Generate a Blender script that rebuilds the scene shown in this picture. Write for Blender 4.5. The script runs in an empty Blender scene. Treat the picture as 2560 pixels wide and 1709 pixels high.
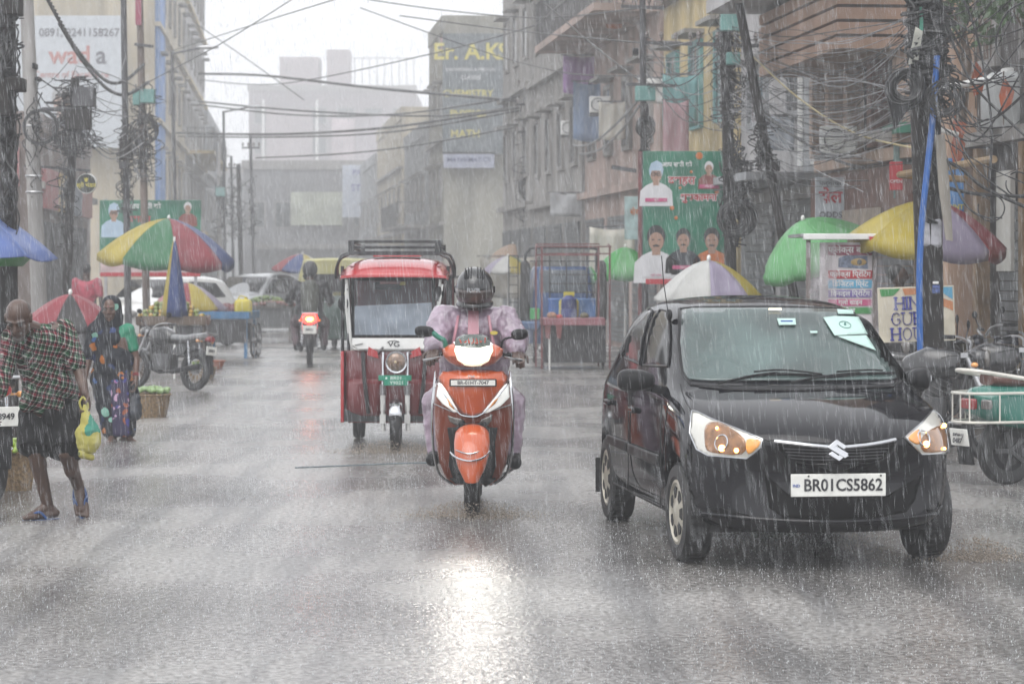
import bpy, bmesh, math, random, re
import numpy as np
from mathutils import Vector, Matrix, Euler, geometry
from mathutils.bvhtree import BVHTree
R = math.radians
random.seed(7)
rng = np.random.default_rng(7)
SC = bpy.context.scene
COL = SC.collection
# ---------------------------------------------------------------- camera, sky, sun, exposure
F, YH, HC = 6600.0, 665.0, 1.60          # focal length and horizon in photo pixels, eye height in metres
cd = bpy.data.cameras.new('camera')
cam = bpy.data.objects.new('camera', cd); COL.objects.link(cam)
cam.location = (0, 0, HC); cam.rotation_euler = (R(90), 0, 0)
cd.sensor_width = 36.0; cd.lens = 36.0 * F / 2560; cd.shift_y = -189.5 / 2560
cd.clip_start = 0.1; cd.clip_end = 2000
cd.dof.use_dof = True; cd.dof.focus_distance = 16.0; cd.dof.aperture_fstop = 5.6
SC.camera = cam
world = bpy.data.worlds.new("World"); SC.world = world; world.use_nodes = True
nt = world.node_tree; nt.nodes.clear()
sky = nt.nodes.new('ShaderNodeTexSky'); sky.sky_type = 'NISHITA'; sky.sun_disc = False
sky.sun_elevation = R(58); sky.sun_rotation = R(200); sky.dust_density = 6.0; sky.air_density = 1.0
hsv = nt.nodes.new('ShaderNodeHueSaturation'); hsv.inputs['Saturation'].default_value = 0.06
mixo = nt.nodes.new('ShaderNodeMix'); mixo.data_type = 'RGBA'; mixo.inputs[0].default_value = 0.75
mixo.inputs['B'].default_value = (8.6, 8.75, 9.1, 1)      # even overcast cloud
bg = nt.nodes.new('ShaderNodeBackground'); bg.inputs[1].default_value = 0.14
wo = nt.nodes.new('ShaderNodeOutputWorld')
nt.links.new(sky.outputs[0], hsv.inputs['Color']); nt.links.new(hsv.outputs[0], mixo.inputs['A'])
nt.links.new(mixo.outputs['Result'], bg.inputs[0]); nt.links.new(bg.outputs[0], wo.inputs[0])
sd = bpy.data.lights.new('sun', 'SUN'); sd.energy = 0.9; sd.angle = R(50); sd.color = (1, .97, .93)
sun = bpy.data.objects.new('sun', sd); COL.objects.link(sun); sun.rotation_euler = (R(32), 0, R(-20))
SC.view_settings.view_transform = 'Standard'; SC.view_settings.look = 'None'
SC.view_settings.exposure = 0.56; SC.view_settings.gamma = 1.0
SC.render.engine = 'CYCLES'
cy = SC.cycles
cy.use_denoising = True
cy.max_bounces = 6; cy.diffuse_bounces = 2; cy.glossy_bounces = 3; cy.transmission_bounces = 4
cy.transparent_max_bounces = 12; cy.volume_bounces = 1; cy.caustics_reflective = False; cy.caustics_refractive = False
cy.sample_clamp_indirect = 4.0
# ---------------------------------------------------------------- helpers
def pt(px, py, Y): return Vector(((px - 1280) / F * Y, Y, HC - (py - YH) / F * Y))
def gy(py): return F * HC / (py - YH)                      # distance of a ground point seen at photo row py
def lin(c):
    return tuple((x / 12.92 if x <= .04045 else ((x + .055) / 1.055) ** 2.4) for x in c)
def hexc(h): return lin(tuple(int(h[i:i + 2], 16) / 255 for i in (0, 2, 4)))
_M = {}
def mat(name, col, rough=.45, metal=0., var=.15, scale=6., bump=0., bscale=60., coat=0., emit=0., alpha=1., spec=.5,
        trans=0., streak=False, ecol=None, subs=0.):
    if name in _M: return _M[name]
    m = bpy.data.materials.new(name); m.use_nodes = True; n = m.node_tree; P = n.nodes['Principled BSDF']
    if isinstance(col, str): col = hexc(col)
    P.inputs['Base Color'].default_value = (*col, 1); P.inputs['Roughness'].default_value = rough
    P.inputs['Metallic'].default_value = metal; P.inputs['Coat Weight'].default_value = coat
    P.inputs['Coat Roughness'].default_value = .06; P.inputs['Specular IOR Level'].default_value = spec
    P.inputs['Transmission Weight'].default_value = trans
    if alpha < 1: P.inputs['Alpha'].default_value = alpha
    if emit: P.inputs['Emission Color'].default_value = (*(ecol or col), 1); P.inputs['Emission Strength'].default_value = emit
    tc = n.nodes.new('ShaderNodeTexCoord')
    if var:
        no = n.nodes.new('ShaderNodeTexNoise'); no.inputs['Scale'].default_value = scale; no.inputs['Detail'].default_value = 6
        src = tc.outputs['Object']
        if streak:
            mp = n.nodes.new('ShaderNodeMapping'); mp.inputs['Scale'].default_value = (1, 1, .12); n.links.new(src, mp.inputs[0]); src = mp.outputs[0]
        n.links.new(src, no.inputs['Vector'])
        rp = n.nodes.new('ShaderNodeValToRGB'); rp.color_ramp.elements[0].position = .32; rp.color_ramp.elements[1].position = .68
        rp.color_ramp.elements[0].color = (*[c * (1 - var) for c in col], 1); rp.color_ramp.elements[1].color = (*[min(1, c * (1 + var)) for c in col], 1)
        n.links.new(no.outputs[0], rp.inputs[0]); n.links.new(rp.outputs[0], P.inputs['Base Color'])
    if bump:
        nb = n.nodes.new('ShaderNodeTexNoise'); nb.inputs['Scale'].default_value = bscale; nb.inputs['Detail'].default_value = 3
        n.links.new(tc.outputs['Object'], nb.inputs['Vector'])
        bp = n.nodes.new('ShaderNodeBump'); bp.inputs['Strength'].default_value = bump; bp.inputs['Distance'].default_value = .01
        n.links.new(nb.outputs[0], bp.inputs['Height']); n.links.new(bp.outputs[0], P.inputs['Normal'])
    _M[name] = m
    return m
def rotm(p0, p1):
    d = (Vector(p1) - Vector(p0)); L = d.length or 1e-6
    return Matrix.Translation(p0) @ d.to_track_quat('Z', 'Y').to_matrix().to_4x4(), L
class MB:
    def __init__(s): s.v = []; s.f = []; s.mi = []; s.m = 0
    def add(s, vs, fs, M=None):
        b = len(s.v)
        s.v += [tuple(M @ Vector(v)) for v in vs] if M is not None else [tuple(v) for v in vs]
        s.f += [tuple(i + b for i in f) for f in fs]; s.mi += [s.m] * len(fs); return s
    def box(s, c, d, rot=None):
        x, y, z = d[0] / 2, d[1] / 2, d[2] / 2
        M = Matrix.Translation(c)
        if rot is not None: M = M @ (rot.to_4x4() if isinstance(rot, Matrix) else Euler(rot).to_matrix().to_4x4())
        return s.add([(a * x, b * y, e * z) for e in (-1, 1) for b in (-1, 1) for a in (-1, 1)],
                     [(0, 2, 3, 1), (4, 5, 7, 6), (0, 1, 5, 4), (2, 6, 7, 3), (0, 4, 6, 2), (1, 3, 7, 5)], M)
    def bar(s, p0, p1, w, h):
        M, L = rotm(p0, p1)
        return s.add([(a * w / 2, b * h / 2, e * L) for e in (0, 1) for b in (-1, 1) for a in (-1, 1)],
                     [(0, 2, 3, 1), (4, 5, 7, 6), (0, 1, 5, 4), (2, 6, 7, 3), (0, 4, 6, 2), (1, 3, 7, 5)], M)
    def rings(s, rs, cap=True, closed=False):
        n = len(rs[0]); b = len(s.v)
        for r in rs: s.v += [tuple(p) for p in r]
        K = len(rs)
        for i in range(K if closed else K - 1):
            a, c = b + i * n, b + ((i + 1) % K) * n
            for j in range(n):
                k = (j + 1) % n; s.f.append((a + j, a + k, c + k, c + j)); s.mi.append(s.m)
        if cap and not closed:
            s.f.append(tuple(b + j for j in reversed(range(n)))); s.f.append(tuple(b + (K - 1) * n + j for j in range(n))); s.mi += [s.m] * 2
        return s
    def tube(s, pts, r, n=8, closed=False, cap=True, sq=None):
        P = [Vector(p) for p in pts]; K = len(P); rs = []; up = None
        for i, p in enumerate(P):
            a = P[(i - 1) % K] if (closed or i > 0) else p; b = P[(i + 1) % K] if (closed or i < K - 1) else p
            t = (b - a).normalized()
            if up is None:
                up = Vector((0, 0, 1)) if abs(t.z) < .9 else Vector((0, 1, 0))
            e1 = (up - t * up.dot(t)).normalized(); e2 = t.cross(e1); up = e1
            ri = r[i] if isinstance(r, (list, tuple)) else r
            k2 = sq or 1
            rs.append([p + (e1 * math.cos(2 * math.pi * j / n) + e2 * k2 * math.sin(2 * math.pi * j / n)) * ri for j in range(n)])
        return s.rings(rs, cap, closed)
    def cyl(s, p0, p1, r0, r1=None, n=16): return s.tube([p0, p1], [r0, r0 if r1 is None else r1], n)
    def lathe(s, prof, n=24, M=None):
        b = len(s.v); K = len(prof)
        for r, z in prof:
            for j in range(n):
                a = 2 * math.pi * j / n; v = Vector((r * math.cos(a), r * math.sin(a), z)); s.v.append(tuple(M @ v if M is not None else v))
        for i in range(K - 1):
            for j in range(n):
                k = (j + 1) % n; s.f.append((b + i * n + j, b + i * n + k, b + (i + 1) * n + k, b + (i + 1) * n + j)); s.mi.append(s.m)
        s.f.append(tuple(b + j for j in reversed(range(n)))); s.f.append(tuple(b + (K - 1) * n + j for j in range(n))); s.mi += [s.m] * 2
        return s
    def ell(s, c, r, rot=None, n=16, m=10):
        if not isinstance(r, (tuple, list)): r = (r, r, r)
        M = Matrix.Translation(c)
        if rot is not None: M = M @ (rot.to_4x4() if isinstance(rot, Matrix) else Euler(rot).to_matrix().to_4x4())
        M = M @ Matrix.Diagonal((*r, 1))
        return s.lathe([(max(.02, math.sin(math.pi * i / m)), -math.cos(math.pi * i / m)) for i in range(m + 1)], n, M)
    def cap(s, p0, p1, r0, r1=None, sx=1, n=14):            # tapered capsule, optionally flattened
        r1 = r0 if r1 is None else r1
        M, L = rotm(p0, p1); pr = []
        for i in range(5):
            a = math.pi / 2 * i / 4; pr.append((max(.03 * r0, r0 * math.sin(a)), -r0 * math.cos(a)))
        for i in range(5):
            a = math.pi / 2 * (1 - i / 4); pr.append((max(.03 * r1, r1 * math.sin(a)), L + r1 * math.cos(a)))
        return s.lathe(pr, n, M @ Matrix.Diagonal((sx, 1, 1, 1)))
    def torus(s, c, Rr, r, axis=(1, 0, 0), n=32, m=10, a0=0, a1=2 * math.pi, sq=1):
        Q = Vector(axis).to_track_quat('Z', 'Y').to_matrix(); full = abs(a1 - a0) > 6.28
        rs = []; K = n if full else n + 1
        for i in range(K):
            a = a0 + (a1 - a0) * i / n; d = Vector((math.cos(a), math.sin(a), 0))
            rs.append([Vector(c) + Q @ (d * (Rr + r * math.cos(2 * math.pi * j / m)) + Vector((0, 0, r * sq * math.sin(2 * math.pi * j / m)))) for j in range(m)])
        return s.rings(rs, True, full)
    def prism(s, poly, M, d):                                # polygon in local xy, from z=0 to z=d
        n = len(poly)
        return s.add([(x, y, 0) for x, y in poly] + [(x, y, d) for x, y in poly],
                     [tuple(reversed(range(n))), tuple(range(n, 2 * n))] + [(i, (i + 1) % n, n + (i + 1) % n, n + i) for i in range(n)], M)
    def quad(s, a, b, c, d): return s.add([a, b, c, d], [(0, 1, 2, 3)])
    def build(s, name, mats, parent=None, ang=38, bevel=0, sub=0, remesh=0, smooth=0, solid=0, disp=None, loc=None, rot=None):
        me = bpy.data.meshes.new(name); me.from_pydata(s.v, [], s.f); 
        if not isinstance(mats, (list, tuple)): mats = [mats]
        for m in mats: me.materials.append(m)
        if len(mats) > 1: me.polygons.foreach_set('material_index', s.mi)
        me.update()
        bm = bmesh.new(); bm.from_mesh(me); bmesh.ops.recalc_face_normals(bm, faces=bm.faces); bm.to_mesh(me); bm.free()
        me.polygons.foreach_set('use_smooth', [True] * len(me.polygons))
        if not remesh and not sub: me.set_sharp_from_angle(angle=R(ang))
        o = bpy.data.objects.new(name, me); COL.objects.link(o)
        if parent is not None: o.parent = parent
        if loc is not None: o.location = loc
        if rot is not None: o.rotation_euler = rot
        if solid: q = o.modifiers.new('s', 'SOLIDIFY'); q.thickness = solid; q.offset = 0
        if bevel: q = o.modifiers.new('b', 'BEVEL'); q.width = bevel; q.segments = 2; q.limit_method = 'ANGLE'; q.angle_limit = R(40)
        if remesh:
            q = o.modifiers.new('r', 'REMESH'); q.mode = 'VOXEL'; q.voxel_size = remesh; q.use_smooth_shade = True
            if smooth: q = o.modifiers.new('sm', 'SMOOTH'); q.iterations = smooth; q.factor = .5
        if disp:
            tx = bpy.data.textures.new(name + '_folds', 'CLOUDS'); tx.noise_scale = disp[1]; tx.noise_depth = 2
            q = o.modifiers.new('d', 'DISPLACE'); q.texture = tx; q.strength = disp[0]; q.texture_coords = 'LOCAL'; q.mid_level = .5
        if sub: q = o.modifiers.new('u', 'SUBSURF'); q.levels = sub; q.render_levels = sub
        return o
def tag(o, label=None, cat=None, group=None, kind=None):
    if label: o['label'] = label
    if cat: o['category'] = cat
    if group: o['group'] = group
    if kind: o['kind'] = kind
    return o
def thing(name, label, cat, loc=(0, 0, 0), rz=0, group=None):
    o = bpy.data.objects.new(name, None); COL.objects.link(o); o.location = loc; o.rotation_euler = (0, 0, rz)
    return tag(o, label, cat, group)
def copy_tree(o, parent=None):
    c = o.copy(); COL.objects.link(c)
    if parent is not None: c.parent = parent
    for ch in list(o.children): copy_tree(ch, c)
    return c
def tmesh(body, size, M, depth=.004, align='CENTER', bold=0., sx=1., mb=None, italic=0):
    body = re.sub('((?:[क-ह]्)*[क-ह])ि', lambda m_: 'ि' + m_.group(1), body)      # short i is drawn before its consonant
    cu = bpy.data.curves.new('lettering', 'FONT'); cu.body = body; cu.size = size; cu.align_x = align; cu.align_y = 'CENTER'
    cu.extrude = depth / 2; cu.offset = bold; cu.shear = italic; cu.resolution_u = 3
    ob = bpy.data.objects.new('lettering', cu)
    me = bpy.data.meshes.new_from_object(ob)
    mb = mb or MB()
    mb.add([(v.co.x * sx, v.co.y, v.co.z) for v in me.vertices], [tuple(p.vertices) for p in me.polygons], M)
    bpy.data.objects.remove(ob); bpy.data.meshes.remove(me)
    return mb
def facing(o, right, up):                                   # matrix whose local x,y,z = right, up, normal
    r = Vector(right).normalized(); u = Vector(up).normalized(); n = r.cross(u)
    return Matrix.Translation(o) @ Matrix((r, u, n)).transposed().to_4x4()
CAMF = lambda o: facing(o, (1, 0, 0), (0, 0, 1))            # lies in an xz plane, reads from -y
def catmull(P, k=6, closed=False):
    P = [Vector(p) for p in P]; n = len(P); out = []
    for i in range(n if closed else n - 1):
        p0 = P[(i - 1) % n] if (closed or i > 0) else P[i]; p1 = P[i]; p2 = P[(i + 1) % n]; p3 = P[(i + 2) % n] if (closed or i + 2 < n) else P[i + 1]
        for j in range(k):
            t = j / k
            out.append(.5 * ((2 * p1) + (p2 - p0) * t + (2 * p0 - 5 * p1 + 4 * p2 - p3) * t * t + (3 * p1 - p0 - 3 * p2 + p3) * t ** 3))
    if not closed: out.append(P[-1])
    return out
def shoot(bvh, px, py):
    eye = Vector((0, 0, HC))
    for dx, dy in ((0, 0), (.13, .07), (-.11, .12), (.05, -.17), (.4, .3), (-.5, .4), (1, -1)):
        d = (pt(px + dx, py + dy, 1.0) - eye).normalized(); h = bvh.ray_cast(eye, d)
        if h[0] is not None: return d, h
    return d, h
def inpoly(x, y, P):
    ins = False; j = len(P) - 1
    for i in range(len(P)):
        a, b = P[i], P[j]
        if (a[1] > y) != (b[1] > y) and x < (b[0] - a[0]) * (y - a[1]) / (b[1] - a[1]) + a[0]: ins = not ins
        j = i
    return ins
def proj(p): return 1280 + p.x / p.y * F, YH + (HC - p.z) / p.y * F
def patch(poly, bvh, grid, off, inv, toP=pt, smooth=0, miss=None):
    """outline in photo pixels laid on a body surface: returns verts, faces in the frame of inv"""
    pl = [Vector((x, y)) for x, y in poly]
    if smooth: pl = [Vector((p.x, p.y)) for p in catmull([(p.x, p.y, 0) for p in pl], smooth, True)]
    dense = []
    for i, p in enumerate(pl):
        q = pl[(i + 1) % len(pl)]; k = max(1, int((q - p).length / grid))
        dense += [p.lerp(q, j / k) for j in range(k)]
    n = len(dense); xs = [p.x for p in dense]; ys = [p.y for p in dense]
    pts = list(dense); x = min(xs) + grid / 2
    while x < max(xs):
        y = min(ys) + grid / 2
        while y < max(ys):
            ins = False; j = n - 1
            for i in range(n):
                a, b = dense[i], dense[j]
                if (a.y > y) != (b.y > y) and x < (b.x - a.x) * (y - a.y) / (b.y - a.y) + a.x: ins = not ins
                j = i
            if ins and min((Vector((x, y)) - d).length for d in dense) > grid * .45: pts.append(Vector((x, y)))
            y += grid
        x += grid
    vs, es, fs, *_ = geometry.delaunay_2d_cdt(pts, [], [list(range(n))], 1, 1e-4)
    eye = Vector((0, 0, HC)); out = []; depth = []
    hits = []
    for v in vs:
        d, (h, nn, _, dist) = shoot(bvh, v.x, v.y); hits.append((d, h, nn, dist))
    good = [h[3] for h in hits if h[3]]; md = sum(good) / max(1, len(good)) if good else 14
    for d, h, nn, dist in hits:
        if h is None or abs(dist - md) > 1.2:
            h, nn, _, _ = bvh.find_nearest(eye + d * md)
        if nn.dot(d) > 0: nn = -nn
        out.append(inv @ (h + nn * off))
    return out, [tuple(f) for f in fs]
# ---------------------------------------------------------------- ground
def wet_road():
    m = bpy.data.materials.new('wet_road'); m.use_nodes = True; n = m.node_tree; L = n.links.new; P = n.nodes['Principled BSDF']
    tc = n.nodes.new('ShaderNodeTexCoord')
    def noise(sc, det=5, vec=None, sz=(1, 1, 1)):
        mp = n.nodes.new('ShaderNodeMapping'); mp.inputs['Scale'].default_value = sz; mp.inputs['Rotation'].default_value = (0, 0, R(-6)); L(tc.outputs['Object'], mp.inputs[0])
        t = n.nodes.new('ShaderNodeTexNoise'); t.inputs['Scale'].default_value = sc; t.inputs['Detail'].default_value = det; L(mp.outputs[0], t.inputs['Vector']); return t.outputs[0]
    def ramp(src, a, b, ca, cb):
        r = n.nodes.new('ShaderNodeValToRGB'); e = r.color_ramp.elements; e[0].position = a; e[1].position = b; e[0].color = (*ca, 1); e[1].color = (*cb, 1); L(src, r.inputs[0]); return r.outputs[0]
    big = noise(.45, 6); streaks = noise(2.2, 4, sz=(1.6, .12, 1)); fine = noise(30, 4)
    c1 = ramp(big, .35, .65, (.150, .146, .143), (.285, .28, .276))
    c2 = ramp(fine, .40, .60, (.45, .43, .41), (1.25, 1.24, 1.22))
    mu = n.nodes.new('ShaderNodeMix'); mu.data_type = 'RGBA'; mu.blend_type = 'MULTIPLY'; mu.inputs[0].default_value = 1; L(c1, mu.inputs['A']); L(c2, mu.inputs['B'])
    c3 = ramp(streaks, .38, .56, (.55, .55, .57), (1.1, 1.09, 1.08))
    mu2 = n.nodes.new('ShaderNodeMix'); mu2.data_type = 'RGBA'; mu2.blend_type = 'MULTIPLY'; mu2.inputs[0].default_value = .8; L(mu.outputs['Result'], mu2.inputs['A']); L(c3, mu2.inputs['B'])
    L(mu2.outputs['Result'], P.inputs['Base Color'])
    ro = ramp(big, .38, .62, (.16,) * 3, (.34,) * 3); L(ro, P.inputs['Roughness'])
    P.inputs['Specular IOR Level'].default_value = .5
    # drop rings: two scales of cells, plus chop
    vo = n.nodes.new('ShaderNodeTexVoronoi'); vo.inputs['Scale'].default_value = 16; L(tc.outputs['Object'], vo.inputs['Vector'])
    sn = n.nodes.new('ShaderNodeMath'); sn.operation = 'MULTIPLY'; sn.inputs[1].default_value = 26; L(vo.outputs['Distance'], sn.inputs[0])
    si = n.nodes.new('ShaderNodeMath'); si.operation = 'SINE'; L(sn.outputs[0], si.inputs[0])
    fa = n.nodes.new('ShaderNodeMapRange'); fa.inputs['From Max'].default_value = .55; fa.inputs['To Min'].default_value = 1; fa.inputs['To Max'].default_value = 0; L(vo.outputs['Distance'], fa.inputs[0])
    rg = n.nodes.new('ShaderNodeMath'); rg.operation = 'MULTIPLY'; L(si.outputs[0], rg.inputs[0]); L(fa.outputs[0], rg.inputs[1])
    ad = n.nodes.new('ShaderNodeMath'); ad.operation = 'MULTIPLY_ADD'; ad.inputs[1].default_value = .25; L(rg.outputs[0], ad.inputs[0]); L(noise(38, 3), ad.inputs[2])
    ad2 = n.nodes.new('ShaderNodeMath'); ad2.operation = 'MULTIPLY_ADD'; ad2.inputs[1].default_value = .35; L(noise(11, 3), ad2.inputs[0]); L(ad.outputs[0], ad2.inputs[2])
    bp = n.nodes.new('ShaderNodeBump'); bp.inputs['Strength'].default_value = .55; bp.inputs['Distance'].default_value = .012
    L(ad2.outputs[0], bp.inputs['Height']); L(bp.outputs[0], P.inputs['Normal'])
    return m
gm = MB(); gm.quad((-110, -14, 0), (70, -14, 0), (70, 410, 0), (-110, 410, 0))
road = gm.build('road', wet_road()); tag(road, 'rain soaked grey street with splashing puddles', 'road', kind='structure')
# ---------------------------------------------------------------- haze of falling rain
hm = bpy.data.materials.new('haze'); hm.use_nodes = True; n = hm.node_tree; n.nodes.clear()
ho = n.nodes.new('ShaderNodeOutputMaterial'); hv = n.nodes.new('ShaderNodeVolumePrincipled')
hv.inputs['Color'].default_value = (.96, .97, .985, 1); hv.inputs['Density'].default_value = .0034; hv.inputs['Anisotropy'].default_value = .25
n.links.new(hv.outputs[0], ho.inputs['Volume'])
hb = MB(); hb.box((-20, 198, 18.5), (182, 426, 39)); haze = hb.build('haze', hm); tag(haze, 'grey rain haze filling the whole street', 'haze', kind='stuff')
# ---------------------------------------------------------------- shared materials
RUBBER = mat('rubber', (.012, .012, .013), .55, var=.3, scale=30, bump=.3, bscale=90)
CHROME = mat('chrome', (.52, .53, .55), .12, 1.0, var=.08)
STEEL = mat('steel', (.42, .42, .43), .32, .9, var=.2)
BLKP = mat('black_plastic', (.007, .007, .0085), .4, spec=.2, var=.25)
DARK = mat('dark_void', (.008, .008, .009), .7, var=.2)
WHITEP = mat('white_paint', (.74, .74, .72), .35, var=.06)
PLATEW = mat('plate_white', (.72, .72, .68), .4, var=.08, scale=20)
INK = mat('ink_black', (.02, .02, .025), .5, var=0)
def paint(name, col, rough=.28, drops=True, spec=.25, coat=1.0):
    m = mat(name, col, rough, 0., var=.06, scale=3, coat=coat, bump=.04 if drops else 0, bscale=55, spec=spec)
    return m
def wheel(mb_t, mb_r, c, Rr, w, hub=.1, spokes=0, axis=(1, 0, 0)):
    """tyre and rim about an x axle"""
    M = facing(c, (0, 1, 0), (0, 0, 1))                     # local z along +x
    h = w / 2; t = .62 * Rr
    mb_t.lathe([(t, -h * .75), (t + .25 * (Rr - t), -h * .98), (Rr - .02, -h * .92), (Rr - .004, -h * .6), (Rr, 0), (Rr - .004, h * .6), (Rr - .02, h * .92), (t + .25 * (Rr - t), h * .98), (t, h * .75)], 40, M)
# ================================================================ the black hatchback
CAR_LOC = Vector((1.70, 13.72, 0)); CAR_RZ = R(7.2)
car = thing('hatchback_car', 'shiny wet black hatchback with amber headlights driving towards the camera', 'car', CAR_LOC, CAR_RZ)
CM = Matrix.Translation(CAR_LOC) @ Matrix.Rotation(CAR_RZ, 4, 'Z'); CI = CM.inverted()
BLACKCAR = paint('car_black', (.003, .003, .0055), .3, spec=.0, coat=.75)
def car_body():
    #   y, bow, rows 0..8 (x,z)
    S = [(.000, 1.0, [(0, .25), (.48, .25), (.545, .36), (.56, .52), (.55, .665), (.45, .715), (.32, .728), (.18, .735), (0, .738)]),
         (.050, 1.0, [(0, .205), (.57, .205), (.645, .34), (.665, .53), (.66, .72), (.545, .785), (.40, .79), (.22, .80), (0, .803)]),
         (.200, .85, [(0, .19), (.64, .19), (.71, .34), (.728, .56), (.715, .80), (.62, .85), (.46, .86), (.25, .866), (0, .868)]),
         (.450, .50, [(0, .19), (.66, .19), (.728, .34), (.738, .58), (.722, .845), (.66, .895), (.50, .912), (.27, .925), (0, .93)]),
         (.750, .18, [(0, .19), (.67, .19), (.735, .34), (.742, .60), (.728, .885), (.675, .93), (.54, .95), (.29, .968), (0, .975)]),
         (.930, .10, [(0, .19), (.67, .19), (.738, .34), (.745, .60), (.734, .895), (.69, .945), (.605, .968), (.33, .992), (0, 1.0)]),
         (1.00, .06, [(0, .19), (.67, .19), (.738, .34), (.745, .60), (.735, .90), (.694, .95), (.612, 1.0), (.35, 1.03), (0, 1.042)]),
         (1.55, .05, [(0, .19), (.67, .19), (.738, .34), (.748, .60), (.742, .91), (.698, .965), (.572, 1.335), (.40, 1.388), (0, 1.402)]),
         (1.68, .05, [(0, .19), (.67, .19), (.738, .34), (.748, .60), (.742, .915), (.70, .97), (.575, 1.372), (.43, 1.428), (0, 1.447)]),
         (2.05, .0, [(0, .19), (.67, .19), (.74, .34), (.75, .60), (.745, .92), (.705, .98), (.58, 1.395), (.45, 1.46), (0, 1.485)]),
         (2.60, .0, [(0, .19), (.67, .19), (.74, .34), (.75, .60), (.742, .925), (.70, .985), (.575, 1.39), (.44, 1.455), (0, 1.485)]),
         (3.10, .0, [(0, .20), (.66, .20), (.73, .34), (.742, .60), (.732, .93), (.69, .99), (.555, 1.355), (.42, 1.415), (0, 1.445)]),
         (3.32, -.03, [(0, .21), (.64, .21), (.715, .35), (.728, .60), (.715, .92), (.665, .98), (.53, 1.28), (.40, 1.345), (0, 1.375)]),
         (3.47, -.08, [(0, .23), (.58, .23), (.67, .37), (.69, .60), (.68, .86), (.62, .93), (.52, .97), (.38, .99), (0, 1.0)]),
         (3.53, -.12, [(0, .27), (.45, .27), (.55, .39), (.58, .58), (.56, .76), (.48, .83), (.38, .85), (.25, .86), (0, .87)])]
    rings = []
    for y, bow, rows in S:
        half = [Vector((x, y + bow * .34 * (x / .74) ** 2.4, z - .05 * min(1, max(0, (z - .19) / .26)))) for x, z in rows]
        left = [Vector((-p.x, p.y, p.z)) for p in reversed(half[1:-1])]
        rings.append(half + left)
    def cap(r, sc, dy, cz=.5):
        return [Vector((p.x * sc, p.y * (1 if sc > .5 else .6) + dy, cz + (p.z - cz) * sc)) for p in r]
    rings = [cap(rings[0], .35, -.022), cap(rings[0], .72, -.018)] + rings + [cap(rings[-1], .6, .02, .6)]
    mb = MB(); mb.rings(rings)
    return mb
body = car_body().build('body', BLACKCAR, car, sub=3)
wl = [(s * .655, y) for s in (-1, 1) for y in (.70, 3.06)]
cut = MB()
for x, y in wl: cut.cyl((x - .22 if x < 0 else x - .14, y, .285), (x + .14 if x < 0 else x + .22, y, .285), .305, n=48)
cut_o = cut.build('arch_cut', DARK, car)
q = body.modifiers.new('arches', 'BOOLEAN'); q.operation = 'DIFFERENCE'; q.object = cut_o; q.solver = 'EXACT'
bpy.context.view_layer.update()
dg = bpy.context.evaluated_depsgraph_get()
be = body.evaluated_get(dg); me2 = bpy.data.meshes.new_from_object(be, depsgraph=dg)
body.modifiers.clear(); body.data = me2
bpy.data.objects.remove(cut_o)
bmx = bmesh.new(); bmx.from_mesh(me2); bmx.transform(CM); CB = BVHTree.FromBMesh(bmx); bmx.free()
me2.polygons.foreach_set('use_smooth', [True] * len(me2.polygons)); me2.set_sharp_from_angle(angle=R(50))
def c8(l): return [(1440 + .4782 * x, 700 + .4782 * y) for x, y in l]
def car_patch(name, poly, m, off=.004, grid=9, solid=.006, parent=None, smooth=0, cutit=0):
    vs, fs = patch(c8(poly), CB, grid, off, CI, smooth=smooth)
    mb = MB(); mb.add(vs, fs)
    return mb.build(name, m, parent or car, ang=50, solid=solid)
def lincurve(P, k):
    P = [Vector(p) for p in P]; return [P[i].lerp(P[i + 1], j / k) for i in range(len(P) - 1) for j in range(k)] + [P[-1]]
def car_line(mb, pts, r, off=.004, k=5, n=6, lin=False):
    P = []; last = 14.5
    for p in (lincurve if lin else catmull)([(x, y, 0) for x, y in c8(pts)], k):
        e = Vector((0, 0, HC)); d, (h, nn, _, ds) = shoot(CB, p.x, p.y)
        if h is None: h, nn, _, _ = CB.find_nearest(e + d * last)
        last = (h - e).length
        if nn.dot(d) > 0: nn = -nn
        P.append(CI @ (h + nn * off))
    mb.tube(P, r, n); return mb
def car_pt(x, y, off=.0, d0=14.2):
    x, y = c8([(x, y)])[0]; e = Vector((0, 0, HC)); d, (h, nn, _, ds) = shoot(CB, x, y)
    if h is None: h, nn, _, _ = CB.find_nearest(e + d * d0)
    if nn.dot(d) > 0: nn = -nn
    return CI @ (h + nn * off), (CI.to_3x3() @ nn)
# glass: holes in the shell, then panes that overlap the edge
def glassmat(name, col, alpha, rough=.05):
    m = mat(name, col, rough, var=.12, scale=3, alpha=alpha, coat=1.0); return m
WS = [(560, 160), (620, 152), (1000, 150), (1440, 158), (1490, 192), (1560, 285), (1676, 512), (1640, 525), (1200, 530), (700, 530), (590, 522), (566, 480), (550, 330)]
SEAL = [(541, 150), (620, 143), (1000, 140), (1450, 149), (1502, 185), (1577, 280), (1706, 520), (1660, 548), (1200, 562), (760, 562), (600, 548), (556, 490), (537, 330)]
ws_mat = mat('misted_glass', (.085, .135, .128), .10, var=.45, scale=2.6, alpha=.52, coat=1.0)
tint = mat('tinted_glass', (.006, .007, .008), .12, var=.2, coat=.12, spec=.2)
ws = car_patch('windscreen', WS, ws_mat, .008, 10, .004)
bmx = bmesh.new(); bmx.from_mesh(me2)
wc = Vector((1115, 340)); WSK = c8([tuple(wc + (Vector(p) - wc) * .955) for p in WS])
kill = []
for f in bmx.faces:
    c = f.calc_center_median()
    q = proj(CM @ c)
    if c.y < 1.6 and f.normal.z > .3 and c.z > .95 and inpoly(*q, WSK): kill.append(f)
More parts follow.
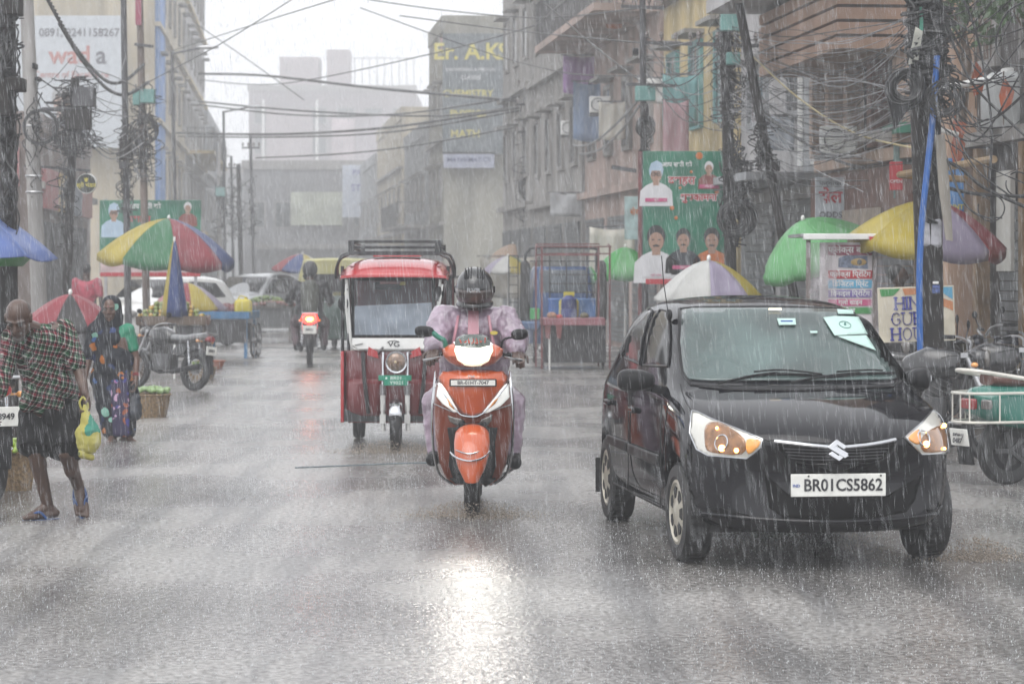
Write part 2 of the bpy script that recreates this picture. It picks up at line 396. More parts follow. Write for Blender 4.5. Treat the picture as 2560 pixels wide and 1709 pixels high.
bmesh.ops.delete(bmx, geom=kill, context='FACES'); bmx.to_mesh(me2); bmx.free()
# seal as a ring of rubber round the pane
sm = MB(); car_line(sm, SEAL + [SEAL[0]], .010, -.002, 5, lin=True)
sm.build('windscreen_seal', BLKP, car)
shade = mat('dark_band', (.03, .045, .045), .2, var=.2, coat=.5)
def side_pane(name, yz, s):
    mb = MB(); vs = []
    P = catmull([(y, z, 0) for y, z in yz], 3, True)
    # lay it on the flat of the greenhouse side
    P = [Vector((p.x, p.y - .05, 0)) for p in P]
    V = [Vector((s * (.702 - (p.y - .915) / (1.372 - .965) * .128 + .004 - abs(p.x - 2.2) * .004), p.x, p.y)) for p in P]
    c = sum(V, Vector()) / len(V); n = len(V)
    mb.add(V + [c], [(i, (i + 1) % n, n) for i in range(n)])
    return mb.build(name, tint, car, solid=.004)
for s in (-1, 1):
    if s < 0:
        for poly in ([(358, 446), (368, 380), (385, 300), (412, 205), (444, 158), (478, 166), (492, 215), (496, 300), (492, 400), (484, 452)], [(262, 408), (268, 370), (290, 270), (322, 176), (348, 158), (396, 155), (402, 165), (376, 230), (350, 330), (338, 442)], [(240, 395), (250, 340), (272, 250), (300, 190), (312, 172), (285, 255), (258, 370)]):
            w = car_patch('side_window', poly, tint, .006, 7, .004)
            r = MB(); car_line(r, poly + [poly[0]], .006, .007, 4, lin=True); r.build('frame', BLKP, w)
    if s > 0: o = side_pane('side_window', [(1.16, 1.0), (1.33, 1.14), (1.52, 1.27), (1.66, 1.335), (2.02, 1.345), (2.03, 1.0)], s)
    if s > 0: o = side_pane('side_window', [(2.12, 1.0), (2.11, 1.345), (2.55, 1.345), (2.82, 1.30), (2.96, 1.18), (3.0, 1.03)], s)
    if s > 0: mb = MB(); mb.bar((s * .708, 2.075, .94), (s * .582, 2.075, 1.31), .012, .09); mb.build('door_pillar', BLKP, car)
    # door shut lines, moulding, handles, sill
    sd = MB()
    for y in (1.03, 2.09): sd.tube([(s * (.752 - .0), y, z) if z < .86 else (s * .742, y, z) for z in (.27, .45, .6, .75, .86)], .004, 5)
    sd.tube([(s * .738, y, .262) for y in (1.05, 1.6, 2.2, 2.7)], .006, 5)
    sd.build('door_seam', DARK, car)
    mo = MB(); mo.box((s * .757, 1.56, .52), (.022, .98, .06)); mo.box((s * .755, 2.47, .525), (.022, .7, .06)); mo.build('side_moulding', BLKP, car, bevel=.008)
    for y in (1.93, 2.83): MB().box((s * .757, y, .755), (.03, .17, .035)).build('door_handle', BLACKCAR, car, bevel=.012)
    mir = MB(); mx = .865 if s < 0 else .765; mw = .104 if s < 0 else .060
    def sq(t, e=.72): return math.copysign(abs(math.cos(t)) ** e, math.cos(t)), math.copysign(abs(math.sin(t)) ** e, math.sin(t))
    mir.rings([[Vector((s * (mx + a * sq(t)[0] * mw), 1.16 + dy, .962 + a * sq(t)[1] * (.060 + .009 * sq(t)[0]))) for t in [2 * math.pi * j / 24 for j in range(24)]] for a, dy in ((.35, -.07), (.75, -.055), (1, -.01), (1.02, .035), (.93, .05))])
    mir.bar((s * .70, 1.2, .90), (s * .79, 1.17, .92), .06, .045)
    mo = mir.build('door_mirror', BLKP, car, ang=60)
    gl = MB(); gl.lathe([(.085, 0), (.085, .004)], 20, Matrix.Translation((s * mx, 1.213, .962)) @ Matrix.Rotation(R(-90), 4, 'X') @ Matrix.Diagonal((1, .62, 1, 1))); gl.build('mirror_glass', CHROME, mo)
# headlights
HOUS = mat('headlight_housing', (.60, .59, .54), .25, .3, var=.1, coat=1.0)
LENS = mat('headlight_lens', (.13, .065, .028), .06, .3, var=.7, scale=22, coat=1.0, emit=.10, ecol=(1, .42, .12))
AMBER = mat('amber_reflector', (.9, .35, .08), .2, var=.3, coat=1)
GLOW = mat('amber_bulb', (1, .5, .14), .3, var=0, emit=9, ecol=(1, .42, .10))
HLs = [([(612, 690), (640, 697), (720, 735), (980, 835), (972, 872), (895, 928), (700, 917), (640, 884), (604, 800)],
        [(690, 765), (760, 755), (885, 832), (872, 905), (715, 900), (686, 850)], [(900, 838), (965, 842), (958, 868), (905, 902)],
        [(778, 880, 13), (850, 888, 9), (750, 785, 6)]),
       ([(1716, 824), (1800, 755), (1880, 668), (1915, 690), (1950, 770), (1957, 860), (1932, 906), (1802, 908), (1740, 850)],
        [(1800, 830), (1850, 785), (1935, 760), (1945, 850), (1925, 892), (1812, 894)], [(1732, 828), (1785, 790), (1790, 850), (1765, 855)],
        [(1815, 858, 13), (1905, 768, 9), (1905, 882, 6)])]
for hp, lp, ip, bulbs in HLs:
    h = car_patch('headlight', hp, HOUS, .006, 6, .01)
    car_patch('lens', lp, LENS, .014, 6, .006, h, smooth=3)
    car_patch('indicator', ip, AMBER, .014, 5, .006, h, smooth=3)
    rim = MB(); car_line(rim, hp + [hp[0]], .0035, .012, 4, lin=True); rim.build('rim', CHROME, h)
    for x, y, s in bulbs:
        rr = MB(); p, nn = car_pt(x, y, .024); rr.ell(p, (s * .0014, .007, s * .0014), n=12, m=6); rr.build('bulb', GLOW, h)
    for x, y, s in bulbs[:1]:
        p, nn = car_pt(x - 8, y - 28, .017)
        MB().torus(p, .042, .004, nn, 24, 6).build('reflector', CHROME, h)
# grille, badge, intake, bumper lip
MESHM = mat('grille_black', (.004, .004, .0045), .6, var=.3, spec=.1)
g = car_patch('grille', [(1032, 842), (1110, 840), (1350, 862), (1590, 842), (1668, 832), (1672, 846), (1640, 900), (1580, 932), (1450, 946), (1250, 946), (1112, 922), (1062, 884)], MESHM, .004, 8, .006)
gb = MB()
for yy in (885, 900, 915, 930): car_line(gb, [(1085 + (yy - 885) * .9, yy - 8), (1250, yy + 4), (1360, yy + 6), (1470, yy + 3), (1630 - (yy - 885) * .9, yy - 10)], .003, .012, 4)
gb.build('slat', mat('slat_grey', (.035, .035, .04), .35, coat=.5), g)
cb = MB()
car_line(cb, [(1042, 846), (1130, 855), (1240, 868), (1365, 878), (1490, 868), (1590, 853), (1664, 838)], .0105, .014, 5, 8)
cb.build('chrome_bar', CHROME, g)
gr = MB(); car_line(gr, [(1036, 850), (1062, 890), (1115, 930), (1240, 956), (1365, 960), (1470, 955), (1585, 940), (1645, 905), (1676, 850)], .007, .004, 5)
gr.build('grille_surround', BLACKCAR, g)
# the slanted S emblem: two hooked chevrons
p, nn = car_pt(1364, 895, .034)
SM = facing(p, (1, 0, 0), Vector((0, .3, 1)))
sc = .00108
def chev(l): return [((x - 1364) * sc, (895 - y) * sc) for x, y in l]
em = MB()
em.prism(chev([(1360, 842), (1412, 878), (1392, 892), (1363, 870), (1345, 882), (1416, 922), (1395, 935), (1312, 880)]), SM, .012)
em.prism(chev([(1366, 948), (1316, 914), (1336, 899), (1365, 922), (1383, 908), (1336, 880), (1330, 876), (1348, 868), (1416, 912)]), SM, .010)
em.build('badge', CHROME, g, bevel=.002)
car_patch('lower_intake', [(985, 1005), (1110, 1120), (1365, 1132), (1630, 1125), (1805, 1015), (1770, 1150), (1725, 1212), (1600, 1238), (1300, 1250), (1080, 1240), (1010, 1190)], MESHM, .003, 9, .004)
lip = MB(); car_line(lip, [(630, 1215), (760, 1228), (920, 1243), (1150, 1258), (1400, 1262), (1650, 1250), (1850, 1225), (1985, 1200)], .012, .0, 5, 8)
lip.build('bumper_lip', BLACKCAR, car)
for poly in ([(690, 1190), (760, 1185), (905, 1228), (900, 1240), (720, 1222)], [(1830, 1195), (1960, 1170), (1965, 1190), (1840, 1212)]):
    car_patch('fog_recess', poly, MESHM, .003, 6, .004)
hs = MB()
car_line(hs, [(545, 545), (570, 625), (615, 688), (720, 728), (985, 832), (1040, 836), (1365, 852), (1600, 834), (1668, 828), (1716, 818), (1800, 748), (1880, 660)], .0035, .001, 5)
hs.build('bonnet_seam', DARK, car)
# number plate
pc, nn = car_pt(1368, 1069, .0)
pl = MB(); pc = Vector((pc.x, pc.y - .014, pc.z)); pl.box(pc, (.505, .012, .118)); plate = pl.build('number_plate', PLATEW, car, bevel=.003)
tmesh('BR01CS5862', .088, CAMF(pc + Vector((.024, -.0075, -.002))), .004, bold=.0016, sx=.90).build('lettering', INK, plate)
BLUEI = mat('plate_blue', (.03, .08, .35), .5, var=0)
tmesh('IND', .022, CAMF(pc + Vector((-.225, -.0075, -.002))), .004).build('country_code', BLUEI, plate)
MB().add([(pc.x + a * .2, pc.y - .0068, pc.z + .045) for a in (-1, 1)] + [(pc.x, pc.y - .0068, pc.z + .05)], [(0, 1, 2)])
for a in (-.16, .225): sb = MB(); sb.cyl((pc.x + a, pc.y - .006, pc.z + .048), (pc.x + a, pc.y - .010, pc.z + .048), .005, n=10); sb.build('screw', BLKP, plate)
# wheels
CAP = mat('wheel_cap', (.45, .42, .35), .35, .5, var=.15)
def car_wheel(x, y, steer):
    s = 1 if x > 0 else -1
    w = bpy.data.objects.new('wheel', None); COL.objects.link(w); w.parent = car; w.location = (x, y, .268); w.rotation_euler = (0, 0, steer)
    t = MB(); wheel(t, None, (0, 0, 0), .268, .165)
    for k in range(36):
        a = 2 * math.pi * k / 36; t.box((0, math.cos(a) * .268, math.sin(a) * .268), (.13, .018, .006), (a + math.pi / 2, 0, .3))
    t.build('tyre', RUBBER, w)
    r = MB(); M = facing((s * .055, 0, 0), (0, s, 0), (0, 0, 1))
    r.lathe([(.05, -.03), (.168, -.035), (.178, .0), (.176, .016), (.160, .020), (.152, .008), (.05, .022), (.03, .030)], 40, M)
    r.build('hub_cap', CAP, w)
    h = MB()
    for k in range(7):
        a = 2 * math.pi * k / 7
        h.prism([(.075 * math.cos(a + d) * q, .075 * math.sin(a + d) * q) for d, q in ((-.28, 1.0), (-.25, 1.75), (0, 1.9), (.25, 1.75), (.28, 1.0))], M @ Matrix.Translation((0, 0, .0125)), .006)
    h.build('vent', DARK, w)
for x, y in wl: car_wheel(x, y, R(2.5) if y < 1 else 0)
ul = MB(); ul.box((0, 1.9, .21), (1.2, 2.9, .06)); ul.build('underbody', DARK, car)
for s in (-1, 1): MB().box((s * .66, 3.38, .26), (.17, .012, .22)).build('mud_flap', RUBBER, car)
# aerial
ra = MB(); ra.ell((-.575, 1.72, 1.315), (.018, .05, .035)); ra.tube([(-.585, 1.70, 1.33), (-.60, 1.76, 1.5), (-.605, 1.80, 1.66)], .003, 6)
ra.build('aerial', BLKP, car)
# wipers
wp = MB()
for a, b, c in (((748, 560), (1050, 500), (1345, 518)), ((1120, 556), (1480, 500), (1655, 498))):
    car_line(wp, [a, ((a[0] + b[0]) / 2, (a[1] + b[1]) / 2 - 8), b], .007, .022, 5)
    car_line(wp, [(b[0] - 175, b[1] + 22), (b[0], b[1] + 4), c], .0075, .018, 5); car_line(wp, [(b[0] - 120, b[1] + 2), (b[0] + 30, b[1] - 8), (c[0] - 60, c[1] - 4)], .005, .03, 5)
wp.build('wiper', BLKP, car)
cw = car_patch('cowl', [(740, 552), (1200, 556), (1650, 548), (1690, 528), (1655, 560), (1200, 580), (800, 578), (640, 560)], BLKP, .004, 9, .004)
# stickers and papers behind the windscreen
PAPER = mat('paper', (.40, .56, .51), .5, var=.05)
for nm, poly in (('paper', [(1290, 210), (1350, 203), (1468, 206), (1515, 295), (1350, 305)]), ('paper', [(1365, 308), (1510, 302), (1562, 382), (1480, 352), (1420, 330)]),
                 ('sticker', [(1362, 168), (1452, 172), (1456, 192), (1368, 192)]), ('sticker', [(1050, 215), (1145, 215), (1150, 248), (1060, 250)]), ('sticker', [(1222, 281), (1260, 281), (1260, 292), (1224, 292)])):
    car_patch(nm, poly, PAPER, .020, 6, .002)
pm = MB(); pp, nn = car_pt(1402, 250, .024); pm.torus(pp, .034, .0022, nn, 24, 6); pm.ell(pp, (.007, .003, .014)); pm.build('emblem', mat('emblem_green', (.10, .22, .20), .6, var=0), car)
MB().box(car_pt(1100, 232, .024)[0], (.07, .003, .008)).build('mark', BLUEI, car)
ml = MB(); pp, nn = car_pt(1040, 169, .022); ml.box(pp, (.075, .006, .012)); ml.build('roof_lamp', mat('warm_lamp', (1, .85, .65), .4, var=0, emit=1.0), car)
# interior: dashboard, seats, steering wheel
CLOTH = mat('seat_cloth', (.10, .11, .11), .8)
it = MB(); it.box((0, 1.05, .80), (1.25, .36, .16)); it.build('dashboard', CLOTH, car, bevel=.04)
for s in (-.34, .34):
    st = MB(); st.box((s, 1.95, .57), (.46, .5, .18)); st.box((s, 2.2, .87), (.44, .14, .56), (R(-14), 0, 0)); st.box((s, 2.29, 1.17), (.24, .08, .16)); st.build('seat', CLOTH, car, bevel=.04)
st = MB(); st.box((0, 2.85, .8), (1.15, .14, .6), (R(-14), 0, 0)); st.build('rear_seat', CLOTH, car, bevel=.04)
sw = MB(); sw.torus((-.34, 1.36, .93), .17, .014, (0, -.85, .45), 32, 8); sw.bar((-.34, 1.36, .93), (-.34, 1.2, .85), .05, .05); sw.bar((-.50, 1.36, .93), (-.18, 1.36, .93), .03, .02)
sw.build('steering_wheel', BLKP, car)
# ================================================================ people
SKIN = mat('brown_skin', (.060, .030, .019), .42, var=.22, scale=14, coat=.12, bump=.15, bscale=60)
SKIN2 = mat('brown_skin_woman', (.095, .047, .03), .42, var=.2, scale=14, coat=.1)
EYEW_SHADED = mat('eye_white_shaded', (.06, .052, .048), .3, var=0); PUPIL = mat('pupil', (.01, .008, .006), .2, var=0)  # eye whites painted dark, shadow of the sockets put into the colour
def hand(mb, wrist, d, n, side, curl=.5, s=1.0):
    """palm and five fingers; d runs to the fingertips, n out of the palm, side = +-1 puts the thumb"""
    d = Vector(d).normalized(); n = Vector(n); n = (n - d * n.dot(d)).normalized(); u = d.cross(n) * side; w = Vector(wrist)
    for k in (-1, 0, 1): mb.cap(w + u * k * .018 * s, w + d * .075 * s + u * k * .026 * s, .016 * s, .013 * s)
    L = (.036, .042, .040, .032)
    for i in range(4):
        b = w + d * (.082 - .004 * abs(i - 1)) * s + u * (.031 - .021 * i) * s; a = curl * (.55 + .12 * i); dd = d
        r = (.0095 - .0006 * i) * s
        for j in range(3):
            ang = a * (.7 + .35 * j) * (j + 1) * .75; dd = (d * math.cos(ang) + n * math.sin(ang))
            e = b + dd * L[i] * (1 - .18 * j) * s; mb.cap(b, e, r, r * .93, n=10); b = e; r *= .93
    b = w + d * .022 * s + u * .03 * s; e = b + (d * .55 + u * .75 + n * .35).normalized() * .04 * s; mb.cap(b, e, .013 * s, .0105 * s)
    f = e + (d * .8 + u * .15 + n * (.3 + .5 * curl)).normalized() * .034 * s; mb.cap(e, f, .0105 * s, .009 * s)
def foot(mb, ankle, d, s=1.0, down=Vector((0, 0, -1))):
    d = Vector(d).normalized(); a = Vector(ankle); u = d.cross(down)
    heel = a - d * .045 * s + down * .035 * s; ball = a + d * .13 * s + down * .05 * s
    mb.cap(a + down * .0, heel, .036 * s, .032 * s); mb.cap(heel, ball, .032 * s, .026 * s, 1.15); mb.cap(a + d * .02, ball, .034 * s, .022 * s)
    for i in range(5):
        b = ball + u * (.034 - .017 * i) * s + d * .0 * s; mb.cap(b - d * .03 * s, b + d * (.052 - .006 * i) * s - down * -.006, (.014 if i else .017) * s, (.010 if i else .013) * s, n=10)
def head(mb, c, M, s=1.0, jaw=1.0, nose=1.0):
    """c centre, M 3x3 turning local (x right, -y face, z up)"""
    g = lambda x, y, z: Vector(c) + M @ (Vector((x, y, z)) * s)
    E = lambda p, r: mb.ell(g(*p), tuple(q * s for q in r), M, 18, 12)
    E((0, .014, .035), (.074, .094, .082)); E((0, -.018, -.02), (.063, .072, .085)); E((0, -.03, -.072 * jaw), (.047, .05, .042))
    mb.cap(g(0, -.083, .018), g(0, -.107, -.022), .0095 * s * nose, .0135 * s * nose); 
    for k in (-1, 1):
        mb.cap(g(k * .006, -.1, -.026), g(k * .017, -.092, -.028), .009 * s, .007 * s)
        mb.cap(g(k * .012, -.085, .030), g(k * .05, -.066, .030), .0085 * s, .009 * s)          # brow ridge
        E((k * .044, -.062, -.018), (.020, .018, .018))                                        # cheek
        E((k * .076, .006, .0), (.010, .020, .032)); E((k * .080, .010, .018), (.008, .018, .016))  # ear
    mb.cap(g(-.022, -.083, -.056), g(.022, -.083, -.056), .0075 * s); mb.cap(g(-.02, -.081, -.066), g(.02, -.081, -.066), .0085 * s)
    mb.ell(g(0, -.074, -.096 * jaw), .016 * s)
    return g
def eyes(g, M, parent, s=1.0):
    for k in (-1, 1):
        e = MB(); e.ell(g(k * .031, -.074, .010), (.0145 * s, .011 * s, .009 * s), M); w = e.build('eye', EYEW_SHADED, parent)
        e = MB(); e.ell(g(k * .031, -.084, .010), .0058 * s, M, 10, 6); e.build('pupil', PUPIL, w)
def limb(mb, P, r, sx=1):
    for i in range(len(P) - 1): mb.cap(P[i], P[i + 1], r[i], r[i + 1], sx)
def torso(mb, pel, chest, sh, rp=.125, rc=.13, wp=.07, wc=.085):
    """flattened trunk from pelvis to chest plus shoulders sh=(left, right)"""
    pel, chest = Vector(pel), Vector(chest)
    for k in (-1, 0, 1):
        mb.cap(pel + Vector((k * wp, 0, 0)), chest + Vector((k * wc, 0, 0)), rp * (1 if k == 0 else .9), rc * (1 if k == 0 else .88))
    if sh: 
        for q in sh: mb.cap(chest, q, rc * .72, .062)
def Rxyz(x, y, z): return Euler((R(x), R(y), R(z))).to_matrix()
def checks():
    m = bpy.data.materials.new('plaid_cloth'); m.use_nodes = True; n = m.node_tree; L = n.links.new; P = n.nodes['Principled BSDF']; P.inputs['Roughness'].default_value = .7; P.inputs['Specular IOR Level'].default_value = .2
    tc = n.nodes.new('ShaderNodeTexCoord'); mp = n.nodes.new('ShaderNodeMapping'); mp.inputs['Rotation'].default_value = (0, R(-16), 0); L(tc.outputs['Object'], mp.inputs[0])
    nz = n.nodes.new('ShaderNodeTexNoise'); nz.inputs['Scale'].default_value = 5; L(mp.outputs[0], nz.inputs['Vector'])
    va = n.nodes.new('ShaderNodeVectorMath'); va.operation = 'MULTIPLY_ADD'; va.inputs[1].default_value = (.05, .05, .05); L(nz.outputs['Color'], va.inputs[0]); L(mp.outputs[0], va.inputs[2])
    sp = n.nodes.new('ShaderNodeSeparateXYZ'); L(va.outputs[0], sp.inputs[0])
    def stripes(src, per, stops):
        a = n.nodes.new('ShaderNodeMath'); a.operation = 'MULTIPLY'; a.inputs[1].default_value = 1 / per; L(src, a.inputs[0])
        f = n.nodes.new('ShaderNodeMath'); f.operation = 'FRACT'; L(a.outputs[0], f.inputs[0])
        r = n.nodes.new('ShaderNodeValToRGB'); r.color_ramp.interpolation = 'CONSTANT'; e = r.color_ramp.elements
        e[0].position = 0; e[0].color = (*stops[0][1], 1); e[1].position = stops[1][0]; e[1].color = (*stops[1][1], 1)
        for p, c in stops[2:]: q = e.new(p); q.color = (*c, 1)
        L(f.outputs[0], r.inputs[0]); return r.outputs[0]
    W, G, K, Q = (.55, .56, .52), (.02, .20, .10), (.012, .014, .014), (.33, .04, .10)
    st = [(0, W), (.13, G), (.34, K), (.52, W), (.62, Q), (.82, K)]
    add = n.nodes.new('ShaderNodeMath'); add.operation = 'ADD'; L(sp.outputs[0], add.inputs[0]); L(sp.outputs[1], add.inputs[1])
    c1 = stripes(add.outputs[0], .066, st); c2 = stripes(sp.outputs[2], .066, st)
    mx = n.nodes.new('ShaderNodeMix'); mx.data_type = 'RGBA'; mx.inputs[0].default_value = .5; L(c1, mx.inputs['A']); L(c2, mx.inputs['B'])
    bc = n.nodes.new('ShaderNodeGamma'); bc.inputs[1].default_value = 1.9; L(mx.outputs['Result'], bc.inputs[0])
    L(bc.outputs[0], P.inputs['Base Color']); return m
def patches(name, base, cols, scale=9, dens=.28):
    m = bpy.data.materials.new(name); m.use_nodes = True; n = m.node_tree; L = n.links.new; P = n.nodes['Principled BSDF']; P.inputs['Roughness'].default_value = .65; P.inputs['Specular IOR Level'].default_value = .2
    tc = n.nodes.new('ShaderNodeTexCoord'); vo = n.nodes.new('ShaderNodeTexVoronoi'); vo.inputs['Scale'].default_value = scale; vo.inputs['Randomness'].default_value = 1
    nz = n.nodes.new('ShaderNodeTexNoise'); nz.inputs['Scale'].default_value = 11; L(tc.outputs['Object'], nz.inputs['Vector'])
    va = n.nodes.new('ShaderNodeVectorMath'); va.operation = 'MULTIPLY_ADD'; va.inputs[1].default_value = (.12,) * 3; L(nz.outputs['Color'], va.inputs[0]); L(tc.outputs['Object'], va.inputs[2]); L(va.outputs[0], vo.inputs['Vector'])
    sp = n.nodes.new('ShaderNodeSeparateColor'); L(vo.outputs['Color'], sp.inputs[0])
    r = n.nodes.new('ShaderNodeValToRGB'); r.color_ramp.interpolation = 'CONSTANT'; e = r.color_ramp.elements
    e[0].position = 0; e[0].color = (*base, 1); e[1].position = 1 - dens; e[1].color = (*cols[0], 1)
    for i, c in enumerate(cols[1:]): q = e.new(1 - dens + dens * (i + 1) / len(cols)); q.color = (*c, 1)
    L(sp.outputs[0], r.inputs[0])
    ds = n.nodes.new('ShaderNodeMath'); ds.operation = 'LESS_THAN'; ds.inputs[1].default_value = .42; L(vo.outputs['Distance'], ds.inputs[0])
    mx = n.nodes.new('ShaderNodeMix'); mx.data_type = 'RGBA'; mx.inputs['A'].default_value = (*base, 1); L(ds.outputs[0], mx.inputs[0]); L(r.outputs[0], mx.inputs['B'])
    L(mx.outputs['Result'], P.inputs['Base Color']); return m
# ---------------- stooped man in a plaid shirt
PLAID = checks(); SHORTS = mat('black_shorts', (.005, .005, .006), .7, spec=.15, var=.35, scale=10, streak=True)
SANDAL = mat('blue_sandal', (.02, .07, .22), .4); HAIRG = mat('grey_stubble', (.085, .075, .07), .7, var=.3, scale=60)
MY = 10560 / (1297 - 665.); mk = MY / F                       # metres per photo pixel at the man
man = thing('person', 'stooped barefoot-looking old man in wet plaid shirt and black shorts walking', 'person', ((130 - 1280) * mk, MY, 0))
man['label'] = 'stooped balding man in wet plaid shirt, black shorts and blue flip-flops'
def mp_(cx, cy, y): return Vector(((cx * .4017 - 130) * mk, y, (1297 - 700 - cy * .4017) * mk))   # crop pixel, depth
sL, sR = mp_(112, 345, -.20), mp_(415, 300, -.12); eL, eR = mp_(75, 560, -.22), mp_(520, 560, -.16); hL, hR = mp_(36, 745, -.36), mp_(572, 690, -.28)
pel = mp_(320, 800, 0); pel.y = .04; chest = (sL + sR) / 2 + Vector((0, .03, -.06)); nk = (sL + sR) / 2 + Vector((-.02, -.04, .03)); hc = mp_(180, 235, -.36)
kL, kR = mp_(235, 1050, -.10), mp_(440, 1060, -.16); aL, aR = mp_(296, 1415, .02), mp_(474, 1300, .10)
b = MB(); torso(b, pel, chest, (sL, sR), .115, .115, .055, .06); HM = Rxyz(34, 0, -4)
b.cap(nk + Vector((0, .03, -.02)), hc + Vector((0, .07, -.04)), .062, .056); g = head(b, hc, HM, 1.02)
limb(b, [sL, eL, hL], [.052, .041, .027]); limb(b, [sR, eR, hR], [.052, .041, .027])
hand(b, hL, (-.12, -.25, -.9), (.8, -.3, 0), 1, .7); hand(b, hR, (.25, -.15, -.95), (-.7, -.5, 0), -1, 1.25)
limb(b, [pel + Vector((-.09, 0, -.02)), kL, aL], [.088, .056, .035]); limb(b, [pel + Vector((.09, 0, -.02)), kR, aR], [.088, .056, .035])
for k, a, q in ((kL, aL, 1), (kR, aR, 1)): m_ = k.lerp(a, .3); b.ell(m_ + Vector((0, .02, 0)), (.05, .055, .10))
foot(b, aL, (-.80, -.62, 0)); foot(b, aR, (.18, -.55, -.80), down=Vector((-.05, .8, -.55)).normalized())
bodyo = b.build('body', SKIN, man, remesh=.0058, smooth=3)
eyes(g, HM, bodyo, 1.02)
h = MB(); gg = lambda x, y, z: hc + HM @ (Vector((x, y, z)) * 1.02)
h.ell(gg(0, .026, .034), (.0775, .088, .072), HM, 20, 12); h.build('hair', HAIRG, man)
for k in (-1, 1):
    h = MB(); h.cap(gg(k * .02, -.091, .037), gg(k * .048, -.074, .036), .006, .005); h.build('eyebrow', HAIRG, man)
h = MB(); h.cap(gg(-.03, -.078, -.05), gg(.03, -.078, -.05), .008); h.ell(gg(0, -.066, -.098), (.038, .026, .022), HM); h.build('beard', HAIRG, man)
s = MB(); torso(s, pel + Vector((-.0, 0, .06)), chest, None, .122, .122, .055, .065)
for q in (sL, sR): s.cap(chest, q, .092, .064)
limb(s, [sL, eL, eL.lerp(hL, .62)], [.066, .056, .050]); limb(s, [sR, sR.lerp(eR, .82)], [.068, .066])
s.cap(chest + Vector((0, -.02, 0)), pel + Vector((-.01, -.05, .02)), .12, .135); s.cap(mp_(250, 690, -.12), mp_(185, 770, -.10), .075, .05); s.cap(mp_(400, 640, -.08), mp_(490, 700, -.05), .085, .05); s.cap(mp_(220, 560, -.10), mp_(205, 740, -.09), .075, .05)
s.build('shirt', PLAID, man, remesh=.009, smooth=4, disp=(.022, .08))
c = MB()
for k, a in ((-1, -38), (1, 38)):
    M = facing(nk + Vector((k * .045, -.062, -.045)), Vector((1, k * .5, -.2)), Vector((k * -.55, -.25, 1)))
    c.prism([(-.03, -.055), (.028, -.06), (.034, .05), (-.012, .055)], M, .006)
c.build('collar', PLAID, man)
s = MB(); s.cap(pel + Vector((-.06, 0, .07)), pel + Vector((.06, 0, .07)), .14)
for sg, kn in ((-1, kL), (1, kR)): limb(s, [pel + Vector((sg * .085, 0, -.02)), (pel + Vector((sg * .085, 0, 0))).lerp(kn, .80)], [.128, .112]); q_ = (pel + Vector((sg * .085, 0, 0))).lerp(kn, .72); s.add([], []); s.cyl(q_, kn + Vector((0, 0, .0)), .112, .118, 20)
s.cap(pel, (kL + kR) / 2 + Vector((0, .02, .22)), .12, .06)
s.build('shorts', SHORTS, man, remesh=.009, smooth=3, disp=(.03, .08))
for ax, d, dn in ((aL, Vector((-.80, -.62, 0)), Vector((0, 0, -1))), (aR, Vector((.18, -.55, -.80)), Vector((-.05, .8, -.55)))):
    d = d.normalized(); dn = (dn - d * d.dot(dn)).normalized(); u = d.cross(dn); so = ax + dn * .085 + d * .05
    f = MB(); M = Matrix.Translation(so) @ Matrix((u, d, -dn)).transposed().to_4x4()
    f.prism([(.048 * math.cos(t) * (1 - .12 * math.sin(t)), .135 * math.sin(t)) for t in [2 * math.pi * i / 20 for i in range(20)]], M, .014)
    fo = f.build('sandal', SANDAL, man, bevel=.003)
    st = MB()
    for k in (-1, 1): st.tube(catmull([so + u * k * .045 - dn * .02 - d * .015, so + u * k * .03 - dn * .062 + d * .03, so - dn * .03 + d * .095], 5), .008, 6)
    st.build('strap', SANDAL, fo)
# his carrier bag
bagm = patches('printed_bag', (.36, .33, .09), [(.30, .27, .06), (.05, .22, .16), (.10, .12, .05), (.42, .40, .22)], 7, .6)
bc = hR + Vector((.03, -.05, -.27))
bag = thing('carrier_bag', 'yellow printed plastic carrier bag hanging from the stooped man\'s hand', 'bag', man.location + bc); 
s = MB(); s.ell((0, 0, 0), (.082, .055, .115)); s.cap((0, 0, .04), (-.02, 0, .19), .062, .016); s.build('sack', bagm, bag, remesh=.007, smooth=2, disp=(.02, .05))
s = MB()
for k in (-1, 1): s.tube(catmull([(k * .02 - .02, 0, .17), (k * .024 - .03, .0, .215), (-.035, .01, .25)], 5), .007, 6)
s.build('bag_handle', bagm, bag)
s = MB(); s.cap((-.03, 0, -.10), (.02, 0, -.125), .035, .02); s.build('knot', bagm, bag)
# ---------------- woman in a saree
WY = 10560 / (1101 - 665.); wk = WY / F
SAREE = patches('dark_saree', (.010, .012, .018), [(.018, .03, .08), (.02, .035, .10), (.35, .11, .012), (.03, .05, .14), (.20, .40, .32), (.04, .10, .26)], 11, .55)
PLEAT = patches('printed_pleats', (.03, .025, .06), [(.30, .13, .30), (.45, .30, .42), (.05, .05, .2), (.25, .07, .03)], 16, .7)
woman = thing('person', 'smiling woman in dark patterned saree with green blouse walking barefoot', 'person', ((285 - 1280) * wk, WY, 0))
def wp_(cx, cy, y): return Vector(((cx * .4017 - 285) * wk, y, (1101 - 700 - cy * .4017) * wk))
sL, sR = wp_(595, 320, 0), wp_(795, 315, 0); eL, eR = wp_(548, 500, .0), wp_(843, 480, .02); hL, hR = wp_(530, 640, -.12), wp_(852, 610, -.06)
pel, chest, hc = wp_(705, 590, .05), wp_(700, 370, .02), wp_(692, 182, -.03); aL, aR = wp_(705, 975, -.05), wp_(775, 975, .05)
b = MB(); torso(b, pel, chest, (sL, sR), .13, .115, .06, .065); HM = Rxyz(6, 0, -6)
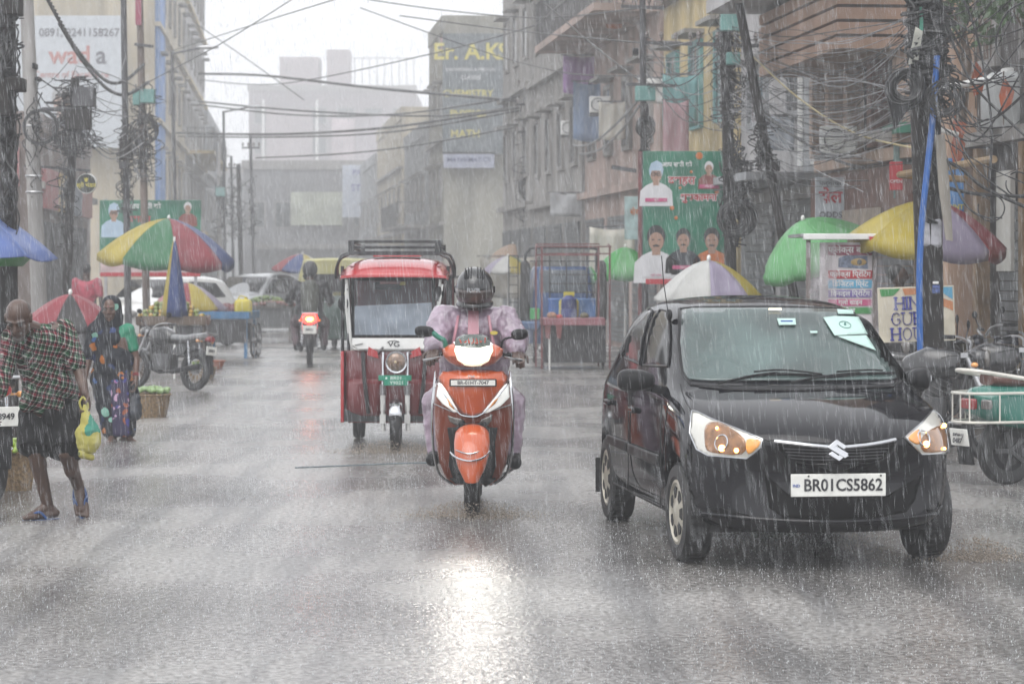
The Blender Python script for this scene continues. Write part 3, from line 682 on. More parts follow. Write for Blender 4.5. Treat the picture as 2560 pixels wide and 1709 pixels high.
b.cap(chest + Vector((0, 0, .04)), hc + Vector((0, .02, -.05)), .052, .05); g = head(b, hc, HM, .98, .95, .9)
limb(b, [sL, eL, hL], [.046, .038, .025]); limb(b, [sR, eR, hR], [.046, .038, .025])
hand(b, hL, (-.1, -.35, -.9), (.9, 0, 0), 1, .8, .92); hand(b, hR, (.05, -.1, -1), (-.9, 0, 0), -1, 1.0, .92)
for sg, a in ((-1, aL), (1, aR)): limb(b, [pel + Vector((sg * .07, 0, -.05)), pel.lerp(a, .5) + Vector((sg * .05, -.02, 0)), a], [.085, .055, .034])
foot(b, aL, (-.15, -.95, 0), .92); foot(b, aR, (.75, -.6, 0), .92)
bo = b.build('body', SKIN2, woman, remesh=.0062, smooth=3); eyes(g, HM, bo, .98)
tee = MB(); tee.cap(g(-.014, -.0885, -.0605), g(.014, -.0885, -.0605), .0035); tee.build('teeth', EYEW_SHADED, bo)
bi = MB(); bi.ell(g(0, -.093, .04), .005); bi.build('bindi', mat('bindi_red', (.3, .01, .02), .5, var=0), woman)
hr = MB(); hr.ell(g(0, .022, .036), (.079, .092, .083), HM, 20, 12); hr.build('hair', mat('black_hair', (.008, .007, .007), .35, var=.3, scale=50), woman)
bl = MB(); bl.cap(chest + Vector((.02, 0, .0)), sR, .105, .07); bl.cap(sR, sR.lerp(eR, .62), .066, .058); bl.cap(sL, sL.lerp(eL, .6), .062, .056); bl.cap(chest, chest.lerp(pel, .35), .118, .12)
bl.build('blouse', mat('green_blouse', (.012, .20, .11), .6, var=.2, scale=12), woman, remesh=.009, smooth=3, disp=(.015, .06))
s = MB()
s.cap(sL, chest.lerp(pel, .55) + Vector((.02, -.03, 0)), .085, .15); s.cap(sL + Vector((.03, -.02, 0)), pel + Vector((.08, -.03, .12)), .09, .13); s.cap(chest.lerp(pel, .35) + Vector((-.03, -.02, 0)), pel + Vector((-.03, -.02, .05)), .14, .16); s.cap(sL, chest + Vector((-.02, -.03, .02)), .075, .125); s.cap(chest.lerp(pel, .4), pel, .13, .165, 1.05)
s.cap(sL, sL.lerp(eL, .75), .075, .07); s.cap(sL + Vector((.02, 0, .02)), hc + Vector((-.03, .05, -.06)), .07, .085)
for sg, a in ((-1, aL), (1, aR)): s.cap(pel + Vector((sg * .06, 0, -.03)), a + Vector((sg * .015, .02, .06)), .165, .085)
s.build('saree', SAREE, woman, remesh=.010, smooth=4, disp=(.03, .07))
s = MB(); s.cap(g(0, .03, .035), g(0, .04, -.12), .095 * 1.02, .10); s.cap(g(-.03, .04, -.1), sL + Vector((.03, .03, .02)), .09, .08); s.cap(g(.03, .04, -.08), g(.055, .03, -.17), .08, .05)
veil = s.build('head_cloth', SAREE, woman, remesh=.009, smooth=3)
s = MB()
for i in range(6):
    x = -.05 + .026 * i; s.cap(pel + Vector((x + .05, -.125 - .01 * (i % 2), .0)), wp_(735 + 14 * i, 950, -.13 - .015 * (i % 2)), .022, .030)
s.build('pleats', PLEAT, woman, remesh=.008, smooth=2)
for i in range(3):
    s = MB(); s.torus(hR.lerp(eR, .12 + .05 * i), .029, .004, hR - eR, 20, 6); s.build('bangle', mat('bangle_red', (.25, .02, .03), .3, .2), woman)
wb = thing('handbag', 'dark wet cloth bag dangling from the saree wearer\'s hand', 'bag', woman.location + hR + Vector((.0, -.01, -.22)))
s = MB(); s.cap((0, 0, .04), (-.01, 0, -.10), .045, .07); s.build('sack', mat('dark_bag', (.025, .03, .04), .5, var=.4, scale=20), wb, remesh=.008, smooth=2, disp=(.02, .05))
s = MB(); s.tube(catmull([(-.03, 0, .06), (-.01, 0, .13), (.0, .0, .15), (.02, 0, .12), (.03, 0, .06)], 5), .006, 6); s.build('bag_handle', mat('dark_bag', (.03, .03, .03)), wb)
# ================================================================ orange scooter and its rider
SY = 10560 / (1286 - 665.); sk = SY / F
SX = (1181 - 1280) * sk
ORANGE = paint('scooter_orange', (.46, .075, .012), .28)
ORANGE_SHADE = paint('scooter_orange_shade', (.20, .034, .010), .32)  # same orange, with the shade on the leg shield put into the colour
scooter = thing('motor_scooter', 'orange scooter with blazing white headlamp ridden towards the camera', 'scooter', (SX, SY, 0))
def s7(xc, yc, y=0): return Vector(((xc - 430) * .421 * sk, y, (1534 - yc) * .421 * sk))
def p7(l): return [(1000 + .4211 * x, 640 + .4211 * y) for x, y in l]
SI = Matrix.Translation((-SX, -SY, 0))
# leg shield: stacked plan sections
ap = MB(); rs = []
for z, w, yf, yb in ((.165, .13, .30, .36), (.22, .185, .22, .30), (.32, .222, .17, .27), (.48, .245, .12, .24), (.64, .252, .06, .22), (.78, .246, .02, .20), (.86, .228, .02, .19), (.905, .195, .05, .18), (.92, .15, .08, .17)):
    r = [(-w, yb - .02), (-w * .92, yb - .07), (-w * .6, yf + .035), (0, yf), (w * .6, yf + .035), (w * .92, yb - .07), (w, yb - .02), (w * .9, yb), (0, yb + .02), (-w * .9, yb)]
    rs.append([Vector((p.x, p.y, z)) for p in catmull([(a, c, 0) for a, c in r], 3, True)])
ap.rings(rs); apron = ap.build('leg_shield', ORANGE_SHADE, scooter, ang=50)
def bvh_of(o, M=None):
    q = bmesh.new(); q.from_mesh(o.data); q.transform(M or Matrix.Identity(4)); t = BVHTree.FromBMesh(q); q.free(); return t
AB = bvh_of(apron, Matrix.Translation((SX, SY, 0)))
def s_patch(name, poly, m, off=.006, grid=6, solid=.01, parent=None, smooth=0):
    vs, fs = patch(p7(poly), AB, grid, off, SI, smooth=smooth); mb = MB(); mb.add(vs, fs); return mb.build(name, m, parent or scooter, solid=solid)
def s_line(mb, pts, r, off=.006, k=5, lin=False):
    P = []; e = Vector((0, 0, HC))
    last = SY
    for x, y in p7([(p.x, p.y) for p in (lincurve if lin else catmull)([(a, c, 0) for a, c in pts], k)]):
        d, (h, nn, _, ds) = shoot(AB, x, y)
        if h is None: h, nn, _, _ = AB.find_nearest(e + d * SY)
        if nn.dot(d) > 0: nn = -nn
        P.append(SI @ (h + nn * off))
    mb.tube(P, r, 6); return mb
s_patch('front_panel', [(262, 694), (430, 686), (605, 694), (632, 726), (600, 775), (540, 850), (482, 925), (430, 944), (378, 925), (325, 850), (272, 780), (238, 726)], ORANGE, .010, 6, .014)
DRL = mat('lamp_white', (.85, .86, .84), .15, var=.08, scale=30, emit=.3, ecol=(1, 1, .95), coat=1)
CLEAR = mat('clear_lens', (.16, .15, .14), .1, .3, var=.3, scale=20, coat=1)
for pl, am in (([(228, 830), (243, 750), (262, 764), (300, 830), (352, 924), (322, 918), (262, 872)], [(290, 838), (316, 880), (330, 906), (300, 880)]), ([(638, 835), (632, 752), (610, 768), (560, 835), (488, 925), (515, 925), (590, 885)], [(575, 832), (545, 862), (520, 900), (560, 868)])):
    d = s_patch('position_lamp', pl, DRL, .012, 5, .012); s_patch('indicator', am, AMBER, .020, 4, .006, d)
for pl in ([(286, 940), (330, 955), (372, 962), (378, 1003), (330, 996), (300, 976)], [(545, 935), (515, 952), (480, 965), (466, 1000), (520, 996), (540, 970)]):
    s_patch('lower_lens', pl, CLEAR, .010, 5, .008)
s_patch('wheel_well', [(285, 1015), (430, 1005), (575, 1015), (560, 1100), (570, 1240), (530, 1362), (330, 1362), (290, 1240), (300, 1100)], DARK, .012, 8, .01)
v = MB(); s_line(v, [(226, 735), (262, 800), (318, 880), (360, 932), (400, 944), (430, 946), (462, 942), (500, 918), (560, 850), (612, 780), (642, 738)], .0055, .016); v.build('chrome_trim', CHROME, scooter)
for l_ in ([(205, 872), (250, 892), (330, 925)], [(655, 878), (600, 896), (500, 925)]): v = MB(); s_line(v, l_, .004, .012); v.build('guard_brace', STEEL, scooter)
for s in (-1, 1):
    v = MB(); f = lambda xc, yc, y: Vector((s * abs((xc - 430)) * .421 * sk, y, (1534 - yc) * .421 * sk))
    v.tube(catmull([f(208, 690, .14), f(200, 780, .08), f(190, 900, .06), f(190, 1060, .09), f(200, 1200, .14), f(232, 1310, .2), f(300, 1368, .26)], 5), .009, 8); v.build('crash_guard', CHROME, scooter)
# plate
pp = s7(434, 751, -.004); q = MB(); q.box(pp, (.305, .014, .05)); fr = q.build('plate_holder', BLKP, scooter, bevel=.006)
q = MB(); q.box(pp + Vector((0, -.009, 0)), (.285, .004, .034)); pl = q.build('number_plate', PLATEW, fr); tmesh('BR-01HT-7047', .033, CAMF(pp + Vector((0, -.012, 0))), .002, bold=.0006, sx=1.0).build('lettering', INK, pl)
tmesh('TVS', .021, CAMF(s7(420, 714, .005)), .004, bold=.0006, italic=.3, sx=1.25).build('lettering', CHROME, scooter)
# front fender, wheel, fork
fe = MB(); rs = []
for a, w in ((-10, .045), (8, .085), (28, .108), (50, .114), (75, .11), (100, .10)):
    ca, sa = math.cos(R(a)), math.sin(R(a)); c = Vector((0, -.06 - ca * .27, .285 + sa * .27)); n_ = Vector((0, -ca, sa))
    rs.append([c + Vector((w * math.cos(t), 0, 0)) * 1.0 + n_ * (.055 * math.sin(t) - .02) for t in [math.pi * i / 12 for i in range(13)]] + [c + Vector((-w * .8 + w * 1.6 * i / 4, 0, 0)) - n_ * .035 for i in range(5)])
fe.rings(rs); fen = fe.build('front_mudguard', ORANGE, scooter, ang=50)
q = MB(); q.tube(catmull([s7(305, 1145, -.27), s7(340, 1172, -.33), s7(415, 1190, -.37), s7(490, 1176, -.33), s7(535, 1140, -.27)], 5), .006, 8); q.build('chrome_strip', CHROME, fen)
q = MB(); q.tube(catmull([s7(338, 1130, -.30), s7(415, 1150, -.35), s7(495, 1132, -.30)], 5), .004, 8); q.build('chrome_strip', CHROME, fen)
sw_ = bpy.data.objects.new('front_wheel', None); COL.objects.link(sw_); sw_.parent = scooter
t = MB(); wheel(t, None, (0, -.06, .262), .262, .105)
for k in range(30):
    a = 2 * math.pi * k / 30; t.box((0, -.06 + math.cos(a) * .262, .262 + math.sin(a) * .262), (.085, .014, .005), (a + math.pi / 2, 0, .5))
t.build('tyre', RUBBER, sw_)
t = MB(); M = facing((-.05, -.06, .262), (0, 1, 0), (0, 0, 1)); t.lathe([(.03, 0), (.10, .005), (.155, .0), (.165, .02), (.165, .08), (.155, .1), (.10, .095), (.03, .1)], 30, M); t.build('rim', BLKP, sw_)
t = MB()
for s in (-1, 1): t.cyl((s * .075, -.06, .262), (s * .07, .10, .60), .02, .024, 12)
t.box((0, .06, .56), (.17, .06, .05)); t.build('fork', BLKP, scooter, bevel=.006)
t = MB(); t.prism([(-.10, .24), (.10, .24), (.115, -.18), (.06, -.22), (-.06, -.22), (-.115, -.18)], CAMF((0, .12, .42)), .012); t.build('inner_guard', DARK, scooter)
# handlebar cowl
co = MB(); rs = []
for z, w, yf, yb in ((.955, .10, .06, .20), (.985, .155, .00, .22), (1.03, .195, -.02, .24), (1.07, .20, .0, .24), (1.10, .155, .05, .22), (1.115, .10, .09, .2)):
    rs.append([Vector((p.x, p.y, z - .01)) for p in catmull([(-w, .14, 0), (-w * .75, yf + .045, 0), (0, yf, 0), (w * .75, yf + .045, 0), (w, .14, 0), (w * .7, yb, 0), (-w * .7, yb, 0)], 4, True)])
co.rings(rs); cowl = co.build('handlebar_cowl', ORANGE, scooter, ang=50); AB = bvh_of(cowl, Matrix.Translation((SX, SY, 0)))
HEADL = mat('headlamp_on', (1, 1, .95), .2, var=0, emit=6, ecol=(1, .985, .88))
hl = s_patch('headlamp', [(352, 556), (430, 560), (524, 556), (524, 574), (504, 606), (470, 622), (430, 626), (392, 620), (364, 602), (350, 574)], HEADL, .022, 5, .008)
s_patch('lamp_glass', [(332, 542), (430, 548), (545, 542), (548, 566), (522, 618), (478, 640), (430, 644), (386, 638), (346, 612), (326, 566)], mat('headlamp_rim_glow', (.9, .88, .7), .2, var=.2, scale=40, emit=.75, ecol=(1, .96, .70), coat=1), .008, 6, .012, hl)
for pl in ([(318, 520), (330, 510), (362, 540), (334, 542)], [(552, 518), (540, 510), (508, 540), (543, 542)]): s_patch('lamp_wing', pl, DRL, .010, 4, .006)
sl = bpy.data.lights.new('headlamp_beam', 'SPOT'); sl.energy = 22; sl.spot_size = R(40); sl.spot_blend = .8; sl.color = (1, .97, .88); sl.shadow_soft_size = .06
slo = bpy.data.objects.new('headlamp_beam', sl); COL.objects.link(slo); slo.parent = scooter; slo.location = (0, -.07, 1.02); slo.rotation_euler = (R(83), 0, R(180))
fs = MB(); rs = []
for z, w, y in ((1.075, .115, .0), (1.11, .115, .02), (1.14, .10, .045), (1.16, .06, .065)):
    rs.append([Vector((w * (i / 6 - 1), y + .05 * (i / 6 - 1) ** 2, z)) for i in range(13)] + [Vector((w * (1 - i / 6), y + .008 + .05 * (i / 6 - 1) ** 2, z)) for i in range(13)])
fs.rings(rs); scr = fs.build('fly_screen', mat('smoked_screen', (.03, .045, .035), .1, var=.2, coat=1), scooter)
q = MB(); pr = random.Random(3)
for k in range(7):
    x = -.075 + .025 * k; c0 = Vector((x, .012 + 2.5 * x * x - .004, 1.118)); q.tube(catmull([c0 + Vector((pr.uniform(-.012, .012), -.003 + .16 * abs(x) * 0, pr.uniform(-.018, .018))) for _ in range(4)], 4), .0035, 5)
q.build('decal', mat('decal_red', (.35, .04, .02), .5, var=0), scr)
# mirrors, bars, levers, grips
for s, cx, cy, rx in ((-1, 140, 450, .064), (1, 710, 468, .056)):
    c = s7(cx, cy, .16); q = MB()
    q.rings([[c + Vector((a * rx * math.copysign(abs(math.cos(t)) ** .8, math.cos(t)), dy, a * .037 * math.copysign(abs(math.sin(t)) ** .8, math.sin(t)) + s * .07 * a * rx * math.cos(t))) for t in [2 * math.pi * j / 20 for j in range(20)]] for a, dy in ((.4, -.035), (.85, -.022), (1, .0), (.97, .018))])
    mi = q.build('mirror', BLKP, scooter, ang=60)
    q = MB(); q.tube(catmull([c + Vector((-s * .05, .0, -.02)), s7(430 + s * 185, 500, .17), s7(430 + s * 165, 560, .18)], 5), .007, 8); q.build('stem', BLKP, mi)
    gp = s7(430 + s * 250, 592 if s < 0 else 606, .20); q = MB(); q.cyl(s7(430 + s * 165, 585, .19), gp, .013, n=10); q.cyl(s7(430 + s * 205, 590, .19), gp + Vector((s * .012, 0, 0)), .018, n=12); q.build('grip', BLKP, scooter)
    q = MB(); q.tube(catmull([s7(430 + s * 190, 604, .15), s7(430 + s * 240, 612, .12), s7(430 + s * 296, 622, .14)], 4), .0075, 6); q.build('brake_lever', STEEL, scooter)
gw = MB(); gw.tube(catmull([s7(188, 455, .15), s7(225, 485, .15), s7(258, 505, .16), s7(268, 545, .17)], 5), .017, 8); gw.build('green_wrap', mat('green_tape', (.02, .16, .11), .5), scooter)
# floor, seat, tail, rear wheel, stand
q = MB(); q.box((0, .50, .29), (.40, .5, .08)); q.build('floorboard', BLKP, scooter, bevel=.02)
q = MB(); q.rings([[Vector((p.x, y, p.z)) for p in catmull([(-w, 0, .40), (-w * .8, 0, zt), (0, 0, zt + .03), (w * .8, 0, zt), (w, 0, .40), (w * .7, 0, .27), (-w * .7, 0, .27)], 3, True)] for y, w, zt in ((.70, .13, .62), (.85, .19, .66), (1.15, .21, .68), (1.45, .17, .68), (1.68, .08, .64))]); q.build('tail_body', ORANGE, scooter, ang=50)
q = MB(); q.rings([[Vector((p.x, y, p.z)) for p in catmull([(-w, 0, z), (-w * .9, 0, z + .07), (0, 0, z + .085), (w * .9, 0, z + .07), (w, 0, z), (0, 0, z - .02)], 3, True)] for y, w, z in ((.68, .08, .69), (.78, .13, .695), (1.1, .145, .695), (1.55, .11, .73))]); q.build('seat', mat('seat_vinyl', (.012, .012, .012), .4), scooter, ang=50)
t = MB(); wheel(t, None, (0, 1.27, .255), .255, .1); t.build('rear_tyre', RUBBER, scooter)
q = MB(); q.tube(catmull([s7(600, 1335, .5), s7(668, 1300, .5), s7(690, 1270, .5), s7(698, 1242, .5), s7(716, 1240, .5)], 4), .009, 8); q.build('foot_stand', STEEL, scooter)
q = MB(); q.box(s7(648, 1275, .55), (.02, .05, .06)); q.build('reflector', mat('reflector_red', (.45, .02, .015), .2, coat=1), scooter)
# ---------------- rider
COAT = mat('lilac_raincoat', (.27, .205, .26), .28, var=.34, scale=7, bump=.5, bscale=26, coat=.5)
COATP = mat('pink_placket', (.40, .19, .23), .35, var=.2)
rider = thing('person', 'scooter rider in lilac raincoat and black full-face helmet gripping the handlebars', 'person', (SX, SY, 0))
sL, sR = Vector((-.20, .56, 1.25)), Vector((.205, .56, 1.245)); eL, eR = s7(205, 500, .42), s7(690, 510, .42); hL, hR = s7(200, 566, .235), s7(692, 580, .235)
pel, chest = Vector((0, .86, .80)), Vector((0, .60, 1.17)); kL, kR = Vector((-.262, .45, .70)), Vector((.262, .45, .70)); aL, aR = Vector((-.235, .40, .42)), Vector((.245, .40, .40)); hc = s7(437, 215, .50)
b = MB(); torso(b, pel, chest, (sL, sR)); HM = Rxyz(10, 0, 0)
b.cap(chest + Vector((0, 0, .05)), hc + Vector((0, .03, -.05)), .06, .058); g = head(b, hc, HM, 1.0)
limb(b, [sL, eL, hL], [.055, .045, .03]); limb(b, [sR, eR, hR], [.055, .045, .03])
hand(b, hL, (-.12, -.75, -.30), (0, .25, -1), -1, 1.6, 1.05); hand(b, hR, (.12, -.75, -.30), (0, .25, -1), 1, 1.6, 1.05)
for sg, k, a in ((-1, kL, aL), (1, kR, aR)): limb(b, [pel + Vector((sg * .1, 0, -.02)), k, a], [.095, .06, .04])
bo = b.build('body', SKIN, rider, remesh=.0058, smooth=3); eyes(g, HM, bo)
s = MB(); torso(s, pel + Vector((0, -.02, .03)), chest, (sL, sR), .17, .165, .08, .10)
for q_ in (sL, sR): s.cap(chest + Vector((0, 0, .03)), q_, .13, .09)
limb(s, [sL, eL, eL.lerp(hL, .80)], [.095, .085, .066]); limb(s, [sR, eR, eR.lerp(hR, .80)], [.095, .085, .066]); s.cap(chest + Vector((0, -.02, .08)), chest + Vector((0, -.02, .13)), .10, .075)
s.build('raincoat', COAT, rider, remesh=.0085, smooth=3, disp=(.032, .06))
q = MB(); q.prism([(-.034, .16), (.034, .16), (.04, -.16), (-.04, -.16)], facing((0, .425, 1.17), (1, 0, 0), (0, .35, 1)), .006); q.build('placket', COATP, rider)
for s_ in (-1, 1):
    q = MB(); q.tube(catmull([(s_ * .10, .47, 1.27), (s_ * .115, .42, 1.18), (s_ * .135, .41, 1.08), (s_ * .15, .42, 1.0)], 4), .010, 6); q.build('coat_seam', COATP, rider)
q = MB(); q.prism([(.026 * math.cos(t), .013 * math.sin(t)) for t in [2 * math.pi * i / 16 for i in range(16)]], facing(s7(555, 465, .40), (1, 0, 0), (0, .2, 1)), .004); q.build('coat_badge', mat('badge_yellow', (.45, .36, .04), .5), rider)
s = MB()
for sg, k, a in ((-1, kL, aL), (1, kR, aR)): limb(s, [pel + Vector((sg * .1, 0, -.02)), k, a + Vector((0, 0, -.03))], [.125, .085, .072])
s.build('rain_trousers', COAT, rider, remesh=.009, smooth=3, disp=(.03, .07))
for sg, a in ((-1, aL), (1, aR)):
    s = MB(); s.ell(a + Vector((sg * .015, .0, -.06)), (.055, .07, .07)); s.cap(a + Vector((sg * .015, -.02, -.075)), a + Vector((sg * .03, -.15, -.085)), .05, .045); s.build('shoe', BLKP, rider, remesh=.008, smooth=2)
# helmet
HEL = mat('helmet_black', (.008, .008, .009), .2, var=.2, coat=.8, spec=.3)
c = hc + Vector((0, .0, .025)); he = MB(); he.ell(c, (.128, .158, .138), HM, 32, 20); hm_ = he.build('helmet', HEL, rider)
ch = MB(); ch.tube([c + HM @ Vector((.100 * math.cos(t), -.125 * math.sin(t), -.105)) for t in [math.pi * i / 16 for i in range(17)]], .026, 10, sq=1); ch.build('chin_bar', HEL, hm_, ang=60)
ap_ = MB(); ap_.prism([(-.088, .05), (.088, .05), (.098, .0), (.085, -.07), (.05, -.10), (-.05, -.10), (-.085, -.07), (-.098, .0)], facing(c + HM @ Vector((0, -.165, -.05)), HM @ Vector((1, 0, 0)), HM @ Vector((0, .12, 1))), .006)
vis = MB(); rs = []
for i in range(9):
    ph = R(6 - 62 * i / 8); rs.append([c + HM @ Vector((.132 * math.sin(t) * math.cos(ph), -.164 * math.cos(t) * math.cos(ph), .142 * math.sin(ph) - .005)) for t in [R(-78 + 156 * j / 20) for j in range(21)]])
n_ = 21; vis.add([p for r in rs for p in r], [(i * n_ + j, i * n_ + j + 1, (i + 1) * n_ + j + 1, (i + 1) * n_ + j) for i in range(8) for j in range(20)])
vis.build('visor', mat('smoke_visor', (.042, .026, .022), .12, var=.5, scale=12, coat=.5), hm_, solid=.003)
q = MB()
for x in (-.05, -.034, -.018, .018, .034, .05):
    q.tube([c + HM @ Vector((x * (1.5 - .3 * math.sin(ph)), -.160 * math.cos(ph) * (1 - x * x * 30), .140 * math.sin(ph) * (1 - x * x * 25))) for ph in [R(40 + 8 * i) for i in range(7)]], .005, 5)
q.build('vent_ridge', BLKP, hm_)
tmesh('RVR', .040, facing(c + HM @ Vector((-.005, -.1615, .012)), HM @ Vector((1, 0, 0)), HM @ Vector((0, .1, 1))), .003, bold=.0012, sx=1.25).build('lettering', CHROME, hm_)
for s in (-1, 1):
    q = MB(); q.cyl(c + Vector((s * .118, .0, -.01)), c + Vector((s * .136, .0, -.01)), .026, .022, 14); q.build('visor_hinge', BLKP, hm_)
# ================================================================ electric rickshaw
EY = 10560 / (1128 - 665.); ek = EY / F; EX = (680 + 770 * .3953 - 1280) * ek
ERED = paint('rickshaw_red', (.36, .018, .022), .3); EDRED = paint('rickshaw_dark_red', (.12, .010, .014), .35)
er = thing('electric_rickshaw', 'red electric rickshaw with white front panel and empty black roof rack', 'rickshaw', (EX, EY, 0))
def e5(xc, yc, y=0): return Vector(((xc - 770) * .3953 * ek, y, (1386 - yc) * .3953 * ek))
# roof shell with a drooping front visor
ro = MB(); rs = []
for y, w, z, dr in ((-.02, .455, 1.515, .0), (.02, .468, 1.545, .05), (.25, .475, 1.60, .07), (.8, .485, 1.625, .07), (2.1, .485, 1.625, .07), (2.3, .47, 1.58, .06)):
    top = [Vector((w * math.sin(t) * 1.0, y, z + (.05 * math.cos(t) ** 1 if y > .1 else .012 * math.cos(t)) - dr * abs(math.sin(t)) ** 6)) for t in [R(-90 + 12 * i) for i in range(16)]]
    rs.append(top + [p - Vector((0, 0, .022)) for p in reversed(top)])
ro.rings(rs); roof = ro.build('roof', ERED, er, ang=55)
q = MB(); q.box((0, .95, 1.688), (.42, .7, .014)); q.build('roof_panel', ERED, roof, bevel=.004)
for k in (-.38, .38): q = MB(); q.prism([(-.02, .02), (.03, .012), (.01, -.02)], facing((k, .12, 1.592), (1, 0, 0), (0, .9, .3)), .006); q.build('roof_mark', EDRED, roof)
# rack
rk = thing('x', 'x', 'x'); bpy.data.objects.remove(rk)
rk = bpy.data.objects.new('roof_rack', None); COL.objects.link(rk); rk.parent = er
RB = mat('rack_black', (.02, .021, .023), .35, .3, var=.25, coat=.3)
q = MB()
for y in (.20, 1.15, 2.0): q.box((0, y, 1.715), (.80, .028, .028))
for k in (-.385, .385): q.box((k, 1.1, 1.715), (.03, 1.85, .03))
q.build('base_frame', RB, rk)
q = MB()
for z in (1.765, 1.815): q.tube([(-.38, 2.0, z - .03), (-.38, .22, z), (.38, .22, z), (.38, 2.0, z - .03)], .013, 6)
q.build('rail', RB, rk)
for k in (-.378, .378): q = MB(); q.box((k, .21, 1.76), (.055, .035, .13)); q.build('corner_post', RB, rk, bevel=.005)
for k in (-.38, .38): q = MB(); q.box((k, 2.0, 1.75), (.04, .035, .1)); q.build('corner_post', RB, rk)
for s in (-1, 1):                                            # looping side rails down to the roof edge
    q = MB(); q.tube(catmull([(s * .40, .15, 1.70), (s * .47, .12, 1.66), (s * .505, .14, 1.57), (s * .51, .2, 1.5)], 5), .014, 8); q.tube(catmull([(s * .40, .45, 1.72), (s * .48, .45, 1.69), (s * .515, .47, 1.6), (s * .515, .5, 1.5)], 5), .012, 8); q.tube([(s * .513, .2, 1.5), (s * .515, 2.2, 1.5)], .012, 8); q.build('side_rail', RB, er)
# windscreen in its frame
ALU = mat('pale_steel', (.58, .58, .56), .3, .4, var=.12)
q = MB(); q.tube(catmull([e5(466, 300, .14), e5(474, 420, .13), e5(484, 560, .12), e5(492, 680, .115), e5(505, 728, .115), e5(540, 742, .115), e5(770, 744, .11), e5(1000, 742, .115), e5(1030, 725, .115), e5(1040, 560, .12), e5(1050, 430, .13), e5(1062, 300, .14)], 5), .013, 8); q.build('windscreen_frame', ALU, er)
q = MB()
for a, c in ((505, 290), (1020, 290)): q.box((e5(a, 480, 0).x, .135, (e5(0, 290).z + e5(0, 665).z) / 2), (.026, .03, e5(0, 290).z - e5(0, 665).z))
q.box((e5(762, 0).x, .13, e5(0, 660).z), (.70, .03, .022)); q.box((e5(762, 0).x, .14, e5(0, 295).z), (.70, .03, .03)); q.build('screen_rubber', BLKP, er)
gl = MB(); gl.box((e5(762, 0).x, .135, (e5(0, 290).z + e5(0, 660).z) / 2), (.675, .006, e5(0, 290).z - e5(0, 660).z))
gl.build('windscreen', mat('clear_wet_glass', (.30, .34, .38), .08, var=.2, scale=4, alpha=.10, coat=1), er)
lo = MB(); lo.prism([(-.335, 0), (.335, 0), (.335, .285), (-.335, .255)], CAMF((e5(762, 0).x, .126, e5(0, 655).z)), .004)
lo.build('screen_reflection', mat('pale_reflection', (.22, .26, .31), .15, var=.25, scale=5, alpha=.85, coat=.8), er)  # pale sheet over the lower pane, a sky reflection put in as colour
pn = MB(); w0, w1, zt, zb = -.365, .355, e5(0, 672).z, e5(0, 742).z
pn.prism([(w0, zt), (w1, zt), (w1, zb + .03), (w1 - .035, zb), (w0 + .05, zb), (w0, zb + .035)][::-1], CAMF((0, .105, 0)), .012); panel = pn.build('front_panel', WHITEP, er, bevel=.003)
tmesh('VG', .062, CAMF(Vector((e5(768, 0).x, .090, e5(0, 712).z))), .004, bold=.0008, sx=1.25).build('lettering', INK, panel)
q = MB(); q.tube([e5(725, 700, .09), e5(742, 690, .09), e5(775, 688, .09), e5(800, 693, .09)], .003, 5); q.build('flourish', INK, panel)
q = MB(); q.bar(e5(520, 716, .088), e5(570, 706, .088), .012, .004); q.build('streak', INK, panel)
for k, (x0, x1, x2) in enumerate(((466, 462, 480), (1072, 1040, 1046))):
    q = MB(); q.tube([e5(x0 + (6 if k else 0), 330, .05), e5(x1 + (16 if k else 4), 480, .03), e5(x2, 640, .05)], .009, 6); q.build('wiper_rod', ALU, er)
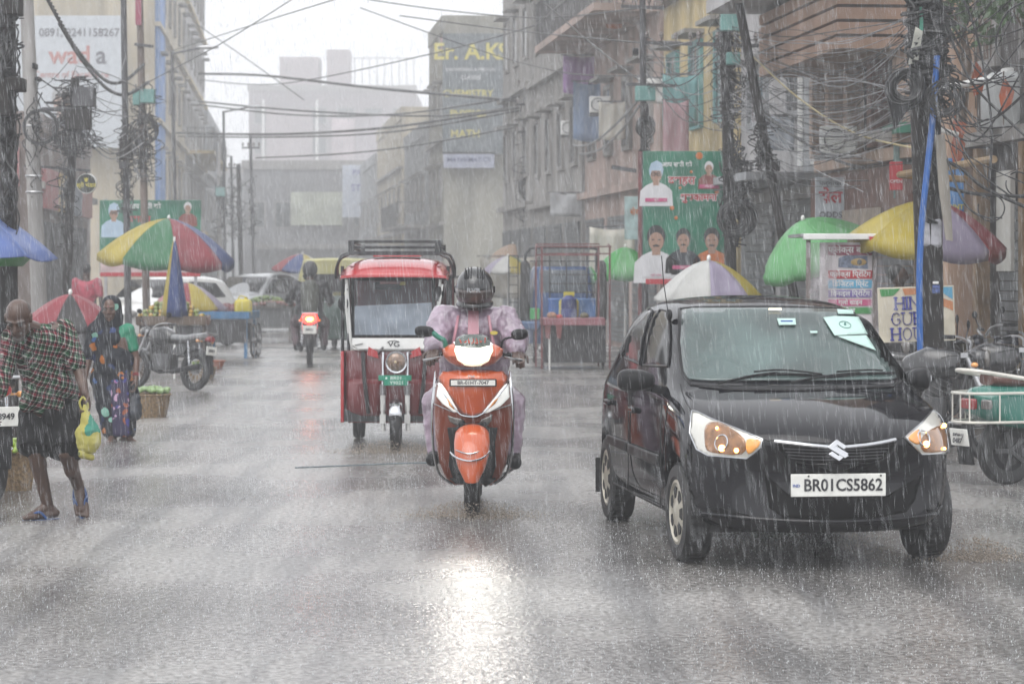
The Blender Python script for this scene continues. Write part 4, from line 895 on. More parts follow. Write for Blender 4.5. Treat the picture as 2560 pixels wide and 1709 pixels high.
# body: cowl, side skirts, cabin
q = MB()
L_ = e5(445, 0).x; R_ = .455
q.rings([[Vector((p.x, p.y, z)) for p in catmull([(L_ * f, .55, 0), (L_ * f, .25, 0), (L_ * f * .8, .16 + d, 0), (0, .10 + d, 0), (R_ * f * .8, .16 + d, 0), (R_ * f, .25, 0), (R_ * f, .55, 0)], 3, False)] for z, f, d in ((.235, .93, .06), (.26, .96, .05), (.5, .99, .02), (.80, 1.0, 0), (.865, .97, .02))])
cb = q.build('front_cowl', EDRED, er, ang=50)
for k in (-1, 1):
    q = MB(); q.rings([[Vector((k * p.x, p.y, z)) for p in catmull([(.13, .13 - d, 0), (.25, .14 - d, 0), (.40, .19 - d, 0), (.405, .22, 0), (.25, .2, 0), (.13, .17, 0)], 3, True)] for z, d in ((.30, .0), (.34, .035), (.58, .04), (.62, .0))]); q.build('cowl_panel', EDRED, er, ang=45)
    q = MB(); q.tube([e5(770 + k * 200, 760, .10), e5(770 + k * 188, 940, .06), e5(770 + k * 165, 1150, .10)], .018, 8); q.build('cowl_strut', RB, er)
    q = MB(); q.prism([(0, 0), (.10, .03), (.085, .10), (.01, .06)], facing(e5(770 + (100 if k > 0 else -100), 800, .085), (k, 0, 0), (0, 0, 1)), .010); q.build('cowl_flash', ERED, er)
    q = MB(); q.box((k * .455, .35, .55), (.03, .4, .62)); q.build('side_panel', ERED, er, bevel=.01)
    q = MB(); q.box((k * .455, 1.7, .45), (.03, 1.3, .46)); q.build('rear_side_panel', EDRED, er, bevel=.01)
    for y in (.30, 1.15, 2.2): q = MB(); q.cyl((k * .462, y, .5), (k * .462, y, 1.60), .016, n=10); q.build('roof_post', RB, er)
    q = MB(); q.rings([[Vector((k * (.455 + .01 * math.sin(y * 23)), y, z)) for y in [1.2 + .05 * i for i in range(21)]] + [Vector((k * (.468 + .01 * math.sin(y * 23)), y, z)) for y in [2.2 - .05 * i for i in range(21)]] for z in (1.05, 1.3, 1.58)]); q.build('side_curtain', mat('curtain_maroon', (.10, .012, .018), .6), er)
q = MB(); q.box((0, 1.2, .30), (.88, 2.1, .10)); q.build('floor_pan', RB, er)
SEATR = mat('seat_red', (.10, .012, .018), .5)
q = MB(); q.box((0, .72, .55), (.8, .34, .36)); q.build('driver_seat', SEATR, er, bevel=.03)
q = MB(); q.box((0, 2.05, .62), (.84, .4, .3)); q.box((0, 2.25, .95), (.84, .08, .55)); q.build('passenger_seat', SEATR, er, bevel=.03)
q = MB(); q.box((0, 2.32, 1.3), (.9, .02, .5)); q.build('rear_sheet', mat('curtain_maroon', (.1, .01, .02)), er)
q = MB(); q.box((e5(720, 0).x, .3, e5(0, 340).z), (.24, .05, .07)); q.build('fan', BLKP, er, bevel=.02)
q = MB(); q.box((e5(725, 0).x + .02, .25, e5(0, 322).z), (.18, .012, .02)); q.build('garland', mat('garland_pink', (.35, .16, .14), .6), er)
q = MB(); q.box((e5(818, 0).x, .25, e5(0, 325).z), (.05, .012, .03)); q.build('yellow_tag', mat('tag_yellow', (.45, .36, .04), .6), er)
q = MB(); q.lathe([(.022, 0), (.026, .012), (.014, .024), (.02, .04), (.012, .055), (.016, .068), (.004, .09)], 14, Matrix.Translation(e5(884, 640, .15))); q.build('idol', mat('idol_cream', (.40, .33, .24), .5), er)
q = MB(); q.tube([e5(700, 730, .06), e5(610, 812, .16), e5(590, 800, .22)], .011, 8); q.tube([e5(860, 760, .06), e5(930, 808, .16), e5(960, 800, .22)], .011, 8); q.build('handlebar', STEEL, er)
for k, xc, yc in ((-1, 448, 452), (1, 1052, 390)):
    q = MB(); q.ell(e5(xc, yc, .05), (.046, .02, .066)); q.tube([e5(xc, yc - 20, .06), e5(770 + k * 300, 360, .12)], .006, 6); q.build('mirror', BLKP, er)
# headlamp, plate, fork, wheel
hc_ = e5(787, 822, -.02); q = MB(); M = facing(hc_, (1, 0, 0), (0, 0, 1))
q.lathe([(.03, -.14), (.075, -.10), (.095, -.03), (.097, .0), (.092, .008), (.082, .004)], 36, M); hl_ = q.build('headlamp', CHROME, er)
q = MB(); q.lathe([(.082, .0), (.070, .016), (.04, .026), (.01, .03)], 36, M); q.build('lens', mat('amber_dim_lens', (.16, .10, .065), .12, .3, var=.5, scale=40, coat=1), hl_)
q = MB(); q.ell(e5(782, 820, -.055), .012); q.build('bulb', mat('dim_bulb', (.5, .4, .25), .2), hl_)
GREENP = mat('plate_green', (.005, .20, .12), .4, var=.1)
q = MB(); q.box(e5(779, 920, -.05), (.285, .010, .047)); q.box(e5(783, 945, -.052), (.205, .010, .062)); gp = q.build('number_plate', GREENP, er, bevel=.003)
PT = mat('plate_text_white', (.55, .66, .60), .5, var=0)
tmesh('BR01', .040, CAMF(e5(787, 921, -.0575)), .002, bold=.0005, sx=1.2).build('lettering', PT, gp); tmesh('Y9021', .040, CAMF(e5(790, 951, -.0595)), .002, bold=.0005, sx=1.15).build('lettering', PT, gp)
q = MB(); q.box(e5(725, 921, -.057), (.016, .003, .018)); q.build('crest', PT, gp)
for xc in (701, 856):
    fk = bpy.data.objects.new('fork_leg', None); COL.objects.link(fk); fk.parent = er
    q = MB(); q.cyl(e5(xc, 760, .05), e5(xc, 1030, .0), .012, n=12); q.build('upper_tube', CHROME, fk)
    q = MB(); K = [e5(xc, 960, .0) + Vector((.026 * math.cos(t * 2 * math.pi), .026 * math.sin(t * 2 * math.pi), -.0135 * t)) for t in [i / 8 for i in range(56)]]; q.tube(K, .0052, 6); q.build('spring', STEEL, fk)
    q = MB(); q.cyl(e5(xc, 1030, 0), e5(xc, 1130, 0), .024, .022, 14); q.cyl(e5(xc, 1130, 0), e5(xc + 4, 1255, 0), .018, .020, 12); q.box(e5(xc, 1180, -.01), (.05, .04, .08)); q.build('slider', ALU, fk)
q = MB(); q.rings([[Vector((e5(785, 0).x + .055 * x, .01 - math.cos(R(a)) * .235, .2 + math.sin(R(a)) * .235 + zz)) for x, zz in ((-1, -.02), (-.95, .0), (-.5, .018), (0, .023), (.5, .018), (.95, 0), (1, -.02), (0, -.01))] for a in (35, 55, 75, 95, 115, 140)]); q.build('mudguard', CHROME, er, ang=50)
fw = bpy.data.objects.new('front_wheel', None); COL.objects.link(fw); fw.parent = er; x0 = e5(783, 0).x
t = MB(); wheel(t, None, (x0, .01, .205), .205, .098)
for k in range(26):
    a = 2 * math.pi * k / 26; t.box((x0, .01 + math.cos(a) * .205, .205 + math.sin(a) * .205), (.08, .016, .005), (a + math.pi / 2, 0, .4))
t.build('tyre', RUBBER, fw)
t = MB(); t.lathe([(.02, 0), (.125, .004), (.13, .04), (.125, .08), (.02, .084)], 26, facing((x0 - .042, .01, .205), (0, 1, 0), (0, 0, 1))); t.build('rim', STEEL, fw)
for xx in (-.40, .40):
    rw = bpy.data.objects.new('rear_wheel', None); COL.objects.link(rw); rw.parent = er
    t = MB(); wheel(t, None, (xx, 1.75, .21), .21, .11); t.build('tyre', RUBBER, rw); t = MB(); t.lathe([(.02, 0), (.125, .004), (.13, .045), (.125, .09), (.02, .094)], 26, facing((xx - .047, 1.75, .21), (0, 1, 0), (0, 0, 1))); t.build('rim', STEEL, rw)
q = MB(); q.cyl((-.4, 1.75, .21), (.4, 1.75, .21), .03); q.box((0, 1.75, .24), (.2, .2, .16)); q.build('rear_axle', RB, er)
# ================================================================ motorcycles (forward = -y)
def spoked(parent, name, c, Rr, w, rim=None):
    e = bpy.data.objects.new(name, None); COL.objects.link(e); e.parent = parent; c = Vector(c)
    t = MB(); t.torus(c, Rr - w * .48, w * .5, (1, 0, 0), 36, 10); t.build('tyre', RUBBER, e)
    t = MB(); t.torus(c, Rr - w * 1.05, w * .16, (1, 0, 0), 36, 6, sq=2.2); t.build('rim', rim or STEEL, e)
    t = MB(); t.cyl(c - Vector((.05, 0, 0)), c + Vector((.05, 0, 0)), .05, n=16)
    for k in range(18):
        a = 2 * math.pi * k / 18; t.cyl(c + Vector((.03 * (-1) ** k, math.cos(a + .3) * .04, math.sin(a + .3) * .04)), c + Vector((0, math.cos(a) * (Rr - w), math.sin(a) * (Rr - w))), .004, n=5)
    t.build('hub', STEEL, e); return e
def motorcycle(label, loc, rz, col, group=None, name='motorcycle', tank=None, lit=False, plate=None, mirrors=True, rim=BLKP, seat=(.012, .012, .013), lean=0, sidec=None, plx=0):
    m = thing(name, label, 'motorcycle', loc, rz, group); m.rotation_euler = (0, lean, rz)
    PC = paint('bike_' + '%02x%02x%02x' % tuple(int(c * 255) for c in col), col, .25); TK = paint('tank_' + '%02x%02x%02x' % tuple(int(c * 255) for c in (tank or col)), tank or col, .22)
    spoked(m, 'front_wheel', (0, -.63, .30), .30, .085, rim); spoked(m, 'rear_wheel', (0, .63, .30), .30, .10, rim)
    q = MB()
    for s in (-1, 1): q.cyl((s * .075, -.63, .30), (s * .075, -.38, .86), .018, .022, 10)
    q.box((0, -.36, .88), (.2, .06, .04)); q.build('fork', STEEL, m)
    for nm, cy_, a0, a1 in (('front_mudguard', -.63, 30, 165), ('rear_mudguard', .63, -8, 130)):
        q = MB(); q.rings([[Vector((.06 * x, cy_ + (-1 if cy_ < 0 else 1) * math.cos(R(a)) * (.335 + zz), .30 + math.sin(R(a)) * (.335 + zz))) for x, zz in ((-1, -.03), (-.8, 0), (0, .012), (.8, 0), (1, -.03), (0, -.004))] for a in [a0 + (a1 - a0) * i / 8 for i in range(9)]]); q.build(nm, PC if nm[0] == 'f' else BLKP, m, ang=50)
    q = MB(); q.rings([[Vector((p.x, y, p.z)) for p in catmull([(-w, 0, z0 + .06), (-w * .8, 0, z1), (0, 0, z1 + .03), (w * .8, 0, z1), (w, 0, z0 + .06), (w * .5, 0, z0), (-w * .5, 0, z0)], 3, True)] for y, w, z0, z1 in ((-.36, .06, .80, .86), (-.28, .125, .70, .90), (-.05, .14, .68, .92), (.12, .10, .70, .85), (.17, .06, .72, .80))]); q.build('fuel_tank', TK, m, ang=50)
    q = MB(); q.rings([[Vector((p.x, y, p.z)) for p in catmull([(-w, 0, z - .03), (-w * .9, 0, z + .04), (0, 0, z + .055), (w * .9, 0, z + .04), (w, 0, z - .03), (0, 0, z - .06)], 3, True)] for y, w, z in ((.10, .06, .78), (.2, .11, .785), (.45, .135, .775), (.62, .13, .80), (.82, .11, .815), (.88, .06, .82))]); q.build('seat', mat('seat_%d' % int(seat[0] * 1000), seat, .4, coat=.4), m, ang=50)
    q = MB(); q.box((0, -.02, .42), (.22, .34, .24)); q.cyl((0, -.06, .5), (0, -.16, .70), .075, .07, 14)
    for i in range(5): q.box((0, -.10 - .02 * i, .54 + .035 * i), (.2, .18, .008), (R(25), 0, 0))
    q.tube([(0, -.38, .80), (0, -.30, .45), (0, -.1, .26), (0, .2, .28), (0, .55, .34)], .022, 8); q.tube([(0, -.36, .84), (0, .1, .70), (0, .5, .74), (0, .85, .78)], .02, 8); q.build('engine', mat('engine_metal', (.07, .07, .072), .4, .6, var=.4), m, bevel=.008)
    for s in (-1, 1):
        q = MB(); q.rings([[Vector((s * (.09 + x), .38 + .13 * math.cos(t), .60 + .085 * math.sin(t) + .02 * math.cos(t))) for t in [2 * math.pi * i / 14 for i in range(14)]] for x in (0, .03)]); q.build('side_cover', sidec or PC, m, bevel=.006)
        q = MB(); K = [Vector((s * .12 + .026 * math.cos(t), .62 - .04 * t / 44 + .026 * math.sin(t), .34 + .0075 * t)) for t in [i * .7 for i in range(58)]]; q.tube(K, .006, 5); q.cyl((s * .12, .62, .32), (s * .12, .55, .74), .012); q.build('shock_absorber', CHROME, m)
        q = MB(); q.tube(catmull([(s * .04, -.38, .93), (s * .14, -.38, .99), (s * .24, -.32, 1.02), (s * .36, -.22, 1.01)], 5), .012, 8); q.build('handlebar', STEEL, m)
        q = MB(); q.cyl((s * .27, -.30, 1.015), (s * .375, -.215, 1.01), .017, n=10); q.build('grip', BLKP, m)
        if mirrors:
            q = MB(); q.ell((s * .31, -.33, 1.155), (.058, .012, .038), n=18); q.tube([(s * .24, -.32, 1.03), (s * .30, -.33, 1.12)], .006, 6); mm = q.build('mirror', BLKP, m)
        for y in (-.45, .78):
            q = MB(); q.tube([(s * .05, y, .80 if y < 0 else .74), (s * .14, y, .80 if y < 0 else .74)], .008, 6); q.ell((s * .155, y, .80 if y < 0 else .74), (.025, .03, .022)); q.build('indicator', AMBER, m)
        q = MB(); q.cyl((s * .12, .05, .28), (s * .24, .05, .28), .014); q.build('foot_peg', RUBBER, m)
    q = MB(); q.tube([(.09, -.18, .45), (.12, -.2, .30), (.13, .0, .25), (.14, .3, .27)], .018, 8); q.cyl((.145, .28, .27), (.165, .88, .36), .038, .045, 16); q.build('exhaust', CHROME if rim is CHROME else BLKP, m)
    q = MB(); q.ell((0, -.46, .86), (.09, .09, .085)); hh = q.build('headlamp', PC, m); q = MB(); q.ell((0, -.53, .86), (.078, .03, .072)); q.build('lens', CLEAR, hh)
    q = MB(); q.tube([(-.11, .70, .82), (-.12, .92, .86), (.12, .92, .86), (.11, .70, .82)], .012, 8); q.build('grab_rail', STEEL, m)
    q = MB(); q.rings([[Vector(((.13 if lit else .075) * a * math.cos(t), y, .775 + (.095 if lit else .052) * a * math.sin(t))) for t in [2 * math.pi * i / 18 for i in range(18)]] for a, y in ((.9, .84), (1, .90), (.8, .935))]); tl = q.build('tail_lamp', mat('tail_lit' if lit else 'tail_off', (.6, .02, .015) if lit else (.25, .01, .01), .2, emit=6 if lit else 0, ecol=(1, .03, .02), coat=1), m)  # lit lamp is oversized, its red glow built into the shape
    if lit:
        q = MB(); q.rings([[Vector((.06 * math.cos(t), y, .765 + .035 * math.sin(t))) for t in [2 * math.pi * i / 14 for i in range(14)]] for y in (.93, .945)]); q.build('bulb', mat('tail_bulb', (1, .5, .1), .2, var=0, emit=14, ecol=(1, .42, .05)), tl)
    q = MB(); q.box((plx, .935, .60), (.215, .012, .13)); pl_ = q.build('number_plate', PLATEW, m, bevel=.003)
    if plate:
        M = facing((plx, .944, .60), (-1, 0, 0), (0, 0, 1))
        tmesh(plate, .058, M, .003, bold=.001).build('lettering', INK, pl_)
    q = MB(); q.box((0, .90, .50), (.14, .02, .2), (R(12), 0, 0)); q.build('mud_flap', BLKP, m)
    return m
def bikepos(px, Y): return ((px - 1280) / F * Y, Y, 0)
# ridden away, tail lamp lit
TM = motorcycle('dark motorcycle with glowing red tail lamp ridden away in the rain', bikepos(775, 42.5), R(184), (.02, .02, .022), lit=True, plate='BR01')
TR = thing('person', 'dark-clad motorcyclist with olive backpack seen from behind', 'person', TM.location, R(184))
def sitter(root, mcol, skin, lean=.0, helmet=None, pack=False, hands=True, y0=.28, z0=.80, trouser=None, face=-1):
    pel, chest = Vector((0, y0, z0)), Vector((0, y0 - .10 - lean, z0 + .42)); sh = [Vector((s * .21, y0 - .10 - lean, z0 + .50)) for s in (-1, 1)]; hc = Vector((0, y0 - .16 - lean, z0 + .73))
    b = MB(); b.cap(chest, hc, .06, .058); b.ell(hc, (.08, .1, .115)); b.ell(hc + Vector((0, -.10, -.02)), (.018, .02, .03))
    el = [Vector((s * .33, y0 - .32, z0 + .26)) for s in (-1, 1)]; ha = [Vector((s * .34, -.24, 1.03)) for s in (-1, 1)]
    for s, e, h_ in zip((-1, 1), el, ha): limb(b, [e, h_], [.04, .028]); hand(b, h_, (-s * .2, -.8, -.3), (0, .2, -1), -s, 1.5)
    kn = [Vector((s * .24, y0 - .42, .68)) for s in (-1, 1)]; an = [Vector((s * .22, .02, .34)) for s in (-1, 1)]
    for k, a in zip(kn, an): limb(b, [k, a], [.05, .035])
    b.cap(pel, chest, .11, .1); limb(b, [sh[0], el[0]], [.05, .04]); limb(b, [sh[1], el[1]], [.05, .04])
    for s, k in zip((-1, 1), kn): b.cap(pel + Vector((s * .09, 0, 0)), k, .09, .06)
    b.build('body', skin, root, remesh=.010, smooth=2)
    j = MB(); torso(j, pel, chest, sh, .15, .15, .08, .10)
    for s, e, h_ in zip(sh, el, ha): limb(j, [s, e, e.lerp(h_, .8)], [.085, .072, .055])
    j.build('jacket', mcol, root, remesh=.012, smooth=3, disp=(.04, .08))
    t = MB()
    for s, k, a in zip((-1, 1), kn, an): limb(t, [pel + Vector((s * .09, 0, -.01)), k, a], [.12, .085, .06])
    t.build('trousers', trouser or mcol, root, remesh=.012, smooth=3, disp=(.03, .08))
    for a in an: f = MB(); f.cap(a + Vector((0, .05, -.05)), a + Vector((0, -.14, -.06)), .045, .04); f.build('shoe', BLKP, root)
    if helmet: h = MB(); h.ell(hc + Vector((0, .0, .02)), (.125, .15, .14)); h.cap(hc + Vector((-.05, -.06, -.09)), hc + Vector((.05, -.06, -.09)), .07); h.build('helmet', helmet, root, remesh=.010, smooth=3)
    else: h = MB(); h.ell(hc + Vector((0, .015, .03)), (.086, .105, .105)); h.build('hair', mat('black_hair', (.008, .007, .007), .35), root)
    if pack: p = MB(); p.cap(chest + Vector((0, .20, .02)), pel + Vector((0, .24, .10)), .15, .14, 1.0); p.build('backpack', pack, root, remesh=.012, smooth=3, disp=(.03, .1))
    return hc
sitter(TR, mat('dark_jacket', (.018, .019, .022), .5, bump=.4, bscale=20), SKIN, helmet=mat('dull_helmet', (.018, .018, .02), .4), pack=mat('olive_pack', (.045, .05, .04), .6), trouser=mat('mauve_trouser', (.09, .06, .07), .6))
# parked ones
motorcycle('black motorcycle parked by fruit stalls with rear plate towards the road', bikepos(410, 34.2), R(-128), (.012, .012, .013), plate='BR01', seat=(.16, .165, .17), lean=R(-6)).scale = (.86,) * 3  # pale grey seat has the wet reflection put into its colour
motorcycle('black motorcycle with chrome rims parked between guest house board and green scooter', bikepos(2450, 22.6), R(84), (.010, .010, .012), plate=None, lean=R(5), rim=CHROME, mirrors=False)
motorcycle('silver motorcycle with chrome exhaust parked behind black hatchback', bikepos(2300, 21.3), R(72), (.02, .02, .022), tank=(.02, .02, .022), sidec=mat('silver_cover', (.42, .42, .43), .3, .6, coat=1), plate=None, lean=R(5), rim=CHROME)
motorcycle('black commuter motorcycle parked under guest house board', bikepos(2400, 24.6), R(-70), (.012, .012, .014), plate=None, lean=R(-5))
motorcycle('dark blue motorcycle parked against shop shutter behind pole', bikepos(2560, 25.6), R(-75), (.012, .018, .035), plate=None, lean=R(-5))
motorcycle('black motorcycle with plate 8949 half out of view beside chilli basket', bikepos(-76, 18.4), R(205), (.010, .010, .011), plate='8949', plx=-.02)
# ---------------- green scooter with carrier rails, tail towards the car
GY = 10560 / (1204 - 665.); gk = GY / F
GREENS = paint('scooter_green', (.01, .135, .10), .25)
gs = thing('motor_scooter', 'green vintage-style scooter with cream tail guard parked beside motorcycles', 'scooter', ((2650 - 1280) * gk, GY, 0), R(118))
def along(y, l): return [Vector((p.x, y, p.z)) for p in catmull([(x, 0, z) for x, z in l], 3, True)]
q = MB(); q.rings([along(y, [(-w, z0 + .1), (-w * .85, z1), (0, z1 + .04), (w * .85, z1), (w, z0 + .1), (w * .8, z0), (-w * .8, z0)]) for y, w, z0, z1 in ((-.10, .12, .42, .60), (.05, .20, .40, .68), (.35, .24, .40, .70), (.62, .20, .44, .70), (.80, .11, .52, .68), (.84, .06, .56, .64))]); q.build('tail_body', GREENS, gs, ang=50)
q = MB(); q.rings([along(y, [(-w, z), (-w * .9, z + .06), (0, z + .075), (w * .9, z + .06), (w, z), (0, z - .02)]) for y, w, z in ((-.12, .09, .70), (.0, .14, .71), (.3, .15, .71), (.62, .13, .74), (.68, .08, .75))]); st_ = q.build('seat', mat('seat_brown', (.085, .025, .015), .4, coat=.5), gs, ang=50)
CREAM = mat('cream_guard', (.62, .60, .54), .3, coat=.6)
q = MB(); q.tube(catmull([(-.17, .20, .74), (-.18, .6, .80), (-.12, .86, .84), (.12, .86, .84), (.18, .6, .80), (.17, .2, .74)], 5), .016, 8); q.build('grab_rail', CREAM, gs)
q = MB()
for z in (.47, .68): q.tube(catmull([(-.25, .25, z), (-.235, .55, z), (-.13, .90, z), (.13, .90, z), (.235, .55, z), (.25, .25, z)], 5), .010, 6)
for x, y in ((-.25, .28), (-.2, .72), (-.1, .915), (0, .92), (.1, .915), (.2, .72), (.25, .28)): q.cyl((x, y, .47), (x, y, .68), .006, n=6)
q.build('tail_guard', CREAM, gs)
q = MB(); q.box((0, .845, .60), (.16, .05, .08)); q.build('tail_lamp', mat('tail_off', (.25, .01, .01)), gs, bevel=.015)
for s in (-1, 1): q = MB(); q.box((s * .14, .79, .60), (.08, .05, .07), (0, 0, -s * .6)); q.build('indicator', CLEAR, gs, bevel=.012)
q = MB(); q.box((0, .93, .36), (.20, .012, .125), (R(-10), 0, 0)); gpl = q.build('number_plate', PLATEW, gs, bevel=.003)
for t_, z in (('BR01J', .385), ('0487', .335)): tmesh(t_, .052, facing((0, .945 - (z - .36) * .17, z), (-1, 0, 0), (0, -.17, 1)), .003, bold=.0008).build('lettering', INK, gpl)
q = MB(); q.box((0, .88, .27), (.16, .02, .22), (R(-10), 0, 0)); q.build('mud_flap', BLKP, gs)
q = MB(); q.box((0, -.35, .25), (.36, .5, .07)); q.build('floorboard', BLKP, gs, bevel=.02)
for nm, yy in (('rear_wheel', .50), ('front_wheel', -.76)):
    e = bpy.data.objects.new(nm, None); COL.objects.link(e); e.parent = gs
    t = MB(); wheel(t, None, (0, yy, .25), .25, .10); t.build('tyre', RUBBER, e); t = MB(); t.lathe([(.03, 0), (.09, .004), (.15, .0), (.155, .04), (.15, .08), (.03, .08)], 26, facing((-.04, yy, .25), (0, 1, 0), (0, 0, 1))); t.build('rim', BLKP, e)
    for k in range(5): t = MB(); t.bar((-.048, yy, .25), (-.05, yy + .145 * math.cos(k * 1.257), .25 + .145 * math.sin(k * 1.257)), .02, .03); t.build('spoke', mat('spoke_dark', (.06, .06, .062), .4, .5), e)
q = MB(); q.rings([[Vector((p.x, p.y, z)) for p in catmull([(-w, -.52, 0), (-w * .7, -.63, 0), (0, -.68, 0), (w * .7, -.63, 0), (w, -.52, 0), (0, -.56, 0)], 3, True)] for z, w in ((.26, .16), (.5, .23), (.75, .22), (.92, .12))]); q.build('leg_shield', GREENS, gs, ang=50)
q = MB(); q.ell((0, -.58, 1.0), (.13, .13, .09)); q.tube([(-.34, -.5, 1.04), (-.12, -.56, 1.02), (.12, -.56, 1.02), (.34, -.5, 1.04)], .014, 8); q.build('handlebar', GREENS, gs)
q = MB(); q.cyl((0, -.74, .25), (0, -.58, .9), .03); q.build('fork', BLKP, gs)
hm2 = thing('helmet', 'pale grey helmet left on brown scooter seat', 'helmet', gs.location + Matrix.Rotation(R(118), 3, 'Z') @ Vector((0, .12, .775)), R(100))
q = MB(); q.ell((0, 0, .11), (.13, .16, .135), n=28, m=16); q.cap((-.06, -.08, .05), (.06, -.08, .05), .06); q.build('shell', mat('grey_shell', (.36, .36, .37), .3, coat=.6), hm2, remesh=.009, smooth=3)
q = MB(); q.torus((0, .0, .035), .125, .014, (0, 0, 1), 24, 8); q.build('trim', BLKP, hm2)
# ================================================================ umbrellas, carts, signs
def cloth(name, col): return mat(name, col, .5, var=.14, scale=4, bump=.3, bscale=9, coat=.1, spec=.3)
UC = {k: cloth('canvas_' + k, tuple(c * .72 for c in v)) for k, v in dict(yellow=(.42, .33, .03), green=(.03, .17, .07), red=(.26, .025, .04), blue=(.03, .06, .20), lilac=(.30, .26, .36), lime=(.14, .42, .16), white=(.50, .50, .48), skyblue=(.10, .16, .40), brightgreen=(.03, .33, .05), black=(.02, .018, .02), purple=(.10, .075, .16), pink=(.40, .14, .16), peach=(.36, .24, .16)).items()}
def umbrella(label, px, Y, zt, rad, rise, cols, rz=0, tilt=(0, 0), val=.10, group=None, base=True, slope=1.7, foot=None):
    u = thing('umbrella', label, 'umbrella', ((px - 1280) / F * Y, Y, 0), 0, group)
    n = len(cols); M = Matrix.Translation((0, 0, zt - rise)) @ Euler((tilt[0], tilt[1], rz)).to_matrix().to_4x4()
    names = sorted(set(cols)); ca = MB(); S = 6; K = 7
    for i in range(n):
        ca.m = names.index(cols[i]); a0, a1 = 2 * math.pi * i / n, 2 * math.pi * (i + 1) / n; vs = []
        for k in range(K + 1):
            f = max(.012, k / K); z = rise * (1 - f ** slope)
            for j in range(S + 1):
                t = j / S; d0 = Vector((math.cos(a0), math.sin(a0), 0)); d1 = Vector((math.cos(a1), math.sin(a1), 0)); d = d0.lerp(d1, t)
                sag = math.sin(math.pi * t) * f * .045 * rad
                vs.append(d * rad * f + Vector((0, 0, z - sag * .8)))
        for j in range(S + 1): vs.append(vs[K * (S + 1) + j] * 1.0 + Vector((0, 0, -val * (.8 + .2 * math.sin(math.pi * j / S)))))
        W = S + 1
        ca.add(vs, [(k * W + j, k * W + j + 1, (k + 1) * W + j + 1, (k + 1) * W + j) for k in range(K + 1) for j in range(S)], M)
    ca.build('canopy', [UC[c] for c in names], u, ang=70, solid=.004)
    for i in range(n):
        a = 2 * math.pi * i / n; d = Vector((math.cos(a), math.sin(a), 0)); q = MB()
        q.tube([M @ (d * rad * f + Vector((0, 0, rise * (1 - max(.02, f) ** slope) - .012))) for f in (.03, .3, .6, .85, 1)], .005, 5); q.build('rib', STEEL, u)
    q = MB(); top = M @ Vector((0, 0, rise)); q.cyl(foot or (top.x * .0, top.y * .0, 0), top, .018, .016, 10); q.build('pole', WHITEP, u)
    q = MB(); q.ell(top + Vector((0, 0, .02)), (.022, .022, .035)); q.build('finial', WHITEP, u)
    if base: q = MB(); q.lathe([(.16, .0), (.17, .03), (.10, .06), (.03, .07)], 16); q.build('base', STEEL, u)
    return u
umbrella('tall round umbrella in yellow, green, red and blue panels over fruit carts', 416, 41, 2.34, 1.07, .60, ['blue', 'yellow', 'red', 'blue', 'yellow', 'green', 'red', 'blue'], R(15), (R(4), R(3)), .13)
umbrella('blue umbrella with bright green skirt cut off by the picture edge', -128, 24, 2.22, .98, .48, ['skyblue'] * 8, R(10), (0, R(4)), .01, base=True)
q = MB(); ur = bpy.data.objects['umbrella.001']
q.rings([[Vector((rr * math.cos(t), rr * math.sin(t), z)) for t in [2 * math.pi * i / 8 + .17 for i in range(8)]] for rr, z in ((.84, 1.775), (.66, 1.60))], cap=False); q.build('skirt', UC['brightgreen'], ur, solid=.004)
umbrella('low red and black umbrella over a pavement stall', 176, 29, 1.30, .50, .30, ['red', 'black', 'red', 'red', 'red', 'red', 'black', 'red'], R(-12), (R(10), R(4)), .04, slope=1.5)
umbrella('low yellow and lilac umbrella behind the fruit cart', 470, 44, 1.32, .64, .42, ['blue', 'yellow', 'red', 'green', 'pink', 'red', 'yellow', 'lilac'], R(12), (0, 0), .03, slope=1.6)
umbrella('distant red, blue and yellow umbrella beyond the dark motorcycle', 752, 65, 1.90, .72, .42, ['white', 'yellow', 'red', 'blue', 'red', 'blue', 'yellow', 'white'], R(10), (0, R(6)), .06)
umbrella('green umbrella behind portrait banner and cage cart', 1563, 46, 1.93, .60, .44, ['brightgreen', 'lime', 'brightgreen', 'lime'] * 2, R(22), (0, 0), .14)
umbrella('pale grey and yellow umbrella rising behind the black hatchback', 1772, 27, 1.66, .56, .38, ['yellow', 'white', 'white', 'pink', 'white', 'white', 'lilac', 'yellow'], R(-2), (0, 0), .04)
umbrella('mint green umbrella tilted beside the printing stall', 2040, 29, 2.14, .66, .40, ['lime', 'lime', 'lime', 'lime'] * 2, R(10), (R(6), R(-24)), .10)
umbrella('big yellow, lilac and red umbrella over printing stall', 2318, 25.4, 2.24, .76, .40, ['red', 'lilac', 'yellow', 'purple', 'yellow', 'yellow', 'lilac', 'red'], R(-4), (R(5), R(5)), .12, foot=(.03, .1, 0))
umbrella('faded peach umbrella far down the street beyond cage cart', 1282, 72, 2.20, .62, .34, ['peach'] * 8, R(5), (0, 0), .05)
umbrella('small striped umbrella far off beside the cage cart ladder', 1270, 62, 1.84, .62, .36, ['white', 'green', 'yellow', 'pink', 'lilac', 'white', 'yellow', 'green'], R(5), (0, 0), .06)
